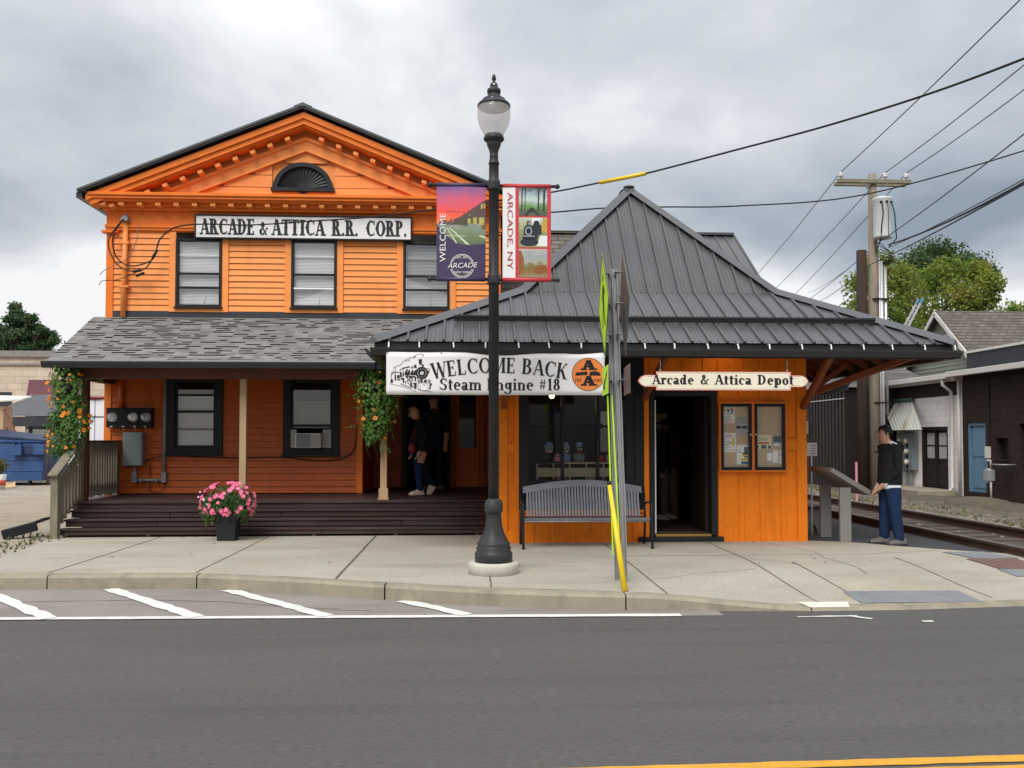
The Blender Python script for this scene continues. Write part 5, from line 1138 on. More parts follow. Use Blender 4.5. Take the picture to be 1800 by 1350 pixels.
b.islands('batten', 'orange_depot', dep, .004)
b = MB()
b.box(4.84, DY - .034, DZ - .01, 4.985, DY - .0015, 3.2); b.box(3.66, DY - .030, 1.472, 4.839, DY - .0235, 1.61); b.box(4.69, DY - .03, 1.612, 4.838, DY - .024, 1.64)
b.box(.485, DY - .034, DZ - .01, .60, DY - .0015, 3.2); b.box(.70, DY - .034, DZ - .01, .765, DY - .0015, 3.2); b.box(.60, DY - .032, 1.44, .70, DY - .0012, 1.57); b.box(.60, DY - .032, DZ - .01, .70, DY - .0012, .32)
b.box(2.58, DY - .034, DZ - .01, 2.655, DY - .0015, 2.9); b.box(.766, DY - .034, .575, 2.579, DY - .0015, .615)
b.islands('wall_trim', 'orange_depot', dep, .004)
# the shop window
b = MB(); frame_boxes(b, .768, 2.576, .91, 2.84, .135, DY - .05, DY + .12); b.box(.768, DY - .04, .62, 2.576, DY + .12, .909)
b.box(2.32, DY - .035, 1.045, 2.44, DY + .08, 2.705); b.box(1.375, DY - .03, 1.045, 1.42, DY + .07, 2.705); b.box(1.885, DY - .03, 1.045, 1.93, DY + .07, 2.705)
for x0, x1 in ((1.42, 1.885), (1.93, 2.32)): b.box(x0, DY - .028, 1.80, x1, DY + .06, 1.835)
b.box(.903, DY - .028, 1.80, 1.375, DY + .06, 1.82); b.box(.903, DY - .02, 1.28, 1.375, DY + .05, 1.31)
sw = b.build('shop_window', 'blacktrim', dep, .004)
b = MB(); b.face([(.9, DY + .03, 1.04), (2.45, DY + .03, 1.04), (2.45, DY + .03, 2.71), (.9, DY + .03, 2.71)]); b.build('pane', 'glass_shop', sw)
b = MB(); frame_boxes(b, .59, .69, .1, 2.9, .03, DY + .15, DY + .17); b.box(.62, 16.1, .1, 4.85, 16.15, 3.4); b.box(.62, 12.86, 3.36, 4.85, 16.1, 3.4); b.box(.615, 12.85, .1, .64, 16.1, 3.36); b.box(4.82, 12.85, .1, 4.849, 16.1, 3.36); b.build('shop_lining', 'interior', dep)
b = MB(); b.box(.64, 12.85, .22, 4.82, 16.1, .27); b.build('shop_floor', 'deck', dep)
# doorway with its open door leaf
b = MB(); b.box(2.658, DY - .045, .24, 2.735, DY + .13, 2.35); b.box(3.565, DY - .045, .24, 3.655, DY + .13, 2.35); b.box(2.735, DY - .045, 2.26, 3.565, DY + .13, 2.35); b.build('door_frame', 'blacktrim', dep, .004)
b = MB(); b.box(2.737, DY - .02, .27, 2.757, DY + .1, 2.2); b.build('weatherstrip', 'white', dep)
b = MB(); b.box(2.50, DY - .14, .13, 3.72, DY + .02, .225); b.build('door_sill', 'blacktrim', dep, .008)
b = MB(); b.box(2.74, DY - .05, .226, 3.56, DY + .12, .262); b.build('threshold', 'brass', dep, .004)
b = MB(); b.box(3.52, DY + .14, .28, 3.563, DY + .95, 2.24); b.build('door_leaf', 'darkdoor', dep)
b = MB(); b.slab([(2.4, DY - .18, .147), (2.6, DY - .22, .147), (2.9, DY - .20, .147), (3.3, DY - .23, .147), (3.7, DY - .20, .147), (3.8, DY - .141, .147), (2.4, DY - .141, .147)], (0, 0, .012)); b.build('cement_patch', 'kerbstone', dep)
# soffit lamp over the door (lit in the photograph)
b = MB(); b.lathe([(.07, 0), (.07, .03), (.05, .05)], (3.72, 12.25, 3.02), 14); b.build('soffit_lamp_housing', 'black', dep)
b = MB(); b.disc((3.72, 12.25, 3.018), .058, (0, 0, -1), 14); b.build('soffit_lamp', 'ssoffit_lamp', dep)
ld = bpy.data.lights.new('soffit_lamp_light', 'SPOT'); ld.energy = 4; ld.color = (1.0, .66, .30); ld.spot_size = R(110); ld.spot_blend = .8; ld.shadow_soft_size = .05
lo = bpy.data.objects.new('soffit_lamp_light', ld); COL.objects.link(lo); lo.location = (3.72, 12.25, 3.0); lo.rotation_euler = (R(38), 0, 0)
b = MB(); b.tube([(1.36, 13.9, 3.36), (1.36, 13.9, 2.40)], .006, 5); b.lathe([(.02, .06), (.10, 0.0), (.095, -.005)], (1.36, 13.9, 2.34), 14); pl = b.build('pendant_lamp', 'black', dep)
b = MB(); b.ball((1.36, 13.9, 2.32), .045, 10, 6); b.build('lamp_bulb', 'bulb', pl)
ld = bpy.data.lights.new('pendant_lamp_light', 'POINT'); ld.energy = 2.0; ld.color = (1.0, .75, .45); ld.shadow_soft_size = .06
lo = bpy.data.objects.new('pendant_lamp_light', ld); COL.objects.link(lo); lo.location = (1.36, 13.9, 2.2)

# shop display
sh = thing('display_shelf', 'pale wooden display shelf standing inside the depot shop window', 'shelf', (1.7, 13.0, .27))
b = MB(); b.box(1.04, 12.95, 1.27, 2.32, 13.35, 1.29); b.box(1.04, 12.95, 1.08, 2.32, 12.97, 1.21); b.box(1.04, 12.95, .75, 2.32, 13.3, .77)
for x in (1.04, 1.28, 1.52, 1.77, 2.02, 2.30): b.box(x, 12.94, .27, x + .018, 13.0, 1.27)
b.build('shelf_frame', 'shelfwood', sh)
def plush(x, lab, body, head, hat, patch, s=1.0, pants=None):
    t_ = thing('plush_toy', lab, 'plush toy', (x, 13.08, 1.29), 'plush toys in the shop window')
    q = MB(); q.ball((x, 13.08, 1.29 + .07 * s), (.06 * s, .05 * s, .075 * s)); q.ball((x - .05 * s, 13.04, 1.31), (.025 * s, .045 * s, .025 * s)); q.ball((x + .05 * s, 13.04, 1.31), (.025 * s, .045 * s, .025 * s)); q.ball((x - .065 * s, 13.07, 1.37), (.02 * s, .02 * s, .05 * s)); q.ball((x + .065 * s, 13.07, 1.37), (.02 * s, .02 * s, .05 * s)); q.build('body', body, t_)
    q = MB(); q.ball((x, 13.06, 1.29 + .185 * s), (.062 * s, .055 * s, .058 * s)); q.ball((x - .05 * s, 13.07, 1.29 + .235 * s), .02 * s, 8, 6); q.ball((x + .05 * s, 13.07, 1.29 + .235 * s), .02 * s, 8, 6); q.ball((x, 13.01, 1.29 + .17 * s), (.026 * s, .02 * s, .02 * s), 8, 6); q.build('head', head, t_)
    q = MB(); q.ball((x - .022 * s, 13.01, 1.29 + .195 * s), (.014 * s, .01, .016 * s), 8, 6); q.ball((x + .022 * s, 13.01, 1.29 + .195 * s), (.014 * s, .01, .016 * s), 8, 6); q.ball((x, 12.99, 1.29 + .175 * s), .009 * s, 8, 6); q.build('eyes_and_nose', patch, t_)
    q = MB(); q.lathe([(.045 * s, 0), (.045 * s, .03 * s), (.055 * s, .055 * s), (.04 * s, .075 * s), (0, .08 * s)], (x, 13.06, 1.29 + .225 * s), 14); q.build('cap', hat, t_)
    q = MB(); q.lathe([(.05 * s, 0), (.055 * s, .012), (.05 * s, .022)], (x, 13.07, 1.29 + .13 * s), 12); q.build('neckerchief', 'redcloth', t_)
plush(1.235, 'black and white plush bear with pale cap in the shop window', 'plushblack', 'plushwhite', 'plushblue', 'plushblack')
plush(1.475, 'cream plush toy in light blue clothes with pale cap behind the window bar', 'plushblue', 'plushwhite', 'plushblue', 'plushblack')
plush(1.685, 'grey and black plush toy with pale cap in the shop window', 'plushgrey', 'plushblack', 'plushblue', 'plushwhite')
one('plush_toy', 'plushpink', 'round pink plush toy lying low on the shelf behind the bench', 'plush toy', (1.42, 13.1, .77), lambda q: (q.ball((1.42, 13.08, .95), (.12, .1, .16)), q.ball((1.36, 12.99, 1.02), (.03, .02, .03), 8, 6), q.ball((1.48, 12.99, 1.02), (.03, .02, .03), 8, 6)), 'plush toys in the shop window')
one('plush_toy', 'plushpink', 'small pink plush lump sitting between panda and blue-clothed toys', 'plush toy', (1.34, 13.05, 1.29), lambda q: (q.ball((1.35, 13.05, 1.335), (.055, .05, .05)), q.ball((1.35, 13.02, 1.395), (.035, .03, .03), 8, 6)), 'plush toys in the shop window')
one('plush_toy', 'plushwhite', 'pale round plush toy low on the shelf near the window bar', 'plush toy', (1.88, 13.1, .77), lambda q: (q.ball((1.87, 13.06, .94), (.13, .1, .15)), q.ball((1.87, 12.98, 1.0), (.05, .03, .03), 8, 6)), 'plush toys in the shop window')
one('mug', 'redcloth', 'red and white mug on the display shelf', 'mug', (2.0, 13.05, 1.29), lambda q: (q.lathe([(.05, 0), (.055, .1), (.05, .1), (.046, .01)], (2.0, 13.05, 1.29), 16), q.tube([(2.05, 13.05, 1.31), (2.085, 13.05, 1.33), (2.085, 13.05, 1.36), (2.05, 13.05, 1.375)], .008, 6)))
one('card_box', 'papergrey', 'small grey printed carton beside the red mug', 'box', (2.15, 13.08, 1.29), lambda q: q.box(2.09, 13.03, 1.29, 2.22, 13.12, 1.40), bevel=.004)
one('framed_print', 'papergrey', 'grey framed print leaning at the right side of the shop window', 'print', (2.12, 13.2, 1.42), lambda q: (q.box(2.03, 13.22, 1.44, 2.30, 13.24, 1.79), q.box(2.06, 13.215, 1.49, 2.27, 13.22, 1.60), q.box(2.06, 13.215, 1.63, 2.27, 13.22, 1.75)), bevel=.004)
one('price_card', 'paper', 'white card standing above the framed print in the shop window', 'card', (2.12, 13.2, 1.85), lambda q: (q.box(2.03, 13.2, 1.87, 2.16, 13.205, 2.05), q.box(2.06, 13.205, 1.79, 2.13, 13.21, 1.9)))
one('coat_rack', 'interior', 'dark rack of hanging clothes deep inside the depot doorway', 'rack', (3.0, 14.6, .27), lambda q: (q.tube([(2.8, 14.6, .27), (2.8, 14.6, 1.9)], .02, 6), q.tube([(2.8, 14.6, 1.9), (3.4, 14.6, 1.9)], .02, 6), [q.ball((2.85 + .11 * i, 14.6, 1.45), (.05, .2, .4), 8, 6) for i in range(6)]))
one('wall_poster', 'pinkpaper', 'small pale poster hanging on the dark wall inside the doorway', 'poster', (3.30, 15.9, 1.9), lambda q: q.box(3.4, 16.06, 1.75, 3.7, 16.09, 2.1))

# notice case
nb = thing('notice_case', 'black-framed two-door notice case with tan backing on the orange depot wall', 'notice board', (4.17, 12.67, 1.15))
NX0, NX1, NZ0, NZ1 = 3.672, 4.672, 1.16, 2.175
b = MB(); frame_boxes(b, NX0, NX1, NZ0, NZ1, .022, DY - .085, DY - .023); b.box(4.155, DY - .085, NZ0 + .022, 4.19, DY - .03, NZ1 - .022); b.build('case_frame', 'orange_trim', nb, .003)
b = MB(); b.box(NX0 + .022, DY - .0305, NZ0 + .022, NX1 - .022, DY - .024, NZ1 - .022); b.build('pin_board', 'corkboard', nb)
for x0, x1 in ((NX0 + .024, 4.153), (4.192, NX1 - .024)):
    b = MB(); frame_boxes(b, x0, x1, NZ0 + .024, NZ1 - .024, .044, DY - .082, DY - .055); d = b.build('case_door', 'blacktrim', nb, .003)
    b = MB(); b.face([(x0 + .04, DY - .066, NZ0 + .06), (x1 - .04, DY - .066, NZ0 + .06), (x1 - .04, DY - .066, NZ1 - .06), (x0 + .04, DY - .066, NZ1 - .06)]); b.build('case_glass', 'glass_case', d)
    kx = x1 - .02 if x0 < 4 else x0 + .02; b = MB(); b.ball((kx, DY - .09, 1.70), .013, 8, 6); b.build('case_knob', 'porcelain', d)
def paper(lab, x0, x1, z0, z1, base='paper', marks=()):
    def f(q):
        q.mi = 0; q.box(x0, DY - .0335, z0, x1, DY - .031, z1); W, H_ = x1 - x0, z1 - z0
        for k, (mi, u0, u1, v0, v1) in enumerate(marks):
            q.mi = mi; y = DY - .034 - .0003 * (k % 4); q.face([(x0 + u0 * W, y, z0 + v0 * H_), (x0 + u1 * W, y, z0 + v0 * H_), (x0 + u1 * W, y, z0 + v1 * H_), (x0 + u0 * W, y, z0 + v1 * H_)])
    return one('poster', [base, 'textgrey', 'redprint', 'blueprint', 'yellowprint', 'teal', 'ink', 'paper'], lab, 'poster', ((x0 + x1) / 2, DY - .032, z0), f, 'papers pinned in the notice case')
lines = lambda n, v0, v1, mi=1, u0=.12, u1=.88: [(mi, u0, u1 - random.uniform(0, .25), v0 + (v1 - v0) * i / n, v0 + (v1 - v0) * (i + .4) / n) for i in range(n)]
paper('white flyer with coloured blocks, topmost at left in the notice case', 3.728, 3.915, 1.985, 2.105, 'paper', [(1, .1, .9, .88, .95), (4, .1, .3, .35, .8), (5, .4, .6, .35, .75), (2, .68, .9, .5, .85), (3, .72, .88, .2, .6)] + lines(2, .05, .25))
paper('white flyer with red lower line directly under the topmost left one', 3.728, 3.915, 1.865, 1.983, 'paper', lines(6, .3, .9) + [(2, .3, .95, .1, .16), (2, .1, .5, .2, .25)])
def showposter(q):
    x0, x1, z0, z1 = 3.925, 4.108, 1.685, 1.955
    q.mi = 0; q.box(x0, DY - .0335, z0, x1, DY - .031, z1); q.mi = 1; y = DY - .0345
    sans(q, 'RAIL, TRUCK', (x0 + .012, y, z1 - .062), (x1 - x0 - .024, 0, 0), (0, 0, .022)); sans(q, '& BUS SHOW!', (x0 + .006, y, z1 - .092), (x1 - x0 - .012, 0, 0), (0, 0, .022))
    q.box(x0 + .01, y, z0 + .10, x0 + .085, y + .0005, z0 + .145); q.box(x0 + .095, y, z0 + .10, x1 - .01, y + .0005, z0 + .145); q.box(x0 + .03, y, z1 - .022, x1 - .03, y + .0005, z1 - .014); q.mi = 2
    for i in range(4): q.box(x0 + .02, y, z0 + .02 + i * .018, x1 - .02 - random.uniform(0, .04), y + .0005, z0 + .026 + i * .018)
one('poster', ['papergrey', 'ink', 'textgrey'], 'grey vehicle show poster with bold black heading in left case door', 'poster', (4.0, DY - .032, 1.685), showposter, 'papers pinned in the notice case')
paper('white map flyer with yellow patch, lower left in the notice case', 3.735, 3.93, 1.445, 1.725, 'paper', lines(7, .1, .6, 1, .08, .6) + [(4, .72, .92, .35, .55), (4, .74, .9, .55, .72), (1, .06, .16, .62, .72), (6, .5, .7, .45, .5), (6, .76, .8, .05, .12), (6, .84, .88, .05, .12)] + lines(2, .78, .95))
paper('white and blue leaflet with yellow band at bottom of left case door', 3.942, 4.108, 1.265, 1.55, 'paper', [(5, .65, 1, .35, .9), (4, .3, 1, .2, .32), (4, .5, 1, .42, .52), (3, .4, 1, .02, .16), (5, .5, .9, .5, .6)] + lines(2, .6, .8, 1, .1, .55))
paper('cream notice with red band in the right case door', 4.24, 4.455, 1.49, 1.695, 'pinkpaper', lines(2, .62, .85, 1, .06, .9) + [(2, .1, .85, .36, .5), (5, .0, .12, .02, .24), (5, .3, .65, .02, .3), (5, .75, .98, .02, .24)])
paper('small dark blue photo leaflet at upper right of right case door', 4.485, 4.60, 1.515, 1.675, 'papergrey', [(5, 0, 1, .45, 1), (7, .1, .9, .12, .32), (2, .1, .6, .02, .07)])
paper('narrow white receipt slip, leftmost of three in right case door', 4.39, 4.465, 1.275, 1.475, 'papergrey', [(7, .02, .98, .22, .78), (1, .1, .9, .85, .9), (1, .3, .7, .08, .13)])
paper('narrow white slip, middle of three in right case door', 4.478, 4.555, 1.275, 1.475, 'paper', [(1, .1, .9, .95, .97), (5, .1, 1, .0, .04)])
paper('narrow pinkish slip at the right edge of right case door', 4.565, 4.605, 1.275, 1.475, 'paper', [(2, .0, .12, .1, .9), (2, .3, 1, .6, .68)])

# hanging depot sign
ds = thing('depot_sign', 'cream hanging sign with red outline and pointed ends lettered for the depot', 'sign', (3.33, 11.2, 2.26))
SX0, SX1, SZ0, SZ1, SY = 2.205, 4.44, 2.262, 2.508, 11.2
def plaque(i):
    x0, x1, z0, z1 = SX0 + i, SX1 - i, SZ0 + i, SZ1 - i; zm = (z0 + z1) / 2; a = .055; c = .235
    P = [(x0 + c, z0), (x1 - c, z0), (x1 - c, z0 + .045), (x1 - .10, z0 + .045), (x1 - .075, zm - .07), (x1 - .03, zm - .045), (x1, zm), (x1 - .03, zm + .045), (x1 - .075, zm + .07), (x1 - .10, z1 - .045), (x1 - c, z1 - .045), (x1 - c, z1), (x0 + c, z1), (x0 + c, z1 - .045), (x0 + .10, z1 - .045), (x0 + .075, zm + .07), (x0 + .03, zm + .045), (x0, zm), (x0 + .03, zm - .045), (x0 + .075, zm - .07), (x0 + .10, z0 + .045), (x0 + c, z0 + .045)]
    return P
b = MB(); b.slab([(x, SY, z) for x, z in plaque(0)], (0, .03, 0)); b.build('plaque', 'signred', ds)
b = MB(); b.face([(x, SY - .0012, z) for x, z in plaque(.007)]); b.build('plaque_face', 'cream', ds)
b = MB()
A, B_ = plaque(.016), plaque(.021)
for i in range(len(A)): j = (i + 1) % len(A); b.face([(A[i][0], SY - .002, A[i][1]), (A[j][0], SY - .002, A[j][1]), (B_[j][0], SY - .002, B_[j][1]), (B_[i][0], SY - .002, B_[i][1])])
b.build('plaque_line', 'signred', ds)
b = MB()
for txt, x0, x1 in (('Arcade', 2.385, 2.935), ('&', 3.015, 3.13), ('Attica', 3.20, 3.69), ('Depot', 3.765, 4.245)): serif_text(b, txt, x0, x1, SZ0 + .077, .128, SY - .0025, .235, .10, .085)
b.build('lettering', 'ink', ds)
b = MB()
for x in (2.50, 4.16): b.tube([(x, SY + .015, SZ1 - .01), (x, SY + .015, 2.70)], .005, 6); b.lathe([(.012, 0), (.012, .03)], (x, SY + .015, SZ1 - .005), 8)
for x, z in [(2.27, 0), (4.38, 0)] + [(2.65 + .34 * i, .105) for i in range(5)] + [(2.65 + .34 * i, -.105) for i in range(5)]: b.disc((x, SY - .003, (SZ0 + SZ1) / 2 + z), .006, n=8)
b.build('hanger', 'steel_box', ds)

# welcome banner under the gutter
BX0, BX1, BZ0, BZ1, BY = -1.0, 1.765, 2.195, 2.735, 11.14
wb = thing('welcome_banner', 'white vinyl banner with black locomotive drawing and orange round emblem under the depot gutter', 'banner', (.38, BY, BZ0))
def btop(x): u = (x - BX0) / (BX1 - BX0); return BZ1 - (.02 * abs(math.sin(math.pi * u * 4)) ** 1.5 if u > .5 else .004 * abs(math.sin(math.pi * u * 4)))
def bY(x, z): return BY - .012 * math.sin((x - BX0) * 3.1) - .006 * math.sin(x * 7 + z * 3)
b = MB(); nx, nz = 56, 8
V = []
for i in range(nx + 1):
    for j in range(nz + 1): x = BX0 + (BX1 - BX0) * i / nx; z = BZ0 + (btop(x) - BZ0) * j / nz; V.append((x, bY(x, z), z))
b.sm = True; b.faces(V, [(i * (nz + 1) + j, (i + 1) * (nz + 1) + j, (i + 1) * (nz + 1) + j + 1, i * (nz + 1) + j + 1) for i in range(nx) for j in range(nz)]); o = b.build('sheet', 'vinyl', wb); so = o.modifiers.new('thickness', 'SOLIDIFY'); so.thickness = .003; so.offset = -1
def drape(mb, y0=BY):
    """lay flat print on the waving sheet"""
    mb.V = [(x, bY(x, z) + (y - y0) - .0045, z) for x, y, z in mb.V]
wc = .43
b = MB(); serif_text(b, 'WELCOME BACK', -.415, 1.275, 2.475, .195, BY, .19, .06, .06, warp=lambda x, z: (x + (z - 2.475) * .22 * (x - wc), z - .115 * (x - wc) ** 2)); serif_text(b, 'Steam Engine #18', -.335, 1.20, 2.255, .15, BY, .20, .07, .07)
drape(b); b.build('lettering', 'ink', wb)
b = MB()
for r_ in range(5): b.disc((1.555, BY, 2.46), .041 * (r_ + 1), n=40, r0=.041 * r_)
drape(b); b.V = [(x, y - .0004, z) for x, y, z in b.V]; em = b.build('emblem', 'logo', wb)
b = MB(); ex, ez = 1.555, 2.46
b.disc((ex, BY, ez), .209, n=40, r0=.203)
for zc in (ez + .055, ez - .145): serif_text(b, 'A', ex - .085, ex + .085, zc, .125, BY, .34, .16, .12)
b.slab([(ex - .165, BY, ez - .018), (ex - .012, BY, ez - .006), (ex - .012, BY, ez + .034), (ex - .155, BY, ez + .022)], (0, .0003, 0)); b.slab([(ex + .012, BY, ez - .016), (ex + .158, BY, ez - .016), (ex + .15, BY, ez + .012), (ex + .13, BY, ez + .035), (ex + .11, BY, ez + .03), (ex + .09, BY, ez + .042), (ex + .02, BY, ez + .032)], (0, .0003, 0))
sans(b, 'rail', (ex - .165, BY, ez - .095), (.075, 0, 0), (0, 0, .055)); sans(b, 'road', (ex + .072, BY, ez - .095), (.095, 0, 0), (0, 0, .055))
drape(b); b.V = [(x, y - .0035, z) for x, y, z in b.V]; b.build('emblem_print', 'ink', em)
# locomotive line drawing, drawn in units of the picture (0..100 across, 0..100 up)
b = MB(); lx, lz, lw = -.965, 2.235, .0058
def U_(u, v, k=0): return (lx + u * lw, BY - .0002 * (k % 5), lz + v * lw * .86)
def dl(pts, w=.8):
    for i, (p, q) in enumerate(zip(pts, pts[1:])):
        P, Q = Vector(U_(*p, i)), Vector(U_(*q, i)); d = (Q - P).normalized(); s = Vector((-d.z, 0, d.x)) * w * lw / 2; b.face([P - s, Q - s, Q + s, P + s])
def dp_(pts, k=0): b.face([U_(u, v, k) for u, v in pts])
def dc(u, v, r, r0=0, k=0): b.disc(U_(u, v, k), r * lw, n=28, r0=r0 * lw)
dc(71, 47, 13.5, 9.6); dc(71, 47, 8.6, 4.2, 1); dc(71, 47, 1.1, 0, 2)
dp_([(65, 68), (70.5, 68), (71, 81), (64, 81)]); dl([(64, 81), (71.5, 81)], 1.4)
for u in (54, 48, 41, 35): dp_([(u + 4.5, 42), (u + 4.5, 55), (u + 1.5, 53.5), (u - 1.5, 46), (u - 1.0, 41)], 1)
dp_([(53, 60), (60, 60), (59, 66), (57, 68), (54, 66)]); dp_([(47, 58), (51, 59), (51, 64), (48, 62)]); dc(73, 66, 2.4); dl([(28, 58), (45, 63)], 2.2); dl([(28, 58), (24, 54), (24, 40)], 1.2); dl([(31, 56), (31, 40)], 1.0); dp_([(24, 36), (27.5, 36), (27.5, 49), (24, 48)]); dp_([(29, 38), (32, 38), (32, 49), (29.5, 48)]); dp_([(38, 52), (41, 53), (41, 57), (38, 56)])
dl([(6, 45), (12, 48), (22, 49)], 1.6); dl([(5, 43), (5, 22)], 1.0); dp_([(12, 28), (15, 28), (15, 43), (12, 42)]); dp_([(17, 34), (23, 33), (23, 41), (18, 42)]); dp_([(17, 29), (24, 28), (24, 30.5), (17, 31.5)]); dc(6, 27, 3.0); dl([(3, 24), (8, 22)], 1.4)
dp_([(26, 30), (33, 29), (33, 34), (26, 35)], 1); dp_([(30, 22), (33, 22), (33, 29), (30, 29)]); dp_([(35, 20), (37, 20), (36.5, 27), (35, 26)]); dp_([(36, 35), (41, 34), (41, 41), (36, 40)], 2)
dc(47, 30, 4.6, 2.6); dl([(42, 38), (57, 37), (57, 26)], 3.0); dl([(41, 33), (40, 25), (43, 18)], 1.6); dp_([(45, 14), (49, 13), (50, 22), (46, 23)]); dp_([(54, 7), (59, 7), (60, 22), (52, 22), (52, 18), (55, 18)]); dp_([(47, 12), (53, 10), (53, 13), (48, 15)])
for i, u in enumerate((27, 31, 35, 39, 43, 47)): dp_([(u - 1.3, 21 - i * 1.9), (u + 1.3, 20 - i * 1.9), (u + .5, 16 - i * 1.9), (u - .9, 17 - i * 1.9)])
for u0, u1 in ((62, 64), (65.5, 67), (68, 72.5)): dp_([(u0, 24), (u1, 24), (u1, 30.5), (u0, 30.5)])
dp_([(75, 24), (82, 24), (81, 29), (79.5, 33), (77.5, 29), (75, 28)]); dc(87, 27, 3, 1.6); dp_([(60, 36), (62.5, 34), (62, 32), (60, 33)])
dp_([(83.5, 51), (87, 55), (86.5, 47), (83, 44)]); dl([(81, 58), (87, 58), (88, 54)], .8)
dl([(62, 22), (88, 22)], .9); dl([(63, 22), (62, 12), (66, 5), (74, 2), (82, 3), (87, 8), (88, 21)], .9); dp_([(88, 17), (93, 17), (93, 21), (88, 21)]); dl([(90, 17), (89, 6)], 1.8); dl([(68, 20), (68, 7)], .5); dl([(83, 19), (84, 8)], .5); dl([(74, 17), (77, 16), (79, 17)], 1.2)
dl([(1, 20), (30, 12), (52, 3), (58, 0)], .6); dl([(60, 7), (72, 2), (82, 1), (90, -1)], .6); dl([(84, 2), (94, -1.5)], .6)
dl([(4, 39), (5, 46), (8, 50), (14, 53), (13, 58), (10, 60), (17, 64), (26, 68), (30, 76), (36, 78), (35, 80), (42, 82), (46, 86), (53, 87), (56, 92), (62, 94), (72, 95), (75, 92), (72, 89)], .8); dl([(35, 78), (41, 77), (46, 79)], .7); dl([(51, 86), (58, 88)], 1.3)
drape(b); b.V = [(x, y - .0006, z) for x, y, z in b.V]; b.build('locomotive_drawing', 'ink', wb)
b = MB()
for u in (.004, .25, .75, .996):
    for z in (BZ0 + .012, None): x = BX0 + (BX1 - BX0) * u; zz_ = z or btop(x) - .012; b.disc((x, bY(x, zz_) - .006, zz_), .009, n=10)
b.build('grommet', 'steel_box', wb)
# ================================================================== street lamp
LX, LY = .312, 9.86; LZ = zwalk(LX, LY); PXM = LY / 1550
def lz(py): return .971 + (877 - py) * .006424
lp = thing('street_lamp', 'black cast-iron street lamp with clear acorn globe on round concrete footing', 'street lamp', (LX, LY, LZ))
b = MB(); b.lathe([(.280, LZ - .02), (.280, lz(990)), (.272, lz(985.5)), (.2, lz(985))], (LX, LY, 0), 40); b.build('footing', 'concrete_base', lp)
w = lambda px: px * PXM
PR1 = [(985, 33, 0), (972, 33, 0), (968, 31.5, 0), (966.5, 29.5, 0), (961, 30.5, 0), (958.5, 28.5, 0), (956, 28, 0), (953, 29, 0), (951, 26.5, .02), (944, 22.5, .07), (934, 18, .09), (922, 14.8, .1), (908, 13.4, .08), (901, 13.2, 0), (900, 15.5, 0), (896, 16, 0), (885, 16, 0), (883, 14.6, 0), (880, 14.8, 0), (877.5, 11, 0), (876, 9, 0)]
b = MB(); b.lathe([(w(r), lz(y)) for y, r, f in PR1], (LX, LY, 0), 32, [f for _, _, f in PR1]); b.build('base', 'lamppole', lp)
PR2 = [(877, 9, .05), (500, 9, .05), (499, 10, 0), (497, 10.8, 0), (489, 10.8, 0), (487, 9.4, 0), (486, 9, .05), (336, 9, .05), (335, 10.6, 0), (320, 10.6, 0), (318, 9.3, 0), (316, 8.8, .04), (291, 8.6, .04), (290, 10, 0), (288.5, 9.6, 0), (286, 8.6, 0), (279, 7.4, 0), (277.5, 8.2, 0), (276, 7.4, 0), (270, 7.6, 0), (262, 10, 0), (257, 12.4, 0), (254, 12.6, 0), (252, 12.2, 0), (250, 15.5, 0), (247, 18.4, 0), (244, 18.2, 0), (241.5, 16.8, 0), (239, 16, 0)]
b = MB(); b.lathe([(w(r), lz(y)) for y, r, f in PR2], (LX, LY, 0), 32, [f for _, _, f in PR2]); b.build('shaft', 'lamppole', lp)
PR3 = [(241, 16), (233, 20), (226, 24), (218, 27.2), (210, 28.9), (202, 29.4), (194, 29.2), (187, 28.2)]
b = MB(); b.lathe([(w(r), lz(y)) for y, r in PR3], (LX, LY, 0), 36); b.F = b.F[:-2]; b.MI = b.MI[:-2]; b.SM = b.SM[:-2]; b.build('globe', 'globe', lp)
b = MB(); b.lathe([(w(9), lz(241)), (w(11), lz(238)), (w(10), lz(232)), (w(4), lz(229.5))], (LX, LY, 0), 24); b.build('lamp_socket', 'porcelain', lp)
PR4 = [(189, 29.2), (187, 29.6), (184, 28.2), (181, 25), (178.5, 21), (177.5, 20), (175.5, 20), (173.5, 16), (171, 12.4), (165, 10.6), (164.5, 11.5), (163, 12.2), (158, 12), (157, 10.5), (156.5, 7.2), (149, 7), (146, 4.5), (143, 1.6), (141, 3.6), (138, 4.1), (134, 3), (131.5, 2.2)]
b = MB(); b.lathe([(w(r), lz(y)) for y, r in PR4], (LX, LY, 0), 32); b.lathe([(w(26), lz(189)), (w(24), lz(193)), (w(4), lz(194.5))], (LX, LY, 0), 24); b.build('cap', 'lamppole', lp)
b = MB(); b.tube([(LX, LY - w(7.4), lz(151)), (LX, LY - w(6.4), lz(151))], w(2), 8); b.tube([(LX - w(4), LY - w(28), lz(182)), (LX - w(4), LY - w(26), lz(182))], w(1.2), 6); b.build('photocell', 'porcelain', lp)
ARMZ = (lz(328.5), lz(494)); AX0, AX1 = LX - w(113), LX + w(113)
for z in ARMZ:
    for s in (-1, 1):
        b = MB(); xe = AX0 if s < 0 else AX1; b.tube([(LX + s * w(8), LY, z), (xe, LY, z)], w(2.8), 8); b.ball((xe, LY, z), w(4.6), 10, 6); b.build('banner_arm', 'lamppole', lp)
    b = MB(); b.tube([(LX - w(14), LY, z - w(7)), (LX + w(14), LY, z - w(7))], w(1), 6); b.lathe([(w(11), z - w(9)), (w(11.4), z - w(5)), (w(11.4), z + w(5)), (w(11), z + w(9))], (LX, LY, 0), 24); b.build('arm_clamp', 'lamppole', lp)

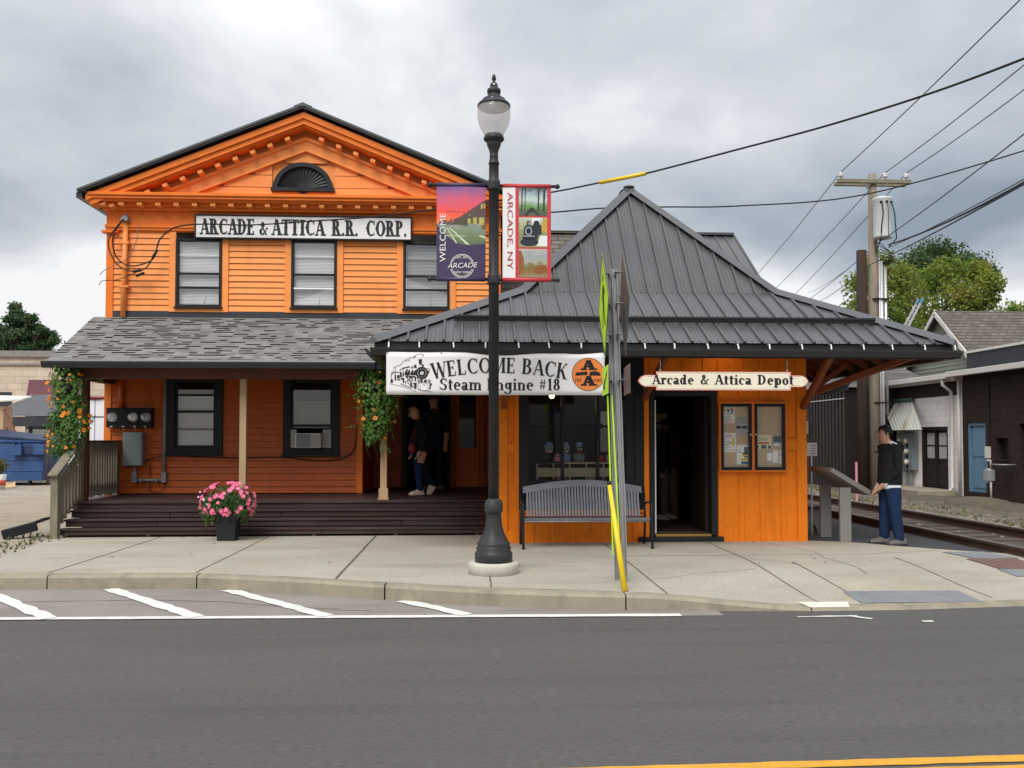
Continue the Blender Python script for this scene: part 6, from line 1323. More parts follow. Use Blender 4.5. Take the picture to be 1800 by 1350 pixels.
# banner photographs: flat prints, drawn as shapes in cloth coordinates (0..1 across, 0..1 up)
def vgrad(name, stops, noise=0.0, nscale=20.0):
    """printed ink that runs through colours up the cloth (object z)"""
    m = bpy.data.materials.new(name); m.use_nodes = True; t = m.node_tree; bs = t.nodes['Principled BSDF']; bs.inputs['Roughness'].default_value = .5
    g = t.nodes.new('ShaderNodeTexCoord'); s = t.nodes.new('ShaderNodeSeparateXYZ'); t.links.new(g.outputs['Object'], s.inputs[0])
    z0, z1 = stops[0][0], stops[-1][0]; mr = t.nodes.new('ShaderNodeMapRange'); mr.inputs[1].default_value = z0; mr.inputs[2].default_value = z1; t.links.new(s.outputs[2], mr.inputs[0])
    n = t.nodes.new('ShaderNodeTexNoise'); n.inputs['Scale'].default_value = nscale; n.inputs['Detail'].default_value = 5; t.links.new(g.outputs['Object'], n.inputs['Vector'])
    a = t.nodes.new('ShaderNodeMath'); a.operation = 'MULTIPLY_ADD'; a.inputs[1].default_value = noise; t.links.new(n.outputs['Fac'], a.inputs[0]); sb = t.nodes.new('ShaderNodeMath'); sb.operation = 'ADD'; sb.inputs[1].default_value = -noise / 2; t.links.new(mr.outputs[0], sb.inputs[0]); t.links.new(sb.outputs[0], a.inputs[2])
    r = t.nodes.new('ShaderNodeValToRGB'); t.links.new(a.outputs[0], r.inputs[0]); el = r.color_ramp.elements
    el[0].position = 0; el[0].color = (*srgb(stops[0][1]), 1); el[1].position = 1; el[1].color = (*srgb(stops[-1][1]), 1)
    for z, c in stops[1:-1]: x = el.new((z - z0) / (z1 - z0)); x.color = (*srgb(c), 1)
    t.links.new(r.outputs[0], bs.inputs['Base Color']); return m
def flat(name, hexcol, var=.15, scale=60): return mat(name, srgb(hexcol), .5, var=var, scale=scale)
BZT, BZB = lz(326), lz(496); BH = BZT - BZB
def banner(x0, x1, name, label):
    t = thing(name, label, 'banner', ((x0 + x1) / 2, LY, BZB)); return t
def bpoly(mb, x0, x1, pts, k):
    mb.face([(x0 + (x1 - x0) * u, LY - .010 - .0004 * k - .006 * math.sin(math.pi * u), BZB + BH * v) for u, v in pts])
def sheet(mb, x0, x1):
    n = 10
    for i in range(n):
        u0, u1 = i / n, (i + 1) / n
        y = lambda u: LY - .009 - .006 * math.sin(math.pi * u)
        mb.slab([(x0 + (x1 - x0) * u0, y(u0), BZB), (x0 + (x1 - x0) * u1, y(u1), BZB), (x0 + (x1 - x0) * u1, y(u1), BZT), (x0 + (x1 - x0) * u0, y(u0), BZT)], (0, .003, 0))
    for z in ARMZ: mb.tube([(x0, LY, z), (x1, LY, z)], w(4), 8)
x0, x1 = LX - w(101), LX - w(14.5)
bl = banner(x0, x1, 'street_banner', 'purple street banner with sunset street picture hanging left of the lamp')
b = MB(); sheet(b, x0, x1); b.build('cloth', flat('purple_cloth', '#3a2f52', .12, 8), bl)
def grid(mb, x0, x1, u0, u1, v0, v1, k, n=8):
    for i in range(n):
        a, c = u0 + (u1 - u0) * i / n, u0 + (u1 - u0) * (i + 1) / n; bpoly(mb, x0, x1, [(a, v0), (c, v0), (c, v1), (a, v1)], k)
sky_m = vgrad('printed_sunset', [(BH * .55, '#ffb040'), (BH * .60, '#ff7a3a'), (BH * .70, '#f2504a'), (BH * .84, '#d25a78'), (BH * .94, '#8a5a92'), (BH, '#5d4a80')], .35, 7)
b = MB(); grid(b, x0, x1, 0, 1, .58, .985, 1); b.build('sunset_print', sky_m, bl)
b = MB()
for i in range(16):
    a, c = i / 16, (i + 1) / 16; f = lambda u: .36 + .22 * ((u - .62) / .62) ** 2 * (1 if u < .62 else .25); bpoly(b, x0, x1, [(a, min(.585, f(a))), (c, min(.585, f(c))), (c, .585), (a, .585)], 2)
b.build('street_print', vgrad('printed_street', [(BH * .34, '#4c5a55'), (BH * .44, '#6f7d58'), (BH * .54, '#82907e'), (BH * .59, '#8f8f93')], .4, 12), bl)
b = MB(); bpoly(b, x0, x1, [(.58, .56), (1, .52), (1, .835), (.58, .69)], 3); bpoly(b, x0, x1, [(.34, .575), (.58, .56), (.58, .69), (.46, .65), (.34, .625)], 3); b.build('shopfront_print', vgrad('printed_shops', [(BH * .52, '#6c6a32'), (BH * .60, '#4a4638'), (BH * .7, '#5d4a45'), (BH * .84, '#4b3a40')], .5, 30), bl)
b = MB()
for i, (u, v, ww, hh) in enumerate([(.74, .58, .08, .07), (.86, .57, .11, .08), (.63, .585, .07, .05), (.9, .74, .04, .05), (.96, .745, .03, .05), (.66, .668, .02, .012)]): bpoly(b, x0, x1, [(u, v), (u + ww, v), (u + ww, v + hh), (u, v + hh)], 4)
b.build('window_print', flat('printed_windows', '#b2a85c', .5, 40), bl)
b = MB()
for i in range(7): u = .05 + i * .045; bpoly(b, x0, x1, [(u, .57), (u + .042, .57), (u + .042, .60 + .02 * (i % 3)), (u, .605 + .015 * (i % 2))], 3)
bpoly(b, x0, x1, [(.2, .705), (.58, .70), (.58, .705), (.2, .71)], 4); b.build('far_houses_print', flat('printed_dusk', '#5c4a50', .4, 50), bl)
b = MB(); bpoly(b, x0, x1, [(.25, .54), (.28, .54), (.68, .365), (.60, .37)], 5); bpoly(b, x0, x1, [(.35, .545), (.38, .545), (1, .43), (1, .45)], 5); bpoly(b, x0, x1, [(.2, .452), (.6, .452), (.6, .458), (.2, .458)], 5); bpoly(b, x0, x1, [(.2, .54), (.22, .54), (.42, .38), (.39, .38)], 5); b.build('road_line_print', flat('printed_lines', '#c9d6b0', .2), bl)
b = MB(); Y = LY - .0195
sans(b, 'WELCOME', (x0 + .185 * (x1 - x0), Y, BZB + .185 * BH), (0, 0, .50 * BH), (-.12 * (x1 - x0), 0, 0))
cx_, cz_, rr = (x0 + x1) / 2 + .02 * (x1 - x0), BZB + .145 * BH, .245 * (x1 - x0)
def ring(mb, r0, r1, a0, a1, n=28):
    for i in range(n):
        p, q = R(a0 + (a1 - a0) * i / n), R(a0 + (a1 - a0) * (i + 1) / n)
        mb.face([(cx_ + r * math.cos(a), Y, cz_ + r * math.sin(a)) for r, a in ((r0, p), (r1, p), (r1, q), (r0, q))])
for a, c in ((16, 164), (196, 344)): ring(b, rr * .95, rr, a, c); ring(b, rr * .84, rr * .88, a, c)
sans(b, 'ARCADE', (cx_ - rr * 1.2, Y - .0003, cz_ - rr * .20), (rr * 2.4, 0, .012), (.012, 0, rr * .42)); sans(b, 'EST. 1871', (cx_ - rr * .40, Y, cz_ + rr * .62), (rr * .8, 0, 0), (0, 0, rr * .15)); sans(b, 'NEW YORK', (cx_ - rr * .66, Y, cz_ - rr * .63), (rr * 1.32, 0, 0), (.006, 0, rr * .2))
b.build('banner_lettering', 'white', bl)
x0, x1 = LX + w(15.5), LX + w(101.5)
br_ = banner(x0, x1, 'street_banner', 'red and white street banner with three stacked pictures hanging right of the lamp')
b = MB(); sheet(b, x0, x1); b.build('cloth', flat('red_cloth_banner', '#c23a42', .06, 6), br_)
b = MB(); grid(b, x0, x1, 0, .262, 0, 1, 1, 4); b.build('white_strip', 'vinyl', br_)
b = MB(); sans(b, 'ARCADE, NY', (x0 + .08 * (x1 - x0), LY - .0185, BZB + .915 * BH), (0, 0, -.80 * BH), (.13 * (x1 - x0), 0, 0)); b.build('banner_lettering', flat('crimson_print', '#b03a48', .05), br_)
PXS = (.335, .92)
b = MB(); grid(b, x0, x1, *PXS, .675, .965, 1); b.build('park_print', vgrad('printed_park', [(BH * .675, '#4f5650'), (BH * .73, '#55663f'), (BH * .79, '#6f9a5c'), (BH * .84, '#c4d2cf'), (BH * .90, '#9db0b8'), (BH * .965, '#3f4440')], .45, 22), br_)
b = MB()
for u, dw in ((.38, .02), (.72, .025), (.83, .035), (.45, .012)): bpoly(b, x0, x1, [(u, .72), (u + dw, .72), (u + dw + .02, .96), (u + .01, .96)], 2)
bpoly(b, x0, x1, [(.45, .675), (.78, .675), (.62, .76), (.57, .76)], 2); b.build('park_tree_print', flat('printed_trunks', '#3d3f3a', .4, 60), br_)
b = MB(); grid(b, x0, x1, *PXS, .348, .655, 1); b.build('train_sky_print', vgrad('printed_autumn', [(BH * .348, '#8c9a6a'), (BH * .46, '#7b8b58'), (BH * .55, '#9aa06a'), (BH * .655, '#c9cdc0')], .6, 20), br_)
b = MB(); bpoly(b, x0, x1, [(.70, .36), (.92, .36), (.92, .47), (.78, .47)], 2); bpoly(b, x0, x1, [(.6, .60), (.76, .58), (.78, .655), (.6, .655)], 2); b.build('steam_print', flat('printed_steam', '#e4e4e6', .1), br_)
b = MB(); bpoly(b, x0, x1, [(.80, .52), (.92, .50), (.92, .65), (.84, .65)], 2); b.build('autumn_leaf_print', flat('printed_leaf', '#c59a3c', .3), br_)
b = MB()
def ell(u, v, ru, rv, k, n=20): bpoly(b, x0, x1, [(u + ru * math.cos(6.2832 * i / n), v + rv * math.sin(6.2832 * i / n)) for i in range(n)], k)
ell(.535, .515, .105, .068, 3); bpoly(b, x0, x1, [(.40, .40), (.70, .40), (.74, .48), (.62, .50), (.42, .48)], 3); ell(.55, .40, .19, .042, 4); bpoly(b, x0, x1, [(.6, .47), (.8, .48), (.8, .57), (.7, .61), (.6, .57)], 3); ell(.70, .60, .06, .025, 4); bpoly(b, x0, x1, [(.5, .56), (.58, .56), (.58, .62), (.5, .62)], 4); b.build('train_print', flat('printed_locomotive', '#34383f', .7, 90), br_)
b = MB(); ell(.535, .515, .075, .048, 5); ell(.55, .595, .03, .018, 5); bpoly(b, x0, x1, [(.42, .455), (.66, .455), (.66, .468), (.42, .468)], 6); b.build('train_highlight_print', flat('printed_highlight', '#8d939c', .5, 90), br_)
b = MB(); ell(.535, .515, .045, .030, 6); bpoly(b, x0, x1, [(.43, .425), (.66, .425), (.66, .445), (.43, .445)], 6); b.build('train_front_print', flat('printed_front', '#2a2c31', .4, 90), br_)
b = MB(); grid(b, x0, x1, *PXS, .035, .33, 1); b.build('hill_print', vgrad('printed_hills', [(BH * .035, '#8d8468'), (BH * .09, '#8a6a30'), (BH * .15, '#7a6a38'), (BH * .19, '#a8a79a'), (BH * .25, '#9aa0a4'), (BH * .33, '#b7b2aa')], .55, 22), br_)
b = MB(); bpoly(b, x0, x1, [(.335, .06), (.42, .10), (.44, .22), (.38, .31), (.335, .31)], 2); bpoly(b, x0, x1, [(.62, .08), (.75, .07), (.92, .10), (.9, .16), (.78, .17), (.66, .14)], 2); b.build('autumn_tree_print', flat('printed_autumn_tree', '#8a5426', .5, 60), br_)

# ================================================================== crossing signs
def zsign(px, py, Y):  # height on the plane Y
    return 1.65 + (770 - py) * Y / 1550
def crossing(label, base, top, cxp, yaw, facing, front_mat):
    """post leaning slightly from base to top; the diamond hangs beside it"""
    t = thing('crossing_sign', label, 'road sign', base, 'pedestrian crossing signs on the kerb'); B0, T0 = Vector(base), Vector(top)
    b = MB(); D = (T0 - B0).normalized(); q = 8
    b.slab([B0 + Vector(v) for v in ((-.030, -.02, 0), (-.022, -.02, 0), (-.013, .02, 0), (.013, .02, 0), (.022, -.02, 0), (.030, -.02, 0), (.030, -.014, 0), (.026, -.014, 0), (.016, .026, 0), (-.016, .026, 0), (-.026, -.014, 0), (-.030, -.014, 0))], T0 - B0); b.build('post', 'galv', t)
    dirn = Vector((math.sin(yaw), math.cos(yaw), 0)); N = Vector((-math.cos(yaw), math.sin(yaw), 0)) * facing
    lean = D / D.z
    def at_(z): return Vector((B0.x, B0.y, 0)) + Vector((lean.x * (z - B0.z), lean.y * (z - B0.z), z)) + Vector((cxp, 0, 0))
    Zc = 3.07; h = .565; c = at_(Zc)
    P = [c + dirn * h * .98, c + Vector((lean.x, 0, 1)) * h, c - dirn * h * .98, c - Vector((lean.x, 0, 1)) * h]
    b = MB(); b.mi = 0; b.slab(P, -N * .004); o = b.build('diamond_panel', 'signback', t)
    b = MB(); b.face([p + N * .0012 for p in P]); b.build('diamond_face', 'lime', t)
    u = dirn * -facing; up = Vector((lean.x, 0, 1)); F = lambda a, v: c + u * a * h + up * v * h + N * .003
    b = MB()
    k = [F(.955 * math.cos(math.pi / 2 * i), .955 * math.sin(math.pi / 2 * i)) for i in range(4)]; k2 = [F(.915 * math.cos(math.pi / 2 * i), .915 * math.sin(math.pi / 2 * i)) for i in range(4)]
    for i in range(4): j = (i + 1) % 4; b.face([k[i], k[j], k2[j], k2[i]])
    def poly(pts): b.face([F(x, y) for x, y in pts])
    b.face([F(.02 + .085 * math.cos(i * .524), .50 + .085 * math.sin(i * .524)) for i in range(12)])
    poly([(-.10, .38), (.12, .38), (.12, .02), (-.10, .02)]); poly([(-.10, .36), (-.26, .12), (-.20, .08), (-.07, .28)]); poly([(.11, .36), (.30, .20), (.26, .14), (.10, .27)]); poly([(-.10, .03), (.02, .03), (-.14, -.42), (-.26, -.42)]); poly([(.0, .03), (.12, .03), (.16, -.18), (.32, -.40), (.22, -.44), (.06, -.2)])
    b.build('diamond_symbol', 'ink', t)
    a0 = at_(2.26); ph, pw = .15, .32
    Q = [a0 + dirn * pw + Vector((0, 0, -ph)), a0 + dirn * pw + Vector((0, 0, ph)), a0 - dirn * pw + Vector((0, 0, ph)), a0 - dirn * pw + Vector((0, 0, -ph))]
    b = MB(); b.slab(Q, -N * .004); b.build('arrow_panel', 'signback', t); b = MB(); b.face([p + N * .0012 for p in Q]); b.build('arrow_face', 'lime', t)
    G = lambda x, y: a0 + u * x * pw + Vector((0, 0, y * ph)) + N * .003
    b = MB(); b.face([G(.55, .65), G(.62, .45), G(-.25, -.35), G(-.35, -.12)]); b.face([G(-.6, -.65), G(-.05, -.55), G(-.5, .2)]); b.build('arrow_symbol', 'ink', t)
    for z in (3.40, 3.07, 2.74, 2.26):
        p = at_(z) - Vector((cxp, 0, 0)); e = at_(z) - N * .006; b = MB(); b.bar(p + Vector((0, 0, .004)), e + Vector((0, 0, .004)), .07, .005); b.bar(e + Vector((0, 0, .004)), e - Vector((0, 0, .035)), .07, .005, (1, 0, 0)); b.bar(p + Vector((0, 0, -.004)), p + Vector((0, 0, -.035)), .07, .005, (1, 0, 0)); b.build('bracket', 'galv', t)
    return t, at_
SA, atA = crossing('fluorescent lime crossing sign whose bright face shows, left of the pair', (1.60, 9.30, zwalk(1.6, 9.3)), (1.53, 9.30, 3.42), -.072, R(3.4), 1, 'lime')
SB, atB = crossing('crossing sign showing its bare brown back, right of the pair', (1.665, 9.20, zwalk(1.67, 9.2)), (1.565, 9.22, 3.44), 0.098, R(4.8), -1, 'lime')
for t, off in ((SA, -.055), (SB, -.062)):
    B0 = t.location; b = MB(); top = Vector((B0.x + (-.045 if t is SA else -.075) + off, B0.y - .03, 2.10)); b.bar((B0.x + off * .9, B0.y - .03, .42), top, .012, .02, (0, 1, 0)); b.build('reflective_strip', 'lime', t)
yg = thing('guy_guard', 'yellow plastic guard tube leaning at the kerb beside the crossing signs', 'guard tube', (1.545, 8.60, .13))
b = MB(); p0, p1 = Vector((1.56, 8.62, zwalk(1.55, 8.62))), Vector((1.475, 9.02, 1.17)); b.tube([p0, p0.lerp(p1, .5), p1], [.030, .027, .020], 14); b.build('tube', 'yellow', yg)
b = MB(); d = (p1 - p0).normalized(); b.tube([p1 - d * .005, p1 + d * .035], .024, 12); b.build('end_cap', 'black', yg)

# ================================================================== bench
bn = thing('park_bench', 'grey slatted metal bench with arched back against the depot window wall', 'bench', (1.66, 12.2, zwalk(1.66, 12.2)))
bx0, bx1 = .80, 2.52; SZ = .56; gz0 = .148
def backz(x): u = (x - bx0) / (bx1 - bx0); return .955 + .10 * math.sin(math.pi * u)
b = MB(); n = 38
for i in range(n):
    x = bx0 + .05 + (bx1 - bx0 - .1) * (i + .5) / n; zt = backz(x) - .05; b.bar((x, 12.40, SZ - .01), (x, 12.53, zt), .030, .012, (0, 1, 0))
m = 24
for i in range(m):
    a, c = bx0 + .01 + (bx1 - bx0 - .02) * i / m, bx0 + .01 + (bx1 - bx0 - .02) * (i + 1) / m; b.slab([(a, 12.51, backz(a) - .09), (c, 12.51, backz(c) - .09), (c, 12.535, backz(c)), (a, 12.535, backz(a))], (0, .015, 0))
b.build('backrest', 'benchmetal', bn)
b = MB()
for i in range(n): x = bx0 + .05 + (bx1 - bx0 - .1) * (i + .5) / n; b.bar((x, 12.0, SZ - .005), (x, 12.40, SZ - .015), .030, .010)
b.build('seat', 'benchseat', bn)
b = MB(); b.box(bx0, 11.965, SZ - .03, bx1, 12.0, SZ + .002); b.tube([(bx0, 11.98, SZ - .045), (bx1, 11.98, SZ - .045)], .014, 8)
for x in (1.25, 1.62, 2.0): b.box(x, 11.96, SZ - .012, x + .05, 11.9645, SZ - .0)
b.build('seat_rail', 'benchmetal', bn, .003); b = MB(); b.box(bx0, 12.40, SZ - .045, bx1, 12.43, SZ - .015); b.build('rear_rail', 'benchframe', bn)
for s, x in ((-1, bx0 - .02), (1, bx1 + .02)):
    b = MB(); b.tube([(x, 11.93, gz0), (x, 11.955, .35), (x, 11.97, SZ), (x, 11.96, .70), (x, 11.99, .745), (x, 12.2, .76), (x, 12.42, .73), (x, 12.47, .70)], .017, 8); b.ball((x, 11.975, .735), .026, 8, 6); b.tube([(x, 11.93, gz0), (x, 11.93, gz0 + .015)], .026, 8); b.build('armrest_leg', 'benchframe', bn)
    b = MB(); b.tube([(x, 12.50, gz0), (x, 12.43, .4), (x, 12.42, SZ), (x, 12.53, .955)], .017, 8); b.build('rear_leg', 'benchframe', bn)

# ================================================================== planter and hanging vines
PX, PY = -3.50, 13.26; pz = zwalk(PX, PY)
pt = thing('flower_planter', 'square charcoal planter overflowing with pink petunias before the porch steps', 'planter', (PX, PY, pz))
b = MB(); a, c, hh = .125, .165, .42
Vv = [(PX + sx * r, PY + sy * r, z) for z, r in ((pz, a), (pz + hh, c), (pz + hh, c - .015), (pz + hh - .05, c - .02)) for sx, sy in ((-1, -1), (1, -1), (1, 1), (-1, 1))]
b.faces(Vv, [(3, 2, 1, 0)] + [(l * 4 + i, l * 4 + (i + 1) % 4, l * 4 + 4 + (i + 1) % 4, l * 4 + 4 + i) for l in range(3) for i in range(4)] + [(12, 13, 14, 15)]); b.build('pot', 'pot', pt, .006)
b = MB(); crown(b, [(PX, PY, pz + .56, .36, .32, .27), (PX - .2, PY - .05, pz + .46, .2, .22, .2), (PX + .2, PY - .03, pz + .48, .2, .22, .18), (PX, PY, pz + .45, .2, .2, .12)], 420, .022, .4); b.build('foliage', 'leaf_pot', pt)
me = blossom_mesh(.034, 'pinkpetal', 'pinkeye', 5, .22); ml = blossom_mesh(.016, 'palepetal', 'palepetal', 5, .1)
k = 0
while k < 95:
    th, ph = random.uniform(-math.pi, 0.0) if random.random() < .8 else random.uniform(0, math.pi), math.asin(random.uniform(-.55, 1.0))
    d = Vector((math.cos(th) * math.cos(ph), math.sin(th) * math.cos(ph), math.sin(ph))); p = Vector((PX + d.x * .395, PY + d.y * .34, pz + .56 + d.z * (.30 if d.z > 0 else .34)))
    if p.x > PX + .12 and .0 < d.z < .4 and random.random() < .5: continue
    put_blossom(me, p, d + Vector((0, -.35, .15)) + Vector((random.gauss(0, .25), random.gauss(0, .25), random.gauss(0, .25))), pt, random.uniform(.7, 1.15)); k += 1
for _ in range(5): put_blossom(ml, (PX - .30 + random.gauss(0, .05), PY - .24, pz + .57 + random.gauss(0, .07)), (-.4, -1, .2), pt)
def vine(label, cx0, cy0, ztop, shape, nflow, seed, fl_size=.03):
    """hanging basket whose climbing plant trails down: shape = list of (z, half width, x shift)"""
    random.seed(seed); t = thing('hanging_vine', label, 'hanging plant', (cx0, cy0, shape[-1][0]), 'flowering vines hanging from the porch')
    b = MB(); b.lathe([(.05, ztop - .27), (.10, ztop - .25), (.125, ztop - .13), (.12, ztop - .13), (.09, ztop - .2)], (cx0, cy0, 0), 14); b.build('basket', 'meterbox', t)
    b = MB()
    for a in range(3): b.tube([(cx0 + .12 * math.cos(a * 2.1), cy0 + .12 * math.sin(a * 2.1), ztop - .13), (cx0, cy0, ztop + .1)], .004, 5)
    b.tube([(cx0, cy0, ztop + .08), (cx0, cy0, 2.77)], .006, 5); b.build('hanger', 'cable', t)
    b = MB(); surf = []
    for (z0, w0, s0), (z1, w1, s1) in zip(shape, shape[1:]):
        n = int(abs(z1 - z0) * 620 * (w0 + w1) / .4)
        for _ in range(n):
            f = random.random(); wd = w0 + (w1 - w0) * f; a = random.uniform(0, 6.283); q = random.random() ** .45; z = z0 + (z1 - z0) * f
            p = Vector((cx0 + s0 + (s1 - s0) * f + math.cos(a) * wd * q * random.uniform(.85, 1.1), cy0 + math.sin(a) * min(wd, .2) * q, z))
            for _k in range(2):
                s = random.uniform(.022, .036); nrm = Vector((math.cos(a) * q, math.sin(a) * q - .3, random.uniform(-.2, .6))).normalized(); dn = Vector((random.gauss(0, .5), random.gauss(0, .5), -1)); dn = (dn - nrm * dn.dot(nrm)).normalized(); sd_ = nrm.cross(dn); c = p + Vector((random.gauss(0, .02), random.gauss(0, .02), random.gauss(0, .02)))
                b.face([c - dn * s * .5, c - dn * s * .35 + sd_ * s * .75, c + dn * s * .35 + sd_ * s * .5, c + dn * s * 1.15, c + dn * s * .35 - sd_ * s * .5, c - dn * s * .35 - sd_ * s * .75])
            if q > .8 and math.sin(a) < .35: surf.append((p, a))
    for _ in range(24):                          # loose trailing strands
        i = random.randrange(1, len(shape) - 1); z, wd, s_ = shape[i]; a = random.uniform(0, 6.283); c = Vector((cx0 + s_ + math.cos(a) * wd * .95, cy0 + math.sin(a) * min(wd, .2), z)); dv = Vector((math.cos(a) * .5, math.sin(a) * .3, random.choice((-1, -1, .25)))).normalized()
        for k in range(random.randint(4, 9)):
            c = c + dv * .032 + Vector((random.gauss(0, .008), random.gauss(0, .008), -.004 * k)); leaf(b, c, random.uniform(.016, .034), 1.3)
    b.build('foliage', 'leaf_vine', t)
    b = MB()
    for _ in range(26):
        f = random.random(); i = min(len(shape) - 2, int(f * (len(shape) - 1))); z, wd, s = shape[i]; a = random.uniform(0, 6.28); x = cx0 + s + math.cos(a) * wd * .8; y = cy0 + math.sin(a) * .14; b.tube([(x, y, z), (x + random.gauss(0, .03), y, z - .15), (x + random.gauss(0, .05), y, z - .33)], .003, 4)
    b.build('stem', 'leaf_vine', t)
    me = blossom_mesh(fl_size, 'orangepetal', 'gap', 5, .12)
    for p, a in [q for q in random.sample(surf, len(surf)) if math.sin(q[0].z * 9.3 + q[0].x * 7) > -.35][:nflow]: put_blossom(me, p + Vector((math.cos(a) * .03, -.045, 0)), (math.cos(a) * .9 + random.gauss(0, .4), -1, random.gauss(.2, .5)), t, random.uniform(.6, 1.2))
    return t
vine('long hanging vine full of orange blossoms at the left corner of the porch', -6.20, 14.12, 2.60, [(2.76, .22, -.04), (2.55, .26, -.03), (2.3, .25, -.03), (2.1, .28, .0), (1.95, .33, .03), (1.8, .32, .02), (1.65, .26, -.03), (1.5, .20, -.1), (1.38, .10, -.16)], 46, 5)
vine('denser green hanging vine with few orange blossoms on the middle porch post', -1.42, 14.20, 2.66, [(2.82, .05, -.10), (2.72, .24, -.06), (2.5, .36, -.06), (2.3, .33, -.02), (2.1, .29, .02), (1.95, .27, .03), (1.8, .24, .0), (1.66, .17, -.05), (1.56, .07, -.1)], 15, 8)
random.seed(21)
# ================================================================== beyond the tracks, right
GX = 15.4; GZ = -.16
# dark ribbed metal building with a grey shingle roof
mbd = thing('metal_clad_building', 'low dark brown ribbed metal building with shingle roof behind the track', 'building', (13.5, 36, GZ))
b = MB(); X = 13.5; y0, y1 = 30.8, 52
b.box(X + .03, y0, GZ, X + 3.5, y1, 3.40); y = y0
while y < y1: b.box(X, y, GZ, X + .03, y + .10, 3.40); y += .30
b.build('wall', 'darkbrown_metal', mbd)
b = MB(); b.box(X - .10, y0 - .1, 3.38, X + .1, y1, 3.46); b.box(X - .02, y0, 3.05, X - .003, y1, 3.08); b.build('eave_trim', 'alum', mbd)
b = MB(); q0, q1, q2, q3, q4 = (X - .15, y0 - .2, 3.45), (X + 3.65, y0 - .2, 3.45), (X + 1.75, y0 + 2.2, 5.0), (X + 1.75, y1, 5.0), (X - .15, y1, 3.45); b.face([q0, q2, q3, q4]); b.face([q0, q1, q2]); b.face([q1, (X + 3.65, y1, 3.45), q3, q2]); b.build('roof', 'shingle_side', mbd)
um = thing('utility_meter', 'grey electric meter and switch boxes on the dark ribbed metal wall', 'electric meter', (X - .1, 34.8, 1.7))
b = MB(); b.box(X - .16, 34.6, 1.75, X - .005, 35.05, 2.40); b.box(X - .14, 34.1, 1.80, X - .005, 34.45, 2.30); b.tube([(X - .05, 34.6, 2.4), (X - .05, 34.6, 2.6)], .03, 6); b.build('boxes', 'lectern', um, .01); b = MB(); b.lathe([(.10, 0), (.10, -.06), (0, -.08)], (X - .16, 34.83, 2.1), 14, axis='x'); b.build('dial', 'galv', um)
one('wall_box', 'steel_box', 'small rusty junction box on the dark ribbed wall beside the depot corner', 'electric box', (X - .1, 36.5, 1.6), lambda q: (q.box(X - .14, 36.3, 1.6, X, 36.8, 2.5), q.box(X - .17, 36.35, 1.7, X - .14, 36.5, 2.4)), bevel=.01)
# white and brown block building
wbd = thing('block_building', 'low block building, half painted white, half dark brown, along the track', 'building', (GX, 26, GZ))
def wallX(mb, x, y0, y1, z0, z1, holes):
    """wall facing -X at x between y0 and y1 with openings (y0,y1,z0,z1)"""
    ys = sorted({y0, y1, *[h[0] for h in holes], *[h[1] for h in holes]})
    for a, c in zip(ys, ys[1:]):
        hs = [h for h in holes if h[0] < c - 1e-6 and h[1] > a + 1e-6]
        for u, v in subtract(z0, z1, [(h[2], h[3]) for h in hs]): mb.box(x, a, u, x + .2, c, v)
DWY = (27.45, 29.05, -.05, 2.02)
b = MB(); wallX(b, GX, 26.75, 32.6, GZ, 3.0, [DWY]); b.build('white_wall', 'whiteblock', wbd)
b = MB(); b.box(GX + .015, 26.75, 3.0, GX + .2, 32.6, 3.62); b.box(GX + .2, 32.4, GZ, GX + 6, 32.6, 3.6); b.build('dark_upper_wall', 'brownblock', wbd)
BDY = (25.35, 26.30, .02, 2.10); BD2 = (22.65, 23.75, -.1, 2.05)
b = MB(); wallX(b, GX - .03, 18.0, 26.55, GZ - .1, 3.62, [BDY, BD2, (24.25, 24.85, 1.05, 1.65)]); b.build('brown_wall', 'brownblock', wbd)
b = MB(); b.box(GX + .16, 24.2, 1.0, GX + .2, 24.9, 1.7); b.box(GX - .06, 24.2, .99, GX + .17, 24.9, 1.05); b.build('blocked_window', 'darkdoor', wbd)
b = MB(); b.box(GX - .04, 26.55, GZ, GX + .2, 26.75, 3.62); b.build('corner_strip', 'whiteblock', wbd)
b = MB(); b.slab([(GX - .35, 26.6, 3.60), (GX + 6, 26.6, 3.9), (GX + 6, 33, 3.9), (GX - .35, 33, 3.60)], (0, 0, .06)); b.slab([(GX - .35, 18, 3.62), (GX + 6, 18, 3.9), (GX + 6, 26.6, 3.9), (GX - .35, 26.6, 3.62)], (0, 0, .06)); b.build('flat_roof', 'blocktop', wbd)
b = MB(); b.box(GX - .48, 26.72, 3.50, GX - .30, 33, 3.66); b.box(GX - .50, 18, 3.54, GX - .30, 26.66, 3.70); b.box(GX - .30, 26.5, 3.45, GX - .02, 26.76, 3.66); b.box(GX - .30, 26.8, 3.44, GX + .0, 33, 3.50); b.build('gutter', 'gutterwhite', wbd, .01)
b = MB(); b.tube([(GX - .40, 27.0, 3.5), (GX - .40, 27.0, 3.32), (GX - .1, 27.05, 3.12), (GX - .09, 27.05, .1), (GX - .28, 27.05, -.08)], .055, 8); b.build('downspout', 'gutterwhite', wbd)
b = MB(); b.tube([(GX - .38, 31.2, 3.52), (GX - .38, 31.2, 3.05), (GX - .1, 31.3, 2.9)], .055, 8); b.tube([(GX - .10, 26.62, 3.5), (GX - .10, 26.62, GZ)], .05, 8); b.build('downspout', 'gutterwhite', wbd)
b = MB(); b.box(GX + .10, DWY[0], DWY[2], GX + .14, DWY[1], DWY[3])
for a in (.03, .52): b.box(GX + .07, DWY[0] + a * 1.6, .05, GX + .099, DWY[0] + (a + .45) * 1.6, .85)
frame = b.build('double_door', 'darkdoor', wbd)
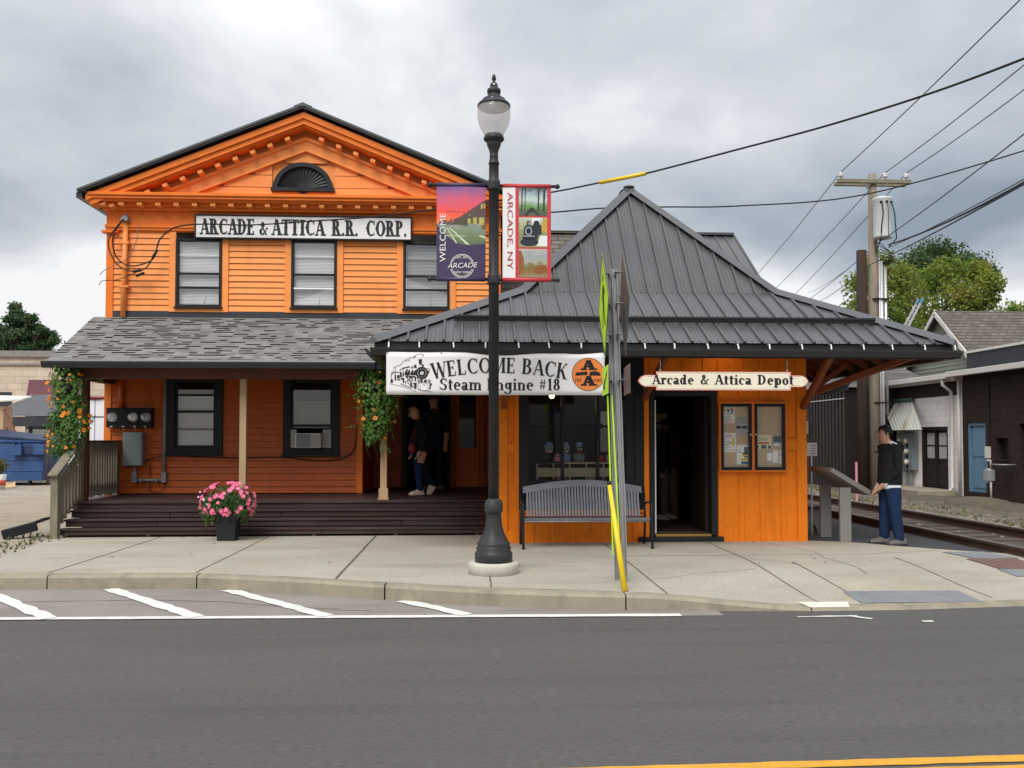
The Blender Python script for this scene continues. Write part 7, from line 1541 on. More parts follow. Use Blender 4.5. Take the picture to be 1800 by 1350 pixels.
b = MB(); ym = (DWY[0] + DWY[1]) / 2; b.box(GX + .02, ym - .04, DWY[2], GX + .10, ym + .04, DWY[3]); b.box(GX + .0, DWY[0], 1.9, GX + .10, DWY[1], DWY[3]); b.box(GX - .01, DWY[0], DWY[2], GX + .1, DWY[0] + .06, DWY[3]); b.box(GX - .01, DWY[1] - .06, DWY[2], GX + .1, DWY[1], DWY[3]); b.build('door_rail', 'darkdoor', frame)
b = MB()
for a in (DWY[0] + .18, ym + .12): b.box(GX + .085, a, .98, GX + .099, a + .5, 1.82)
b.build('door_curtain', 'blindgrey', frame)
b = MB()
for a in (DWY[0] + .18, ym + .12): b.box(GX + .07, a, 1.38, GX + .084, a + .5, 1.42)
b.build('muntin', 'darkdoor', frame)
b = MB(); b.box(GX + .08, BDY[0], BDY[2], GX + .12, BDY[1], BDY[3])
b.box(GX + .0, BDY[0], BDY[2], GX + .08, BDY[0] + .07, BDY[3]); b.box(GX + .0, BDY[1] - .07, BDY[2], GX + .08, BDY[1], BDY[3]); b.box(GX + .0, BDY[0] + .07, BDY[3] - .07, GX + .08, BDY[1] - .07, BDY[3]); b.box(GX + .055, BDY[0] + .15, .15, GX + .079, BDY[1] - .15, .95); b.box(GX + .055, BDY[0] + .15, 1.1, GX + .079, BDY[1] - .15, 1.95); b.build('blue_door', 'bluedoor', wbd)
b = MB(); b.box(GX + .08, BD2[0], BD2[2], GX + .12, BD2[1], BD2[3]); d = b.build('brown_door', 'darkdoor', wbd); b = MB(); b.ball((GX + .05, 23.62, .98), .05, 8, 6); b.ball((GX + .06, 23.62, 1.15), .035, 8, 6); b.build('door_knob', 'brass', d)
b = MB(); P = [(GX - .06, 31.75, 2.92), (GX - .06, 29.55, 2.92), (GX - .55, 28.0, 1.92), (GX - .55, 29.95, 1.92)]
n = 9
for i in range(n):
    f = lambda p, q, t: tuple(p[k] + (q[k] - p[k]) * t for k in range(3))
    a, c = f(P[0], P[1], i / n), f(P[0], P[1], (i + 1) / n); e, g = f(P[3], P[2], i / n), f(P[3], P[2], (i + 1) / n); b.face([a, c, g, e]); b.bar(a, e, .03, .03)
b.build('awning', 'awning', wbd); b = MB(); b.tube([(GX - .10, 31.85, 2.98), (GX - .10, 29.45, 2.98)], .06, 8); b.build('awning_gutter', 'greengutter', wbd)
b = MB(); b.face([(GX - .06, 31.75, 2.9), (GX - .03, 31.9, 1.9), (GX - .55, 29.95, 1.9)]); b.face([(GX - .06, 29.55, 2.9), (GX - .03, 29.55, 1.9), (GX - .55, 28.0, 1.9)]); b.build('awning_side', 'gap', wbd)
mbk = thing('meter_bank', 'grey steel bank of electric meters under the stained white awning', 'meter bank', (GX - .1, 29.9, .4))
b = MB(); b.box(GX - .22, 29.30, .55, GX - .005, 30.35, 1.82); b.tube([(GX - .1, 29.6, .55), (GX - .1, 29.6, GZ)], .05, 8); b.tube([(GX - .1, 29.9, .55), (GX - .1, 29.9, GZ)], .04, 8); b.build('cabinet', 'steel_box', mbk, .01)
for i in range(3):
    for y in (29.62, 30.08):
        z = 1.55 - i * .36; b = MB(); b.lathe([(.085, 0), (.085, -.09), (0, -.11)], (GX - .22, y, z), 12, axis='x'); b.build('meter', 'cream', mbk); b = MB(); b.box(GX - .245, y - .05, z - .22, GX - .221, y + .05, z - .11); b.build('breaker', 'meterbox', mbk)
one('concrete_stoop', 'kerbstone', 'mossy concrete stoop in front of the white block wall', 'stoop', (14.5, 29, GZ), lambda q: q.slab([(14.2, 27.0, GZ - .05), (15.39, 26.9, GZ - .05), (15.39, 31.5, GZ - .05), (14.1, 31.3, GZ - .05)], (0, 0, .22)), bevel=.03)
gm = thing('gas_meter', 'grey gas meter with pipes by the blue door of the brown wall', 'gas meter', (14.95, 24.5, GZ))
b = MB(); b.box(14.86, 24.40, .42, 15.06, 24.66, .74); b.ball((14.96, 24.53, .74), (.10, .13, .05), 10, 6); b.lathe([(.09, 0), (.11, .02), (.09, .05)], (14.96, 24.53, .37), 12); b.build('body', 'galv', gm, .03)
b = MB(); b.tube([(14.96, 24.45, GZ - .1), (14.96, 24.45, .45)], .03, 8); b.tube([(14.96, 24.62, .74), (14.96, 24.62, .98), (14.96, 24.45, 1.0), (14.96, 24.45, .74)], .026, 8); b.lathe([(.05, 0), (.09, .03), (.05, .08)], (14.96, 24.53, .96), 10); b.tube([(14.96, 24.4, .9), (14.96, 23.95, .9), (15.35, 23.9, .9)], .02, 8); b.build('pipe', 'galv', gm)
one('intercom', 'plastic_white', 'cream intercom box on the brown wall beside the blue door', 'intercom', (15.33, 25.2, 1.2), lambda q: q.box(15.27, 25.08, 1.05, 15.369, 25.26, 1.40), bevel=.01)
cable('wall_cable', 'black pipe running down the brown block wall above the gas meter', [(15.34, 25.12, 3.4), (15.34, 25.12, 2.4), (15.34, 25.12, 1.4)], .022)
b = MB()
tag(one('dirt_mound', 'earth', 'low dark dirt heap with dry grass below the brown wall', 'dirt heap', (13.6, 24, GZ), lambda q: (q.ball((14.0, 23.4, GZ - .05), (.8, 1.3, .26), 14, 8), q.ball((13.8, 25.6, GZ - .05), (.7, 1.0, .16), 14, 8), q.ball((13.9, 21.6, GZ - .05), (.8, 1.0, .18), 14, 8))))
def bush(label, c, r, per, m, size, name='shrub', cat='shrub'):
    t = thing(name, label, cat, (c[0], c[1], c[2] - r[2])); q = MB(); crown(q, [(c[0] + random.uniform(-.4, .4) * r[0], c[1] + random.uniform(-.4, .4) * r[1], c[2] + random.uniform(-.4, .4) * r[2], r[0] * .7, r[1] * .7, r[2] * .7) for _ in range(4)], per, size); q.build('crown', m, t)
    q = MB()
    for _ in range(5): q.tube([(c[0], c[1], c[2] - r[2]), (c[0] + random.uniform(-.5, .5) * r[0], c[1] + random.uniform(-.5, .5) * r[1], c[2])], .015, 5)
    q.build('trunk', 'bark', t); return t
bush('dark weedy shrub against the white block wall below the meters', (14.95, 31.0, .28), (.4, .5, .45), 90, 'leaf_dark', .05)
# taller dark wall with white coping behind, and the green house
one('parapet_wall', ['slate', 'gutterwhite'], 'blue-black parapet wall with pale coping behind the low block building', 'wall', (17.2, 22, 0), lambda q: (q.box(17.2, 14, 0, 17.45, 29.4, 4.55), setattr(q, 'mi', 1), q.box(17.15, 13.9, 4.55, 17.5, 29.45, 4.63), setattr(q, 'mi', 0), q.box(17.45, 29.2, 0, 26, 29.4, 4.55)))
gh = thing('green_house', 'sage green clapboard house with brown shingle roof and white gable trim', 'house', (18.2, 33, 0))
HX = 18.4; hy0, hy1, hz, hp = 30.55, 35.6, 4.35, 6.42; hm = (hy0 + hy1) / 2
b = MB(); n = 40
for i in range(n):
    z0, z1 = .2 + (hp - .2) * i / n, .2 + (hp - .2) * (i + 1) / n; k = max(0, (z0 - hz) / (hp - hz)); a, c = hy0 + (hm - hy0) * k, hy1 - (hy1 - hm) * k
    if c - a > .05: b.face([(HX - .02, a, z0), (HX - .02, c, z0), (HX, c, z1), (HX, a, z1)]); b.face([(HX - .02, a, z0), (HX - .02, c, z0), (HX, c, z0), (HX, a, z0)])
b.box(HX + .02, hy0, .2, HX + 12, hy1, hz); b.build('wall', 'greensiding', gh)
b = MB(); b.slab([(HX - .3, hy0 - .35, hz - .25), (HX + 12, hy0 - .35, hz - .25), (HX + 12, hm, hp + .08), (HX - .3, hm, hp + .08)], (0, 0, .07)); b.slab([(HX - .3, hm, hp + .08), (HX + 12, hm, hp + .08), (HX + 12, hy1 + .35, hz - .25), (HX - .3, hy1 + .35, hz - .25)], (0, 0, .07)); b.build('roof', 'shingle_brown', gh)
b = MB(); b.bar((HX - .31, hy0 - .35, hz - .28), (HX - .31, hm, hp + .04), .05, .16, (0, -1, 1)); b.bar((HX - .31, hy1 + .35, hz - .28), (HX - .31, hm, hp + .04), .05, .16, (0, 1, 1)); b.build('rake_board', 'gutterwhite', gh)
b = MB(); b.box(HX - .05, hm - .55, 5.1, HX - .021, hm - .2, 5.62)
for i in range(7): b.box(HX - .065, hm - .52, 5.13 + i * .065, HX - .051, hm - .23, 5.17 + i * .065)
b.build('gable_vent', 'gutterwhite', gh)
ld_ = thing('extension_ladder', 'aluminium extension ladder with blue tips leaning on the green house', 'ladder', (17.2, 35.0, 3.7))
la, lb = Vector((16.4, 35.0, 3.2)), Vector((17.75, 33.4, 6.95))
sd2 = Vector((.0, .36, 0)); b = MB(); b.bar(la, lb, .05, .09); b.bar(la + sd2, lb + sd2, .05, .09); b.build('rail', 'alum', ld_)
b = MB()
for i in range(14): p = la.lerp(lb, (i + .5) / 14); b.tube([p, p + sd2], .02, 6)
b.build('rung', 'alum', ld_)
b = MB(); d = (lb - la).normalized(); b.bar(lb - d * .02, lb + d * .18, .08, .11); b.bar(lb + sd2 - d * .02, lb + sd2 + d * .18, .08, .11); b.build('blue_tip', 'bluedoor', ld_)

# ================================================================== utility pole and wires
up = thing('utility_pole', 'tall wooden utility pole with crossarm, grey transformer and conduits', 'utility pole', (13.35, 28.3, GZ))
UPX, UPY = 13.42, 28.3
b = MB(); b.tube([(UPX, UPY, GZ - .2), (UPX, UPY, 5), (UPX + .01, UPY, 10.38)], [.20, .17, .13], 16); b.build('pole', 'pole', up)
AZ_ = 10.03
b = MB(); b.box(UPX - 1.25, UPY - .24, AZ_, UPX + 1.22, UPY - .13, AZ_ + .13); b.build('crossarm', 'armwood', up, .01); b = MB(); b.box(UPX - 1.2, UPY + .13, AZ_, UPX + 1.22, UPY + .22, AZ_ + .12); b.build('crossarm', 'armwood', up, .01)
b = MB(); b.bar((UPX - .42, UPY - .26, AZ_), (UPX - .03, UPY - .17, AZ_ - .45), .04, .012); b.bar((UPX + .42, UPY - .26, AZ_), (UPX + .03, UPY - .17, AZ_ - .45), .04, .012); b.islands('crossarm_brace', 'galv', up)
INS = [(UPX - 1.12, UPY - .18), (UPX + .37, UPY - .18), (UPX + 1.08, UPY - .18)]
for x, y in INS: b = MB(); b.lathe([(.03, .13), (.03, .20), (.09, .21), (.09, .25), (.05, .26), (.08, .27), (.07, .32), (.03, .35)], (x, y, AZ_), 14); b.build('insulator', 'porcelain', up)
b = MB(); cx2, cy2 = UPX + .13, UPY - .44; b.lathe([(.28, 8.14), (.29, 8.2), (.295, 9.38), (.31, 9.40), (.31, 9.45), (.2, 9.49), (0, 9.5)], (cx2, cy2, 0), 24); tf = b.build('transformer', 'transformer', up)
b = MB()
for dx, dy in ((-.17, -.23), (0, -.285), (.17, -.23)): b.lathe([(.035, 0), (.035, -.06), (.015, -.08)], (cx2 + dx, cy2 + dy, 9.28), 8, axis='y')
b.tube([(cx2 - .16, cy2 - .32, 9.26), (cx2 - .13, cy2 - .33, 8.9), (cx2 - .18, cy2 - .31, 8.5), (cx2 - .15, cy2 - .2, 8.1), (UPX, UPY - .2, 7.7)], .018, 6); b.tube([(cx2 + .16, cy2 - .32, 9.26), (cx2 + .27, cy2 - .28, 8.9), (cx2 + .36, cy2 - .2, 8.1), (UPX + .40, UPY - .3, 7.9)], .018, 6); b.tube([(cx2 + .0, cy2 - .36, 9.26), (cx2 + .04, cy2 - .34, 8.9), (cx2 + .06, cy2 - .29, 8.14)], .010, 6)
b.build('transformer_lead', 'cable', tf)
b = MB()
for k in range(6): b.tube([(UPX + .15, UPY - .2, 8.05 - .1 * k), (UPX + .3 + .1 * k, UPY - .3, 7.85 - .1 * k), (UPX + .62 - .08 * k, UPY - .3, 7.6 - .03 * k), (UPX + .38, UPY - .25, 7.28 + .03 * k), (UPX + .22, UPY - .2, 7.4)], .013, 5)
b.build('drip_loop', 'cable', up)
b = MB(); b.tube([(UPX + .22, UPY - .16, GZ), (UPX + .2, UPY - .16, 7.45)], .055, 8); b.tube([(UPX + .37, UPY - .12, 2.4), (UPX + .35, UPY - .12, 7.3)], .05, 8); b.tube([(UPX + .12, UPY - .2, GZ), (UPX + .12, UPY - .2, 7.6)], .03, 6); b.build('riser_conduit', 'alum', up)
b = MB()
for z in (1.2, 2.8, 6.2): b.box(UPX - .1, UPY - .25, z, UPX + .45, UPY - .05, z + .03)
b.build('conduit_strap', 'black', up)
one('pole_stub', 'darkpole', 'short dark creosoted pole strapped beside the tall utility pole', 'pole', (13.02, 28.3, GZ), lambda q: q.tube([(13.02, 28.35, GZ - .2), (13.05, 28.35, 4), (13.06, 28.35, 7.85)], [.19, .175, .16], 16))
def UYw(px, py, Y):
    f, ps, th = 1550.0, R(3), R(1.75); x = (px - 900) / f; z = (722.64 - py) / f; y2 = math.cos(th) - z * math.sin(th); z2 = math.sin(th) + z * math.cos(th); X = x * math.cos(ps) + y2 * math.sin(ps); YY = -x * math.sin(ps) + y2 * math.cos(ps); k = Y / YY; return X * k, Y, 1.65 + z2 * k
def wire(label, pts, r=.013, m='cable', sag=.25, n=5, group='overhead wires'):
    Q = []
    for p, q in zip(pts, pts[1:]):
        p, q = Vector(p), Vector(q)
        for i in range(14): t = i / 14; Q.append(p.lerp(q, t) - Vector((0, 0, 4 * sag * t * (1 - t))))
    Q.append(Vector(pts[-1])); return one('overhead_wire', m, label, 'wire', tuple(Vector(pts[0])), lambda b: b.tube(Q, r, n), group)
def beyond(a, n, k=1.6): a, n = Vector(a), Vector(n); return a + (n - a) * k
labs = ['high power wire over the left insulator of the pole crossarm', 'high power wire over the middle insulator of the pole crossarm', 'high power wire over the right insulator of the pole crossarm']
for (x, y), nr, fr, l in zip(INS, ((1783, 0, 17.3), (1800, 106, 20.0), (1800, 150, 21.5)), ((1335, 475, 47), (1370, 498, 47), (1402, 510, 47)), labs):
    a = Vector((x, y, AZ_ + .36)); wire(l, [beyond(a, UYw(*nr)), a, beyond(a, UYw(*fr), 1.3)], .014, sag=.12)
lo_ = Vector((UPX + .15, UPY - .2, 8.1))
wire('lower black wire rising right from just below the transformer', [beyond(lo_, UYw(1800, 226, 17)), lo_, UYw(1395, 545, 58)], .014, sag=.12)
wire('thick bundled service cable rising right from the pole drip loops', [beyond(lo_, UYw(1800, 287, 16)), lo_ + Vector((.3, 0, -.1))], .026, sag=.28)
wire('thin companion wire just under the thick bundled service cable', [beyond(lo_, UYw(1800, 292, 16)), lo_ + Vector((.3, 0, -.2))], .011, sag=.12)
a = Vector(UYw(1530, 465, 27.9)); wire('lowest straight black wire rising right past the pole', [beyond(a, UYw(1800, 312, 12)), a, UYw(1440, 530, 58)], .015, sag=.10)
wire('thin grey wire leaving the dark stub pole to the left', [(13.06, 28.35, 7.6), UYw(1420, 515, 58)], .010, sag=.15)
# service drop from the office front, with its yellow sleeve, and a thinner cable from behind the depot
drop = [(-5.46, 15.78, 4.96), (-5.38, 15.77, 5.18), (-5.1, 15.76, 5.38), (-4.6, 15.74, 5.43), (-3.809, 15.72, 5.419), (-2.582, 15.5, 5.457), (-1.561, 15.2, 5.465), (-.517, 14.7, 5.477), (.465, 14.15, 5.486), (1.38, 13.6, 5.493), (2.018, 13.1, 5.501), (2.608, 12.6, 5.497), (3.649, 11.5, 5.512), (4.398, 10.5, 5.476), (5.098, 9.4, 5.454), (5.551, 8.4, 5.431), (6.1, 7.6, 5.531)]
cable('service_drop', 'thick black service cable crossing the white name board and rising right', drop, .013, 'cable', 6, 'overhead wires')
one('cable_sleeve', 'yellow', 'yellow plastic sleeve around the service cable above the depot roof', 'cable sleeve', (2.3, 12.85, 5.5), lambda q: q.tube([(2.018, 13.1, 5.501), (2.32, 12.85, 5.5), (2.608, 12.6, 5.497)], .030, 8))
cable('overhead_wire', 'thin black cable passing behind the depot roof peak to the right', [(.67, 17.0, 5.982), (1.785, 17.6, 6.207), (2.902, 18.3, 6.487), (4.308, 19, 6.715), (6.177, 19.5, 6.898), (9.01, 19.5, 7.186), (11.859, 18, 7.764), (13.6, 17, 8.34)], .016, 'cable', 5, 'overhead wires')

# ================================================================== trees
def tree(name, label, base, clumps, per, size, leafm, r0, top, cat='tree', fill=.55, group=None):
    t = thing(name, label, cat, base, group); b = MB(); limbs(b, base, top, r0, r0 * .25, clumps); b.build('trunk', 'bark', t)
    b = MB(); crown(b, clumps, per, size, fill); b.build('crown', leafm, t); return t
mp = []
random.seed(4)
for px, py, r in [(1515, 500, 1.1), (1508, 545, 1.0), (1545, 470, 1.1), (1580, 492, 1.15), (1560, 540, 1.3), (1600, 530, 1.4), (1630, 500, 1.3), (1665, 480, 1.25), (1640, 560, 1.3), (1690, 520, 1.25), (1715, 480, .95), (1725, 525, .9), (1742, 498, .7), (1600, 580, 1.2), (1660, 590, 1.2), (1710, 560, .85), (1525, 580, .9), (1580, 600, 1.2)]:
    x, y, z = UYw(px, py, 46 + random.uniform(-1.6, 1.6)); mp.append((x, y, z, r, r, r * .8))
bx, by, _ = UYw(1622, 700, 46); tree('maple_tree', 'broad maple turning yellow and orange behind the utility pole', (bx, by, -.3), mp, 330, .105, 'leaf_maple', .42, (bx, by, 8.4))
dk = []
for px, py, r in [(1610, 462, 1.3), (1640, 444, 1.4), (1668, 450, 1.2), (1690, 470, 1.2), (1625, 480, 1.4), (1715, 470, 1.2), (1735, 485, .9), (1660, 490, 1.5)]:
    x, y, z = UYw(px, py, 58 + random.uniform(-1.5, 1.5)); dk.append((x, y, z, r, r, r * .85))
bx, by, _ = UYw(1665, 700, 58); tree('dark_tree', 'dark green tree rising above the yellowing maple', (bx, by, -.3), dk, 300, .12, 'leaf_dark', .4, (bx, by, 10.5))
for i, (px, py, Y, r, lab) in enumerate([(1760, 545, 70, 1.2, 'small distant tree behind the green house roof, nearer the maple'), (1795, 548, 75, 1.3, 'small distant tree top behind the green house roof at the picture edge')]):
    x, y, z = UYw(px, py + 12, Y); cl = [(x + random.uniform(-1.2, 1.2), y, z + random.uniform(-.6, .5), r, r, r * .7) for _ in range(4)]; tree('distant_tree', lab, (x, y, 0), cl, 120, .14, 'leaf_maple', .25, (x, y, z - .4), group='small trees behind the green house')
dg = []
for px, py, r in [(1500, 625, .8), (1590, 640, 1.0), (1625, 640, .9)]: x, y, z = UYw(px, py, 44); dg.append((x, y, z, r, r, r))
x, y, z = UYw(1600, 650, 44); tree('dark_tree', 'dark green bush-like tree behind the ladder and low roofs', (x, y, 0), dg, 160, .11, 'leaf_dark', .2, (x, y, z - .2))
sp = []
random.seed(9)
for px, py, r in [(27, 540, .28), (30, 553, .38), (20, 562, .42), (38, 568, .45), (54, 560, .3), (60, 575, .42), (12, 580, .6), (32, 588, .65), (50, 592, .5), (-4, 590, .7), (75, 583, .3), (88, 590, .32), (70, 598, .5), (5, 606, .8), (28, 612, .8), (52, 612, .7), (82, 604, .4), (96, 598, .22), (-15, 612, .8), (75, 618, .6), (15, 630, .9), (45, 632, .8), (-25, 630, .9), (70, 634, .7)]:
    x, y, z = UYw(px, py, 55 + random.uniform(-1.0, 1.0)); sp.append((x, y, z, r * 1.2, r, r * .55))
bx, by, _ = UYw(20, 700, 55); tree('spruce_tree', 'dark ragged evergreen behind the pale block building', (bx, by, 0), sp, 190, .095, 'leaf_conifer', .4, (bx, by, 9.2), fill=.45)

# ================================================================== left side: yard
pb = thing('pale_block_building', 'long pale cream painted block building closing the gravel yard', 'building', (-22, 40.5, .2))
b = MB(); b.box(-44, 40.5, .1, -8, 40.8, 5.28); b.build('wall', 'palebrick', pb); b = MB(); b.box(-44, 40.35, 5.28, -8, 40.9, 5.55); b.box(-44, 40.42, 4.9, -8, 40.5, 4.98); b.build('coping', 'blocktop', pb)
b = MB(); x0, _, _ = UYw(0, 700, 40.4); b.box(x0 - 2, 40.44, 2.9, x0 + .45, 40.5, 3.7); b.build('window', 'slate', pb)
x0, _, _ = UYw(28, 700, 39.3); x1, _, _ = UYw(100, 700, 39.3)
b = MB(); zt, zb_ = 4.25, 3.28
for i in range(14):
    f = i / 14; g_ = (i + 1) / 14; b.face([(x0 + .55 * (1 - f), 39.0 + 1.45 * f, zb_ + (zt - zb_) * f), (x1 + .6, 39.0 + 1.45 * f, zb_ + (zt - zb_) * f), (x1 + .6, 39.0 + 1.45 * g_ - .03, zb_ + (zt - zb_) * g_), (x0 + .55 * (1 - g_), 39.0 + 1.45 * g_ - .03, zb_ + (zt - zb_) * g_)])
b.build('awning', 'maroon', pb)
shd = thing('yard_shed', 'open lean-to with grey ribbed metal roof in the gravel yard', 'shed', (-18.3, 36, .2))
x0, _, _ = UYw(12, 700, 36); x1, _, _ = UYw(112, 700, 36)
b = MB(); b.slab([(x0 - .2, 35.0, 2.50), (x1, 35.0, 2.50), (x1, 37.4, 3.38), (x0 + .55, 37.4, 3.38)], (0, 0, .04))
for i in range(16): x = x0 + (x1 - x0) * i / 16; b.bar((x, 35.0, 2.55), (x + .3, 37.4, 3.43), .05, .04)
b.build('roof', 'greyroof', shd); b = MB(); b.box(x0, 35.02, 2.1, x1, 35.1, 2.47); b.box(x0 + .1, 37.3, .2, x1, 37.4, 3.3); b.build('wall', 'slate', shd); b = MB()
for f in (.02, .3, .6, .97): b.box(x0 + (x1 - x0) * f, 35.05, .2, x0 + (x1 - x0) * f + .1, 35.15, 2.1)
b.build('post', 'gap', shd); b = MB(); b.box(x0 + .6, 36.3, .2, x0 + 1.5, 36.4, 2.0); b.box(x0 + 2.3, 36.0, .2, x0 + 3.0, 36.1, 1.8); b.build('inner_panel', 'trailer', shd)
tl = thing('box_trailer', 'white box trailer with red marker lens parked behind the porch', 'trailer', (-14, 33, .22))
x0, _, _ = UYw(146, 700, 31); x1 = x0 + 3.6
b = MB(); b.box(x0 - 1.35, 31.3, .75, x1, 36, 1.5); b.box(x0, 31, .62, x1, 36, 3.05); b.build('body', 'trailer', tl, .03)
b = MB(); xs_ = UYw(167, 700, 30.99)[0]; b.box(xs_ - .008, 30.985, .7, xs_ + .008, 31.0, 3.0); b.box(x0 + .02, 30.985, 2.36, x1, 31.0, 2.40); b.box(x0 + .02, 30.98, .62, x1, 31.0, .82); b.build('panel_seam', 'cablegrey', tl)
b = MB(); xs_ = UYw(166, 700, 30.9)[0]; b.ball((xs_, 30.98, 3.03), (.34, .06, .07), 14, 6); b.build('marker_lens', 'redlens', tl)
b = MB()
for y in (32.2, 33.2): b.lathe([(.33, -.1), (.36, -.06), (.36, .06), (.33, .1)], (x0 + .1, y, .56), 18, axis='x')
b.build('wheel', 'meterbox', tl)
dm = thing('dumpster', 'blue steel dumpster with side sleeves and sloped lid in the gravel yard', 'dumpster', (-15.5, 29.2, .2))
x1 = UYw(80, 800, 28)[0]; x0 = x1 - 2.6; y0, y1 = 28.0, 29.7; zg = .33
b = MB(); b.slab([(x0, y0, zg), (x1 - .12, y0, zg), (x1, y0, 1.72), (x1, y1, 1.60), (x1 - .12, y1, zg)][:0] or [(x0, y0, zg), (x1 - .1, y0, zg), (x1, y0, 1.55), (x0, y0, 1.80)], (0, y1 - y0, 0))
for z in (.62, .95): b.box(x0, y0 - .02, z, x1 - .04, y0 - .001, z + .03)
b.box(x0, y0 - .05, 1.52, x1 + .03, y0 - .021, 1.58); b.build('body', 'dumpster', dm, .02)
b = MB(); xa = UYw(24, 800, 28)[0]; xb = UYw(64, 800, 28)[0]; b.box(xa, y0 - .22, 1.12, xa + .33, y0 - .021, 1.42); b.box(xb, y0 - .22, 1.14, xb + .32, y0 - .021, 1.44)
for x in (xa, xa + .18): b.bar((x + .05, y0 - .04, 1.42), (x + .03, y0 - .04, 1.70), .05, .03)
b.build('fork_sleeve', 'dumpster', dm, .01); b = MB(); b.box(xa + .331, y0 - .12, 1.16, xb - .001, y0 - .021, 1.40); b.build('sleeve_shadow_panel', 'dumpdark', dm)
b = MB(); b.slab([(x0 - .05, y0 - .06, 1.79), (x1 + .05, y0 - .06, 1.545), (x1 + .05, y1, 1.60), (x0 - .05, y1, 1.95)], (0, 0, .04)); b.build('lid', 'dumpdark', dm)
b = MB()
for x in (x0 + .4, x1 - .5): b.lathe([(.09, -.04), (.1, 0), (.09, .04)], (x, y0 + .1, .235), 12, axis='x')
b.build('wheel', 'meterbox', dm)
one('cart_frame', 'steelrail', 'thin rusty steel frame standing against the right end of the dumpster', 'frame', (x1 + .15, 28.2, .2), lambda q: (q.tube([(x1 + .12, 27.9, .2), (x1 + .12, 27.9, 1.6)], .03, 6), q.tube([(x1 + .12, 27.9, 1.35), (x1 + .55, 27.9, 1.42)], .03, 6), q.tube([(x1 + .12, 27.9, .35), (x1 + 1.0, 28.0, .38)], .04, 6), q.tube([(x1 + .12, 27.9, 1.2), (x1 + .5, 27.9, 1.2)], .04, 6)))
one('cardboard_scrap', 'plywood', 'curled dirty cardboard lying on the gravel before the dumpster', 'cardboard', (x1 - .8, 27, .15), lambda q: (q.slab([(x1 - 1.25, 26.9, .17), (x1 - .75, 26.8, .17), (x1 - .55, 27.1, .30), (x1 - 1.2, 27.2, .33)], (0, 0, .02)), q.slab([(x1 - .7, 26.8, .17), (x1 - .35, 26.9, .19), (x1 - .45, 27.1, .34)], (0, 0, .02))))
pl_ = thing('plywood_stack', 'tan plywood box and propped red board behind the dumpster', 'lumber', (-17.3, 30.5, .2))
xc = UYw(10, 800, 30.5)[0]; b = MB(); b.box(xc - 2, 30.3, .2, xc, 30.9, 2.72); b.build('plywood', 'plywood', pl_); b = MB(); b.slab([(xc - 2.1, 30.1, 2.72), (xc + .7, 30.1, 2.9), (xc + .5, 31.2, 3.05), (xc - 2.1, 31.2, 3.1)], (0, 0, .05)); b.build('top_sheet', 'gutterwhite', pl_)
b = MB(); b.bar((xc + .05, 30.2, 2.6), (xc + .75, 30.0, 1.4), .12, .05); b.bar((xc + .1, 30.25, .2), (xc + .12, 30.25, 2.0), .12, .05); b.build('board', 'redwood', pl_)
bk = thing('flower_bucket', 'white patterned bucket holding a bright green plant by the dumpster', 'bucket', (-14.6, 26.6, .15)); xk = UYw(-1, 800, 26)[0]
b = MB(); b.lathe([(.15, .16), (.2, .62), (.19, .62), (.16, .3)], (xk, 26, 0), 18); b.build('bucket', 'teal_bucket', bk); b = MB(); b.lathe([(.167, .3), (.185, .45)], (xk, 26, 0), 18); b.build('band', 'redprint', bk); b = MB(); crown(b, [(xk, 26, .82, .22, .2, .24)], 90, .05); b.build('plant', 'leaf_weed', bk)

# ================================================================== exhibit lectern, concrete bench, small sign by the depot corner
lc = thing('exhibit_lectern', 'grey metal exhibit lectern on two flat legs at the platform edge', 'exhibit panel', (5.5, 12.8, .135))
for y in (12.55, 13.25):
    b = MB(); b.box(5.42, y, .135, 5.585, y + .05, .93); b.build('leg', 'lectern', lc, .003)
b = MB(); a, c = Vector((5.30, 12.52, 1.222)), Vector((5.875, 12.52, .885)); b.slab([a, c, c + Vector((-.025, 0, -.07)), a + Vector((-.035, 0, -.055))], (0, .82, 0)); b.build('panel', 'lectern', lc, .004)
b = MB(); n = Vector((.35, 0, .59)).normalized() * .003; o = Vector((0, .04, 0)); b.face([a + o + n + Vector((.03, 0, -.018)), c + o + n - Vector((.03, 0, -.018)), c + o + n + Vector((-.03, .74, .018)), a + o + n + Vector((.03, .74, -.018))]); b.build('panel_print', 'lecternprint', lc)
cbn = thing('concrete_bench', 'concrete bench with brown slats behind the depot corner', 'bench', (5.380, 14.3, .135))
for y in (13.75, 15.2):
    b = MB(); pts = [(5.300, y, .135)] + [(5.440 + .13 * math.cos(t), y, .135 + .17 * math.sin(t)) for t in [math.pi * (1 - k / 10) for k in range(11)]] + [(5.680, y, .135), (5.720, y, .35), (5.680, y, .52), (5.300, y, .54)]; b.slab(pts, (0, .12, 0)); b.build('concrete_end', 'lectern', cbn, .006)
b = MB()
for i in range(5): b.box(5.300 + i * .082, 13.65, .545, 5.365 + i * .082, 15.45, .575)
b.build('slat', 'benchseat', cbn, .004)
ss = thing('small_notice', 'small white notice on a thin post behind the depot corner', 'sign', (5.360, 13.4, .135))
b = MB(); b.tube([(5.380, 13.5, .135), (5.380, 13.5, 1.58)], .014, 6); b.build('post', 'white', ss); b = MB(); b.box(5.300, 13.48, 1.37, 5.465, 13.486, 1.575); b.build('plate', 'paper', ss)
b = MB()
for i in range(4): b.box(5.370, 13.476, 1.40 + i * .042, 5.445, 13.4795, 1.415 + i * .042)
b.build('notice_text', 'textgrey', ss)
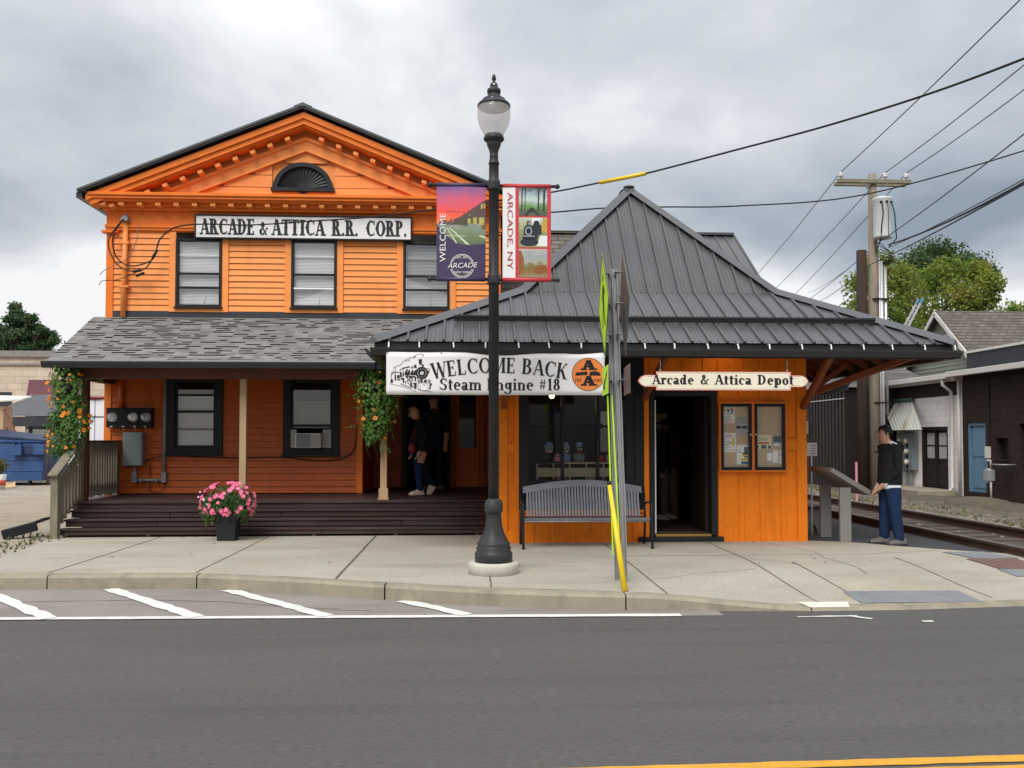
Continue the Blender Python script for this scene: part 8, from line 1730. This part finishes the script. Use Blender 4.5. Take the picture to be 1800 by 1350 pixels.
one('marker_stake', 'plushpink', 'faded pink marker stake in the ballast by the dark metal wall', 'stake', (9.6, 21.3, .0), lambda q: q.box(9.6, 21.3, .0, 9.65, 21.34, 1.05), bevel=.005)
# ================================================================== people
def person(label, loc, yaw, H, pose, mats, zones, girth=1.0, hair=None):
    """pose: dict of joints in a frame facing +f (forward), s (left), z up, for a body 1 m tall"""
    t = thing('person', label, 'person', loc)
    c, s_ = math.cos(yaw), math.sin(yaw)
    def W(f, s, z): return (f * H * c - s * H * s_, f * H * s_ + s * H * c, z * H)
    S = Skel(); P = pose; r = lambda a, b_=None: (a * H * girth, (b_ or a) * H * girth)
    pel = S.add(W(*P['pelvis']), r(.085, .070))
    wa = S.add(W(*P['waist']), r(.083, .062), pel); ch = S.add(W(*P['chest']), r(.092, .068), wa); sh = S.add(W(*P['shoulders']), r(.070, .050), ch)
    nk = S.add(W(*P['neck']), r(.033), sh); jaw = S.add(W(*P['jaw']), (.040 * H, .040 * H), nk); hd = S.add(W(*P['head']), (.056 * H, .050 * H), jaw); S.add(W(*P['crown']), (.042 * H, .038 * H), hd)
    info = dict()
    for side in ('L', 'R'):
        k = S.chain([(W(*P['sh' + side]), r(.044)), (W(*P['el' + side]), r(.033)), (W(*P['wr' + side]), r(.022))], sh)
        d = (Vector(W(*P['wr' + side])) - Vector(W(*P['el' + side]))).normalized(); hnd = Vector(W(*P['wr' + side])) + d * .045 * H
        pm = S.add(hnd, (.024 * H, .014 * H), k); ax = d.cross(Vector((0, 0, 1))); ax = ax.normalized() if ax.length > .1 else Vector((c, s_, 0)); bend = Vector(W(*P.get('curl' + side, (.5, 0, -.2)))).normalized()
        for q, ln in zip((-1.5, -.5, .5, 1.5), (.040, .048, .045, .034)):
            a = S.add(hnd + d * .022 * H + ax * q * .0105 * H, (.0062 * H, .0062 * H), pm); b1 = S.add(hnd + d * (.022 + ln * .55) * H + ax * q * .011 * H + bend * .010 * H, (.0056 * H, .0056 * H), a); S.add(hnd + d * (.022 + ln * .8) * H + ax * q * .011 * H + bend * .028 * H, (.0045 * H, .0045 * H), b1)
        a = S.add(hnd + ax * .020 * H * (1 if side == 'L' else -1) + bend * .008 * H, (.0066 * H, .0066 * H), pm); S.add(hnd + d * .020 * H + ax * .028 * H * (1 if side == 'L' else -1) + bend * .018 * H, (.005 * H, .005 * H), a)
        k = S.chain([(W(*P['hip' + side]), r(.070, .068)), (W(*P['kn' + side]), r(.052)), (W(*P['an' + side]), r(.041))], pel)
        S.add(Vector(W(*P['an' + side])) - Vector((0, 0, .012 * H)), r(.030), k)
    body = grown('body', S.V, S.E, S.R, 0, lambda p: zones(p, H, c, s_), mats, t, 2)
    return t, W
def shoes(t, W, H, spots, m, sole):
    for f, s, z, pitch, yaw_off in spots:
        o = Vector(W(f, s, z)); fw = Vector(W(1, yaw_off, 0)).normalized(); fw = (fw * math.cos(pitch) + Vector((0, 0, -math.sin(pitch)))).normalized(); sdv = Vector((0, 0, 1)).cross(fw).normalized(); upv = fw.cross(sdv)
        prof = [(-.045, .030, .050), (-.03, .036, .062), (.01, .036, .056), (.05, .037, .038), (.09, .036, .028), (.115, .025, .018)]
        b = MB(); b.sm = True; rings = []
        for a, wd, h in prof: rings.append([o + t.location + (fw * a + sdv * wd * math.cos(th) + upv * (.012 + max(0, math.sin(th)) * h)) * H for th in [math.pi * k / 8 for k in range(9)]])
        for A, B_ in zip(rings, rings[1:]):
            for k in range(8): b.face([A[k], A[k + 1], B_[k + 1], B_[k]])
        b.face(rings[0]); b.face(list(reversed(rings[-1]))); sh_ = b.build('shoe', m, t)
        b = MB(); pts = [(-.05, -.030), (-.05, .030), (-.02, .038), (.05, .040), (.095, .037), (.12, .018), (.12, -.018), (.095, -.037), (.05, -.040), (-.02, -.038)]
        b.slab([o + t.location + (fw * a + sdv * q) * H for a, q in reversed(pts)], upv * .016 * H); b.build('sole', sole, sh_)
def face_bits(t, W, H, P, hair_m, length, skin='skin', fwd=1.0):
    h = Vector(W(*P['head'])); j = Vector(W(*P['jaw'])); up = (h - j).normalized(); f = Vector(W(*P.get('gaze', (1, 0, -.2)))).normalized(); f = (f - up * f.dot(up)).normalized(); s = up.cross(f); L = t.location; c = h + L
    b = MB(); b.sm = True; nb_ = c + f * .052 * H - up * .012 * H
    b.faces([nb_ + up * .018 * H, nb_ - up * .014 * H + s * .009 * H, nb_ - up * .014 * H - s * .009 * H, nb_ - up * .010 * H + f * .016 * H, nb_ - up * .016 * H + f * .006 * H], [(0, 1, 3), (0, 3, 2), (1, 4, 3), (3, 4, 2)]); b.build('nose', skin, t)
    for q in (-1, 1):
        b = MB(); b.ball(c + f * .050 * H + s * q * .018 * H + up * .004 * H, (.006 * H,) * 3, 8, 6); b.build('eye', 'eye', t)
        b = MB(); b.ball(c + s * q * .047 * H - up * .004 * H - f * .006 * H, (.008 * H, .012 * H, .016 * H), 8, 6); b.build('ear', skin, t)
        b = MB(); b.bar(c + f * .052 * H + s * q * .028 * H + up * .014 * H, c + f * .0545 * H + s * q * .010 * H + up * .015 * H, .004 * H, .004 * H); b.build('eyebrow', hair_m, t)
    b = MB(); m_ = c + f * .047 * H - up * .036 * H; b.bar(m_ - s * .014 * H, m_ + s * .014 * H, .008 * H, .005 * H); b.build('mouth', 'lips', t)
    b = MB(); b.sm = True; V = []; n, k = 18, 9
    for i in range(k + 1):
        th = math.pi * .5 - (math.pi * (.62 if length < .5 else .78)) * i / k
        for q in range(n):
            a = 2 * math.pi * q / n; fr = math.cos(a)           # 1 at the forehead
            tt = th if fr < .35 else max(th, math.pi * .5 - math.pi * (.25 if fr > .7 else .36) * i / k * 1.15)
            rr = (.060 + .003 * math.sin(q * 5.1 + i * 2)) * H * (1.06 if fr < 0 else 1)
            p = c + (f * math.cos(a) * math.cos(tt) * 1.02 + s * math.sin(a) * math.cos(tt) * .93 + up * math.sin(tt) * .98) * rr + up * .006 * H - f * .004 * H
            if length >= .5 and i > k * .6 and fr < .5: p += -up * (i - k * .6) * .012 * H
            V.append(p)
    b.faces(V, [(i * n + q, i * n + (q + 1) % n, (i + 1) * n + (q + 1) % n, (i + 1) * n + q) for i in range(k) for q in range(n)]); b.build('hair', hair_m, t)
STAND = dict(pelvis=(0, 0, .53), waist=(.005, 0, .62), chest=(0, 0, .73), shoulders=(-.01, 0, .805), neck=(.005, 0, .85), jaw=(.025, 0, .885), head=(.03, 0, .935), crown=(.02, 0, .975),
             shL=(-.01, .105, .80), shR=(-.01, -.105, .80), elL=(-.02, .135, .63), elR=(-.02, -.135, .63), wrL=(.04, .13, .49), wrR=(.04, -.13, .49),
             hipL=(0, .052, .49), hipR=(0, -.052, .49), knL=(.012, .06, .275), knR=(.012, -.06, .275), anL=(-.01, .065, .045), anR=(-.01, -.065, .045))
# man reading the exhibit panel
P = dict(STAND, neck=(.015, 0, .85), jaw=(.045, 0, .880), head=(.045, 0, .932), crown=(.025, 0, .972), gaze=(1, 0, -.35), elL=(-.015, .125, .62), elR=(-.025, -.125, .62), wrL=(.085, .055, .50), wrR=(.08, -.045, .495), curlL=(.2, -.5, -.6), curlR=(.2, .5, -.6), anR=(.02, -.065, .045), anL=(-.045, .065, .045), knL=(-.01, .06, .275))
def zman(p, H, c, s):
    z = p.z / H; f = (p.x * c + p.y * s) / H
    if z > .862 or (z > .838 and f > .02): return 0
    if f > .088 and z < .515: return 0
    if z > .842: return 4 if f > -.02 else 1
    if z > .512: return 1
    if z > .478: return 2 if f > -2 else 1
    return 3
MY = 12.28; mz = .138
t, W = person('man in black hooded jacket and blue jeans reading the exhibit lectern', (6.03, MY, mz), R(181), 1.70, P, ['skin', 'hoodie', 'tshirt', 'jeans', 'tshirt'], zman, 1.04)
shoes(t, W, 1.70, [(.028, -.062, 0, 0, -.12), (-.05, .065, 0, 0, .15)], 'sneaker', 'soledark'); face_bits(t, W, 1.70, P, 'hairblack', .2)
b = MB(); b.sm = True
for q in (-1, 0, 1): b.ball(Vector(W(-.05 - .02 * (q == 0), q * .042, .836)) + t.location, (.075, .07, .052), 10, 6)
b.ball(Vector(W(-.085, 0, .805)) + t.location, (.065, .085, .075), 10, 6); b.build('hood', 'hoodie', t)
b = MB(); prev = None; ring_ = []
for z, rf, rs in ((.848, .046, .050), (.836, .064, .086), (.81, .074, .100), (.70, .085, .115), (.60, .090, .116), (.525, .092, .112), (.500, .089, .108)):
    ring_.append([Vector(W(rf * math.cos(a) + .0, rs * math.sin(a), z)) + t.location for a in [6.2832 * k / 20 for k in range(20)]])
b.sm = True
for A, B_ in zip(ring_, ring_[1:]):
    for k in range(20): b.face([A[k], A[(k + 1) % 20], B_[(k + 1) % 20], B_[k]])
b.build('jacket', 'hoodie', t)
b = MB(); b.sm = True; ring_ = [[Vector(W(rf * math.cos(a), rs * math.sin(a), z)) + t.location for a in [6.2832 * k / 20 for k in range(20)]] for z, rf, rs in ((.53, .082, .104), (.485, .082, .102), (.468, .080, .10))]
for A, B_ in zip(ring_, ring_[1:]):
    for k in range(20): b.face([A[k], A[(k + 1) % 20], B_[(k + 1) % 20], B_[k]])
b.build('shirt_hem', 'tshirt', t)
# woman stepping out of the entry
P = dict(STAND, pelvis=(0, 0, .53), waist=(.01, 0, .62), chest=(.03, 0, .72), shoulders=(.035, 0, .80), neck=(.06, 0, .845), jaw=(.085, 0, .87), head=(.10, 0, .915), crown=(.09, 0, .955), gaze=(1, .1, -.6), shL=(.03, .095, .795), shR=(.03, -.095, .795), elL=(.0, .125, .63), elR=(.03, -.125, .63), wrL=(.05, .12, .50), wrR=(.07, -.11, .50), knL=(.05, .05, .28), anL=(.03, .05, .045), knR=(.03, -.05, .285), anR=(-.16, -.055, .10))
def zwom(p, H, c, s):
    z = p.z / H; f = (p.x * c + p.y * s) / H
    if z > .845: return 0
    if z < .485 and abs((-p.x * s + p.y * c) / H) > .088 and z > .36: return 0
    if z > .47: return 1
    return 2
t, W = person('blonde woman in black top and jeans stepping out of the dark entry', (-.78, 15.72, .652), R(198), 1.58, P, ['skinpale', 'hoodie', 'jeans'], zwom, .98)
shoes(t, W, 1.58, [(.04, .05, 0, 0, .1), (-.145, -.055, .035, .95, 0)], 'sneakerwhite', 'sneakerwhite'); face_bits(t, W, 1.58, P, 'hairblonde', .8, 'skinpale')
one('handbag', 'redbag', 'dark red handbag hanging at the side of the blonde woman', 'bag', (-.93, 15.60, 1.4), lambda q: (q.ball((-.94, 15.58, 1.47), (.075, .05, .095), 12, 8), q.tube([(-.97, 15.58, 1.55), (-.93, 15.62, 1.75), (-.88, 15.66, 1.88)], .008, 6), q.tube([(-.91, 15.58, 1.55), (-.90, 15.62, 1.75), (-.86, 15.68, 1.88)], .008, 6)))
# man standing in the dark entry behind her
def zdark(p, H, c, s):
    z = p.z / H
    if z > .85: return 0
    if abs((-p.x * s + p.y * c) / H) > .10 and z < .60 and z > .40: return 0
    return 1 if z > .50 else 2
P = dict(STAND)
t, W = person('tall man in charcoal shirt standing in the dark entry behind the woman', (-.62, 17.2, .652), R(-92), 1.84, P, ['skin', 'darkcloth', 'bluetrouser'], zdark, 1.05)
shoes(t, W, 1.84, [(0, .065, 0, 0, .15), (0, -.065, 0, 0, -.15)], 'sneaker', 'soledark'); face_bits(t, W, 1.84, P, 'hairblack', .2)
# visitor inside the depot doorway
P = dict(STAND, wrL=(.12, .10, .56), wrR=(.12, -.10, .56))
t, W = person('visitor in muted red shirt and tan trousers standing inside the dark depot doorway', (3.46, 14.9, .272), R(120), 1.72, P, ['skin', 'shirtred', 'tan'], zdark)
shoes(t, W, 1.72, [(0, .065, 0, 0, .15), (.03, -.065, 0, 0, -.15)], 'sneakerwhite', 'sneakerwhite'); face_bits(t, W, 1.72, P, 'hairblack', .2)
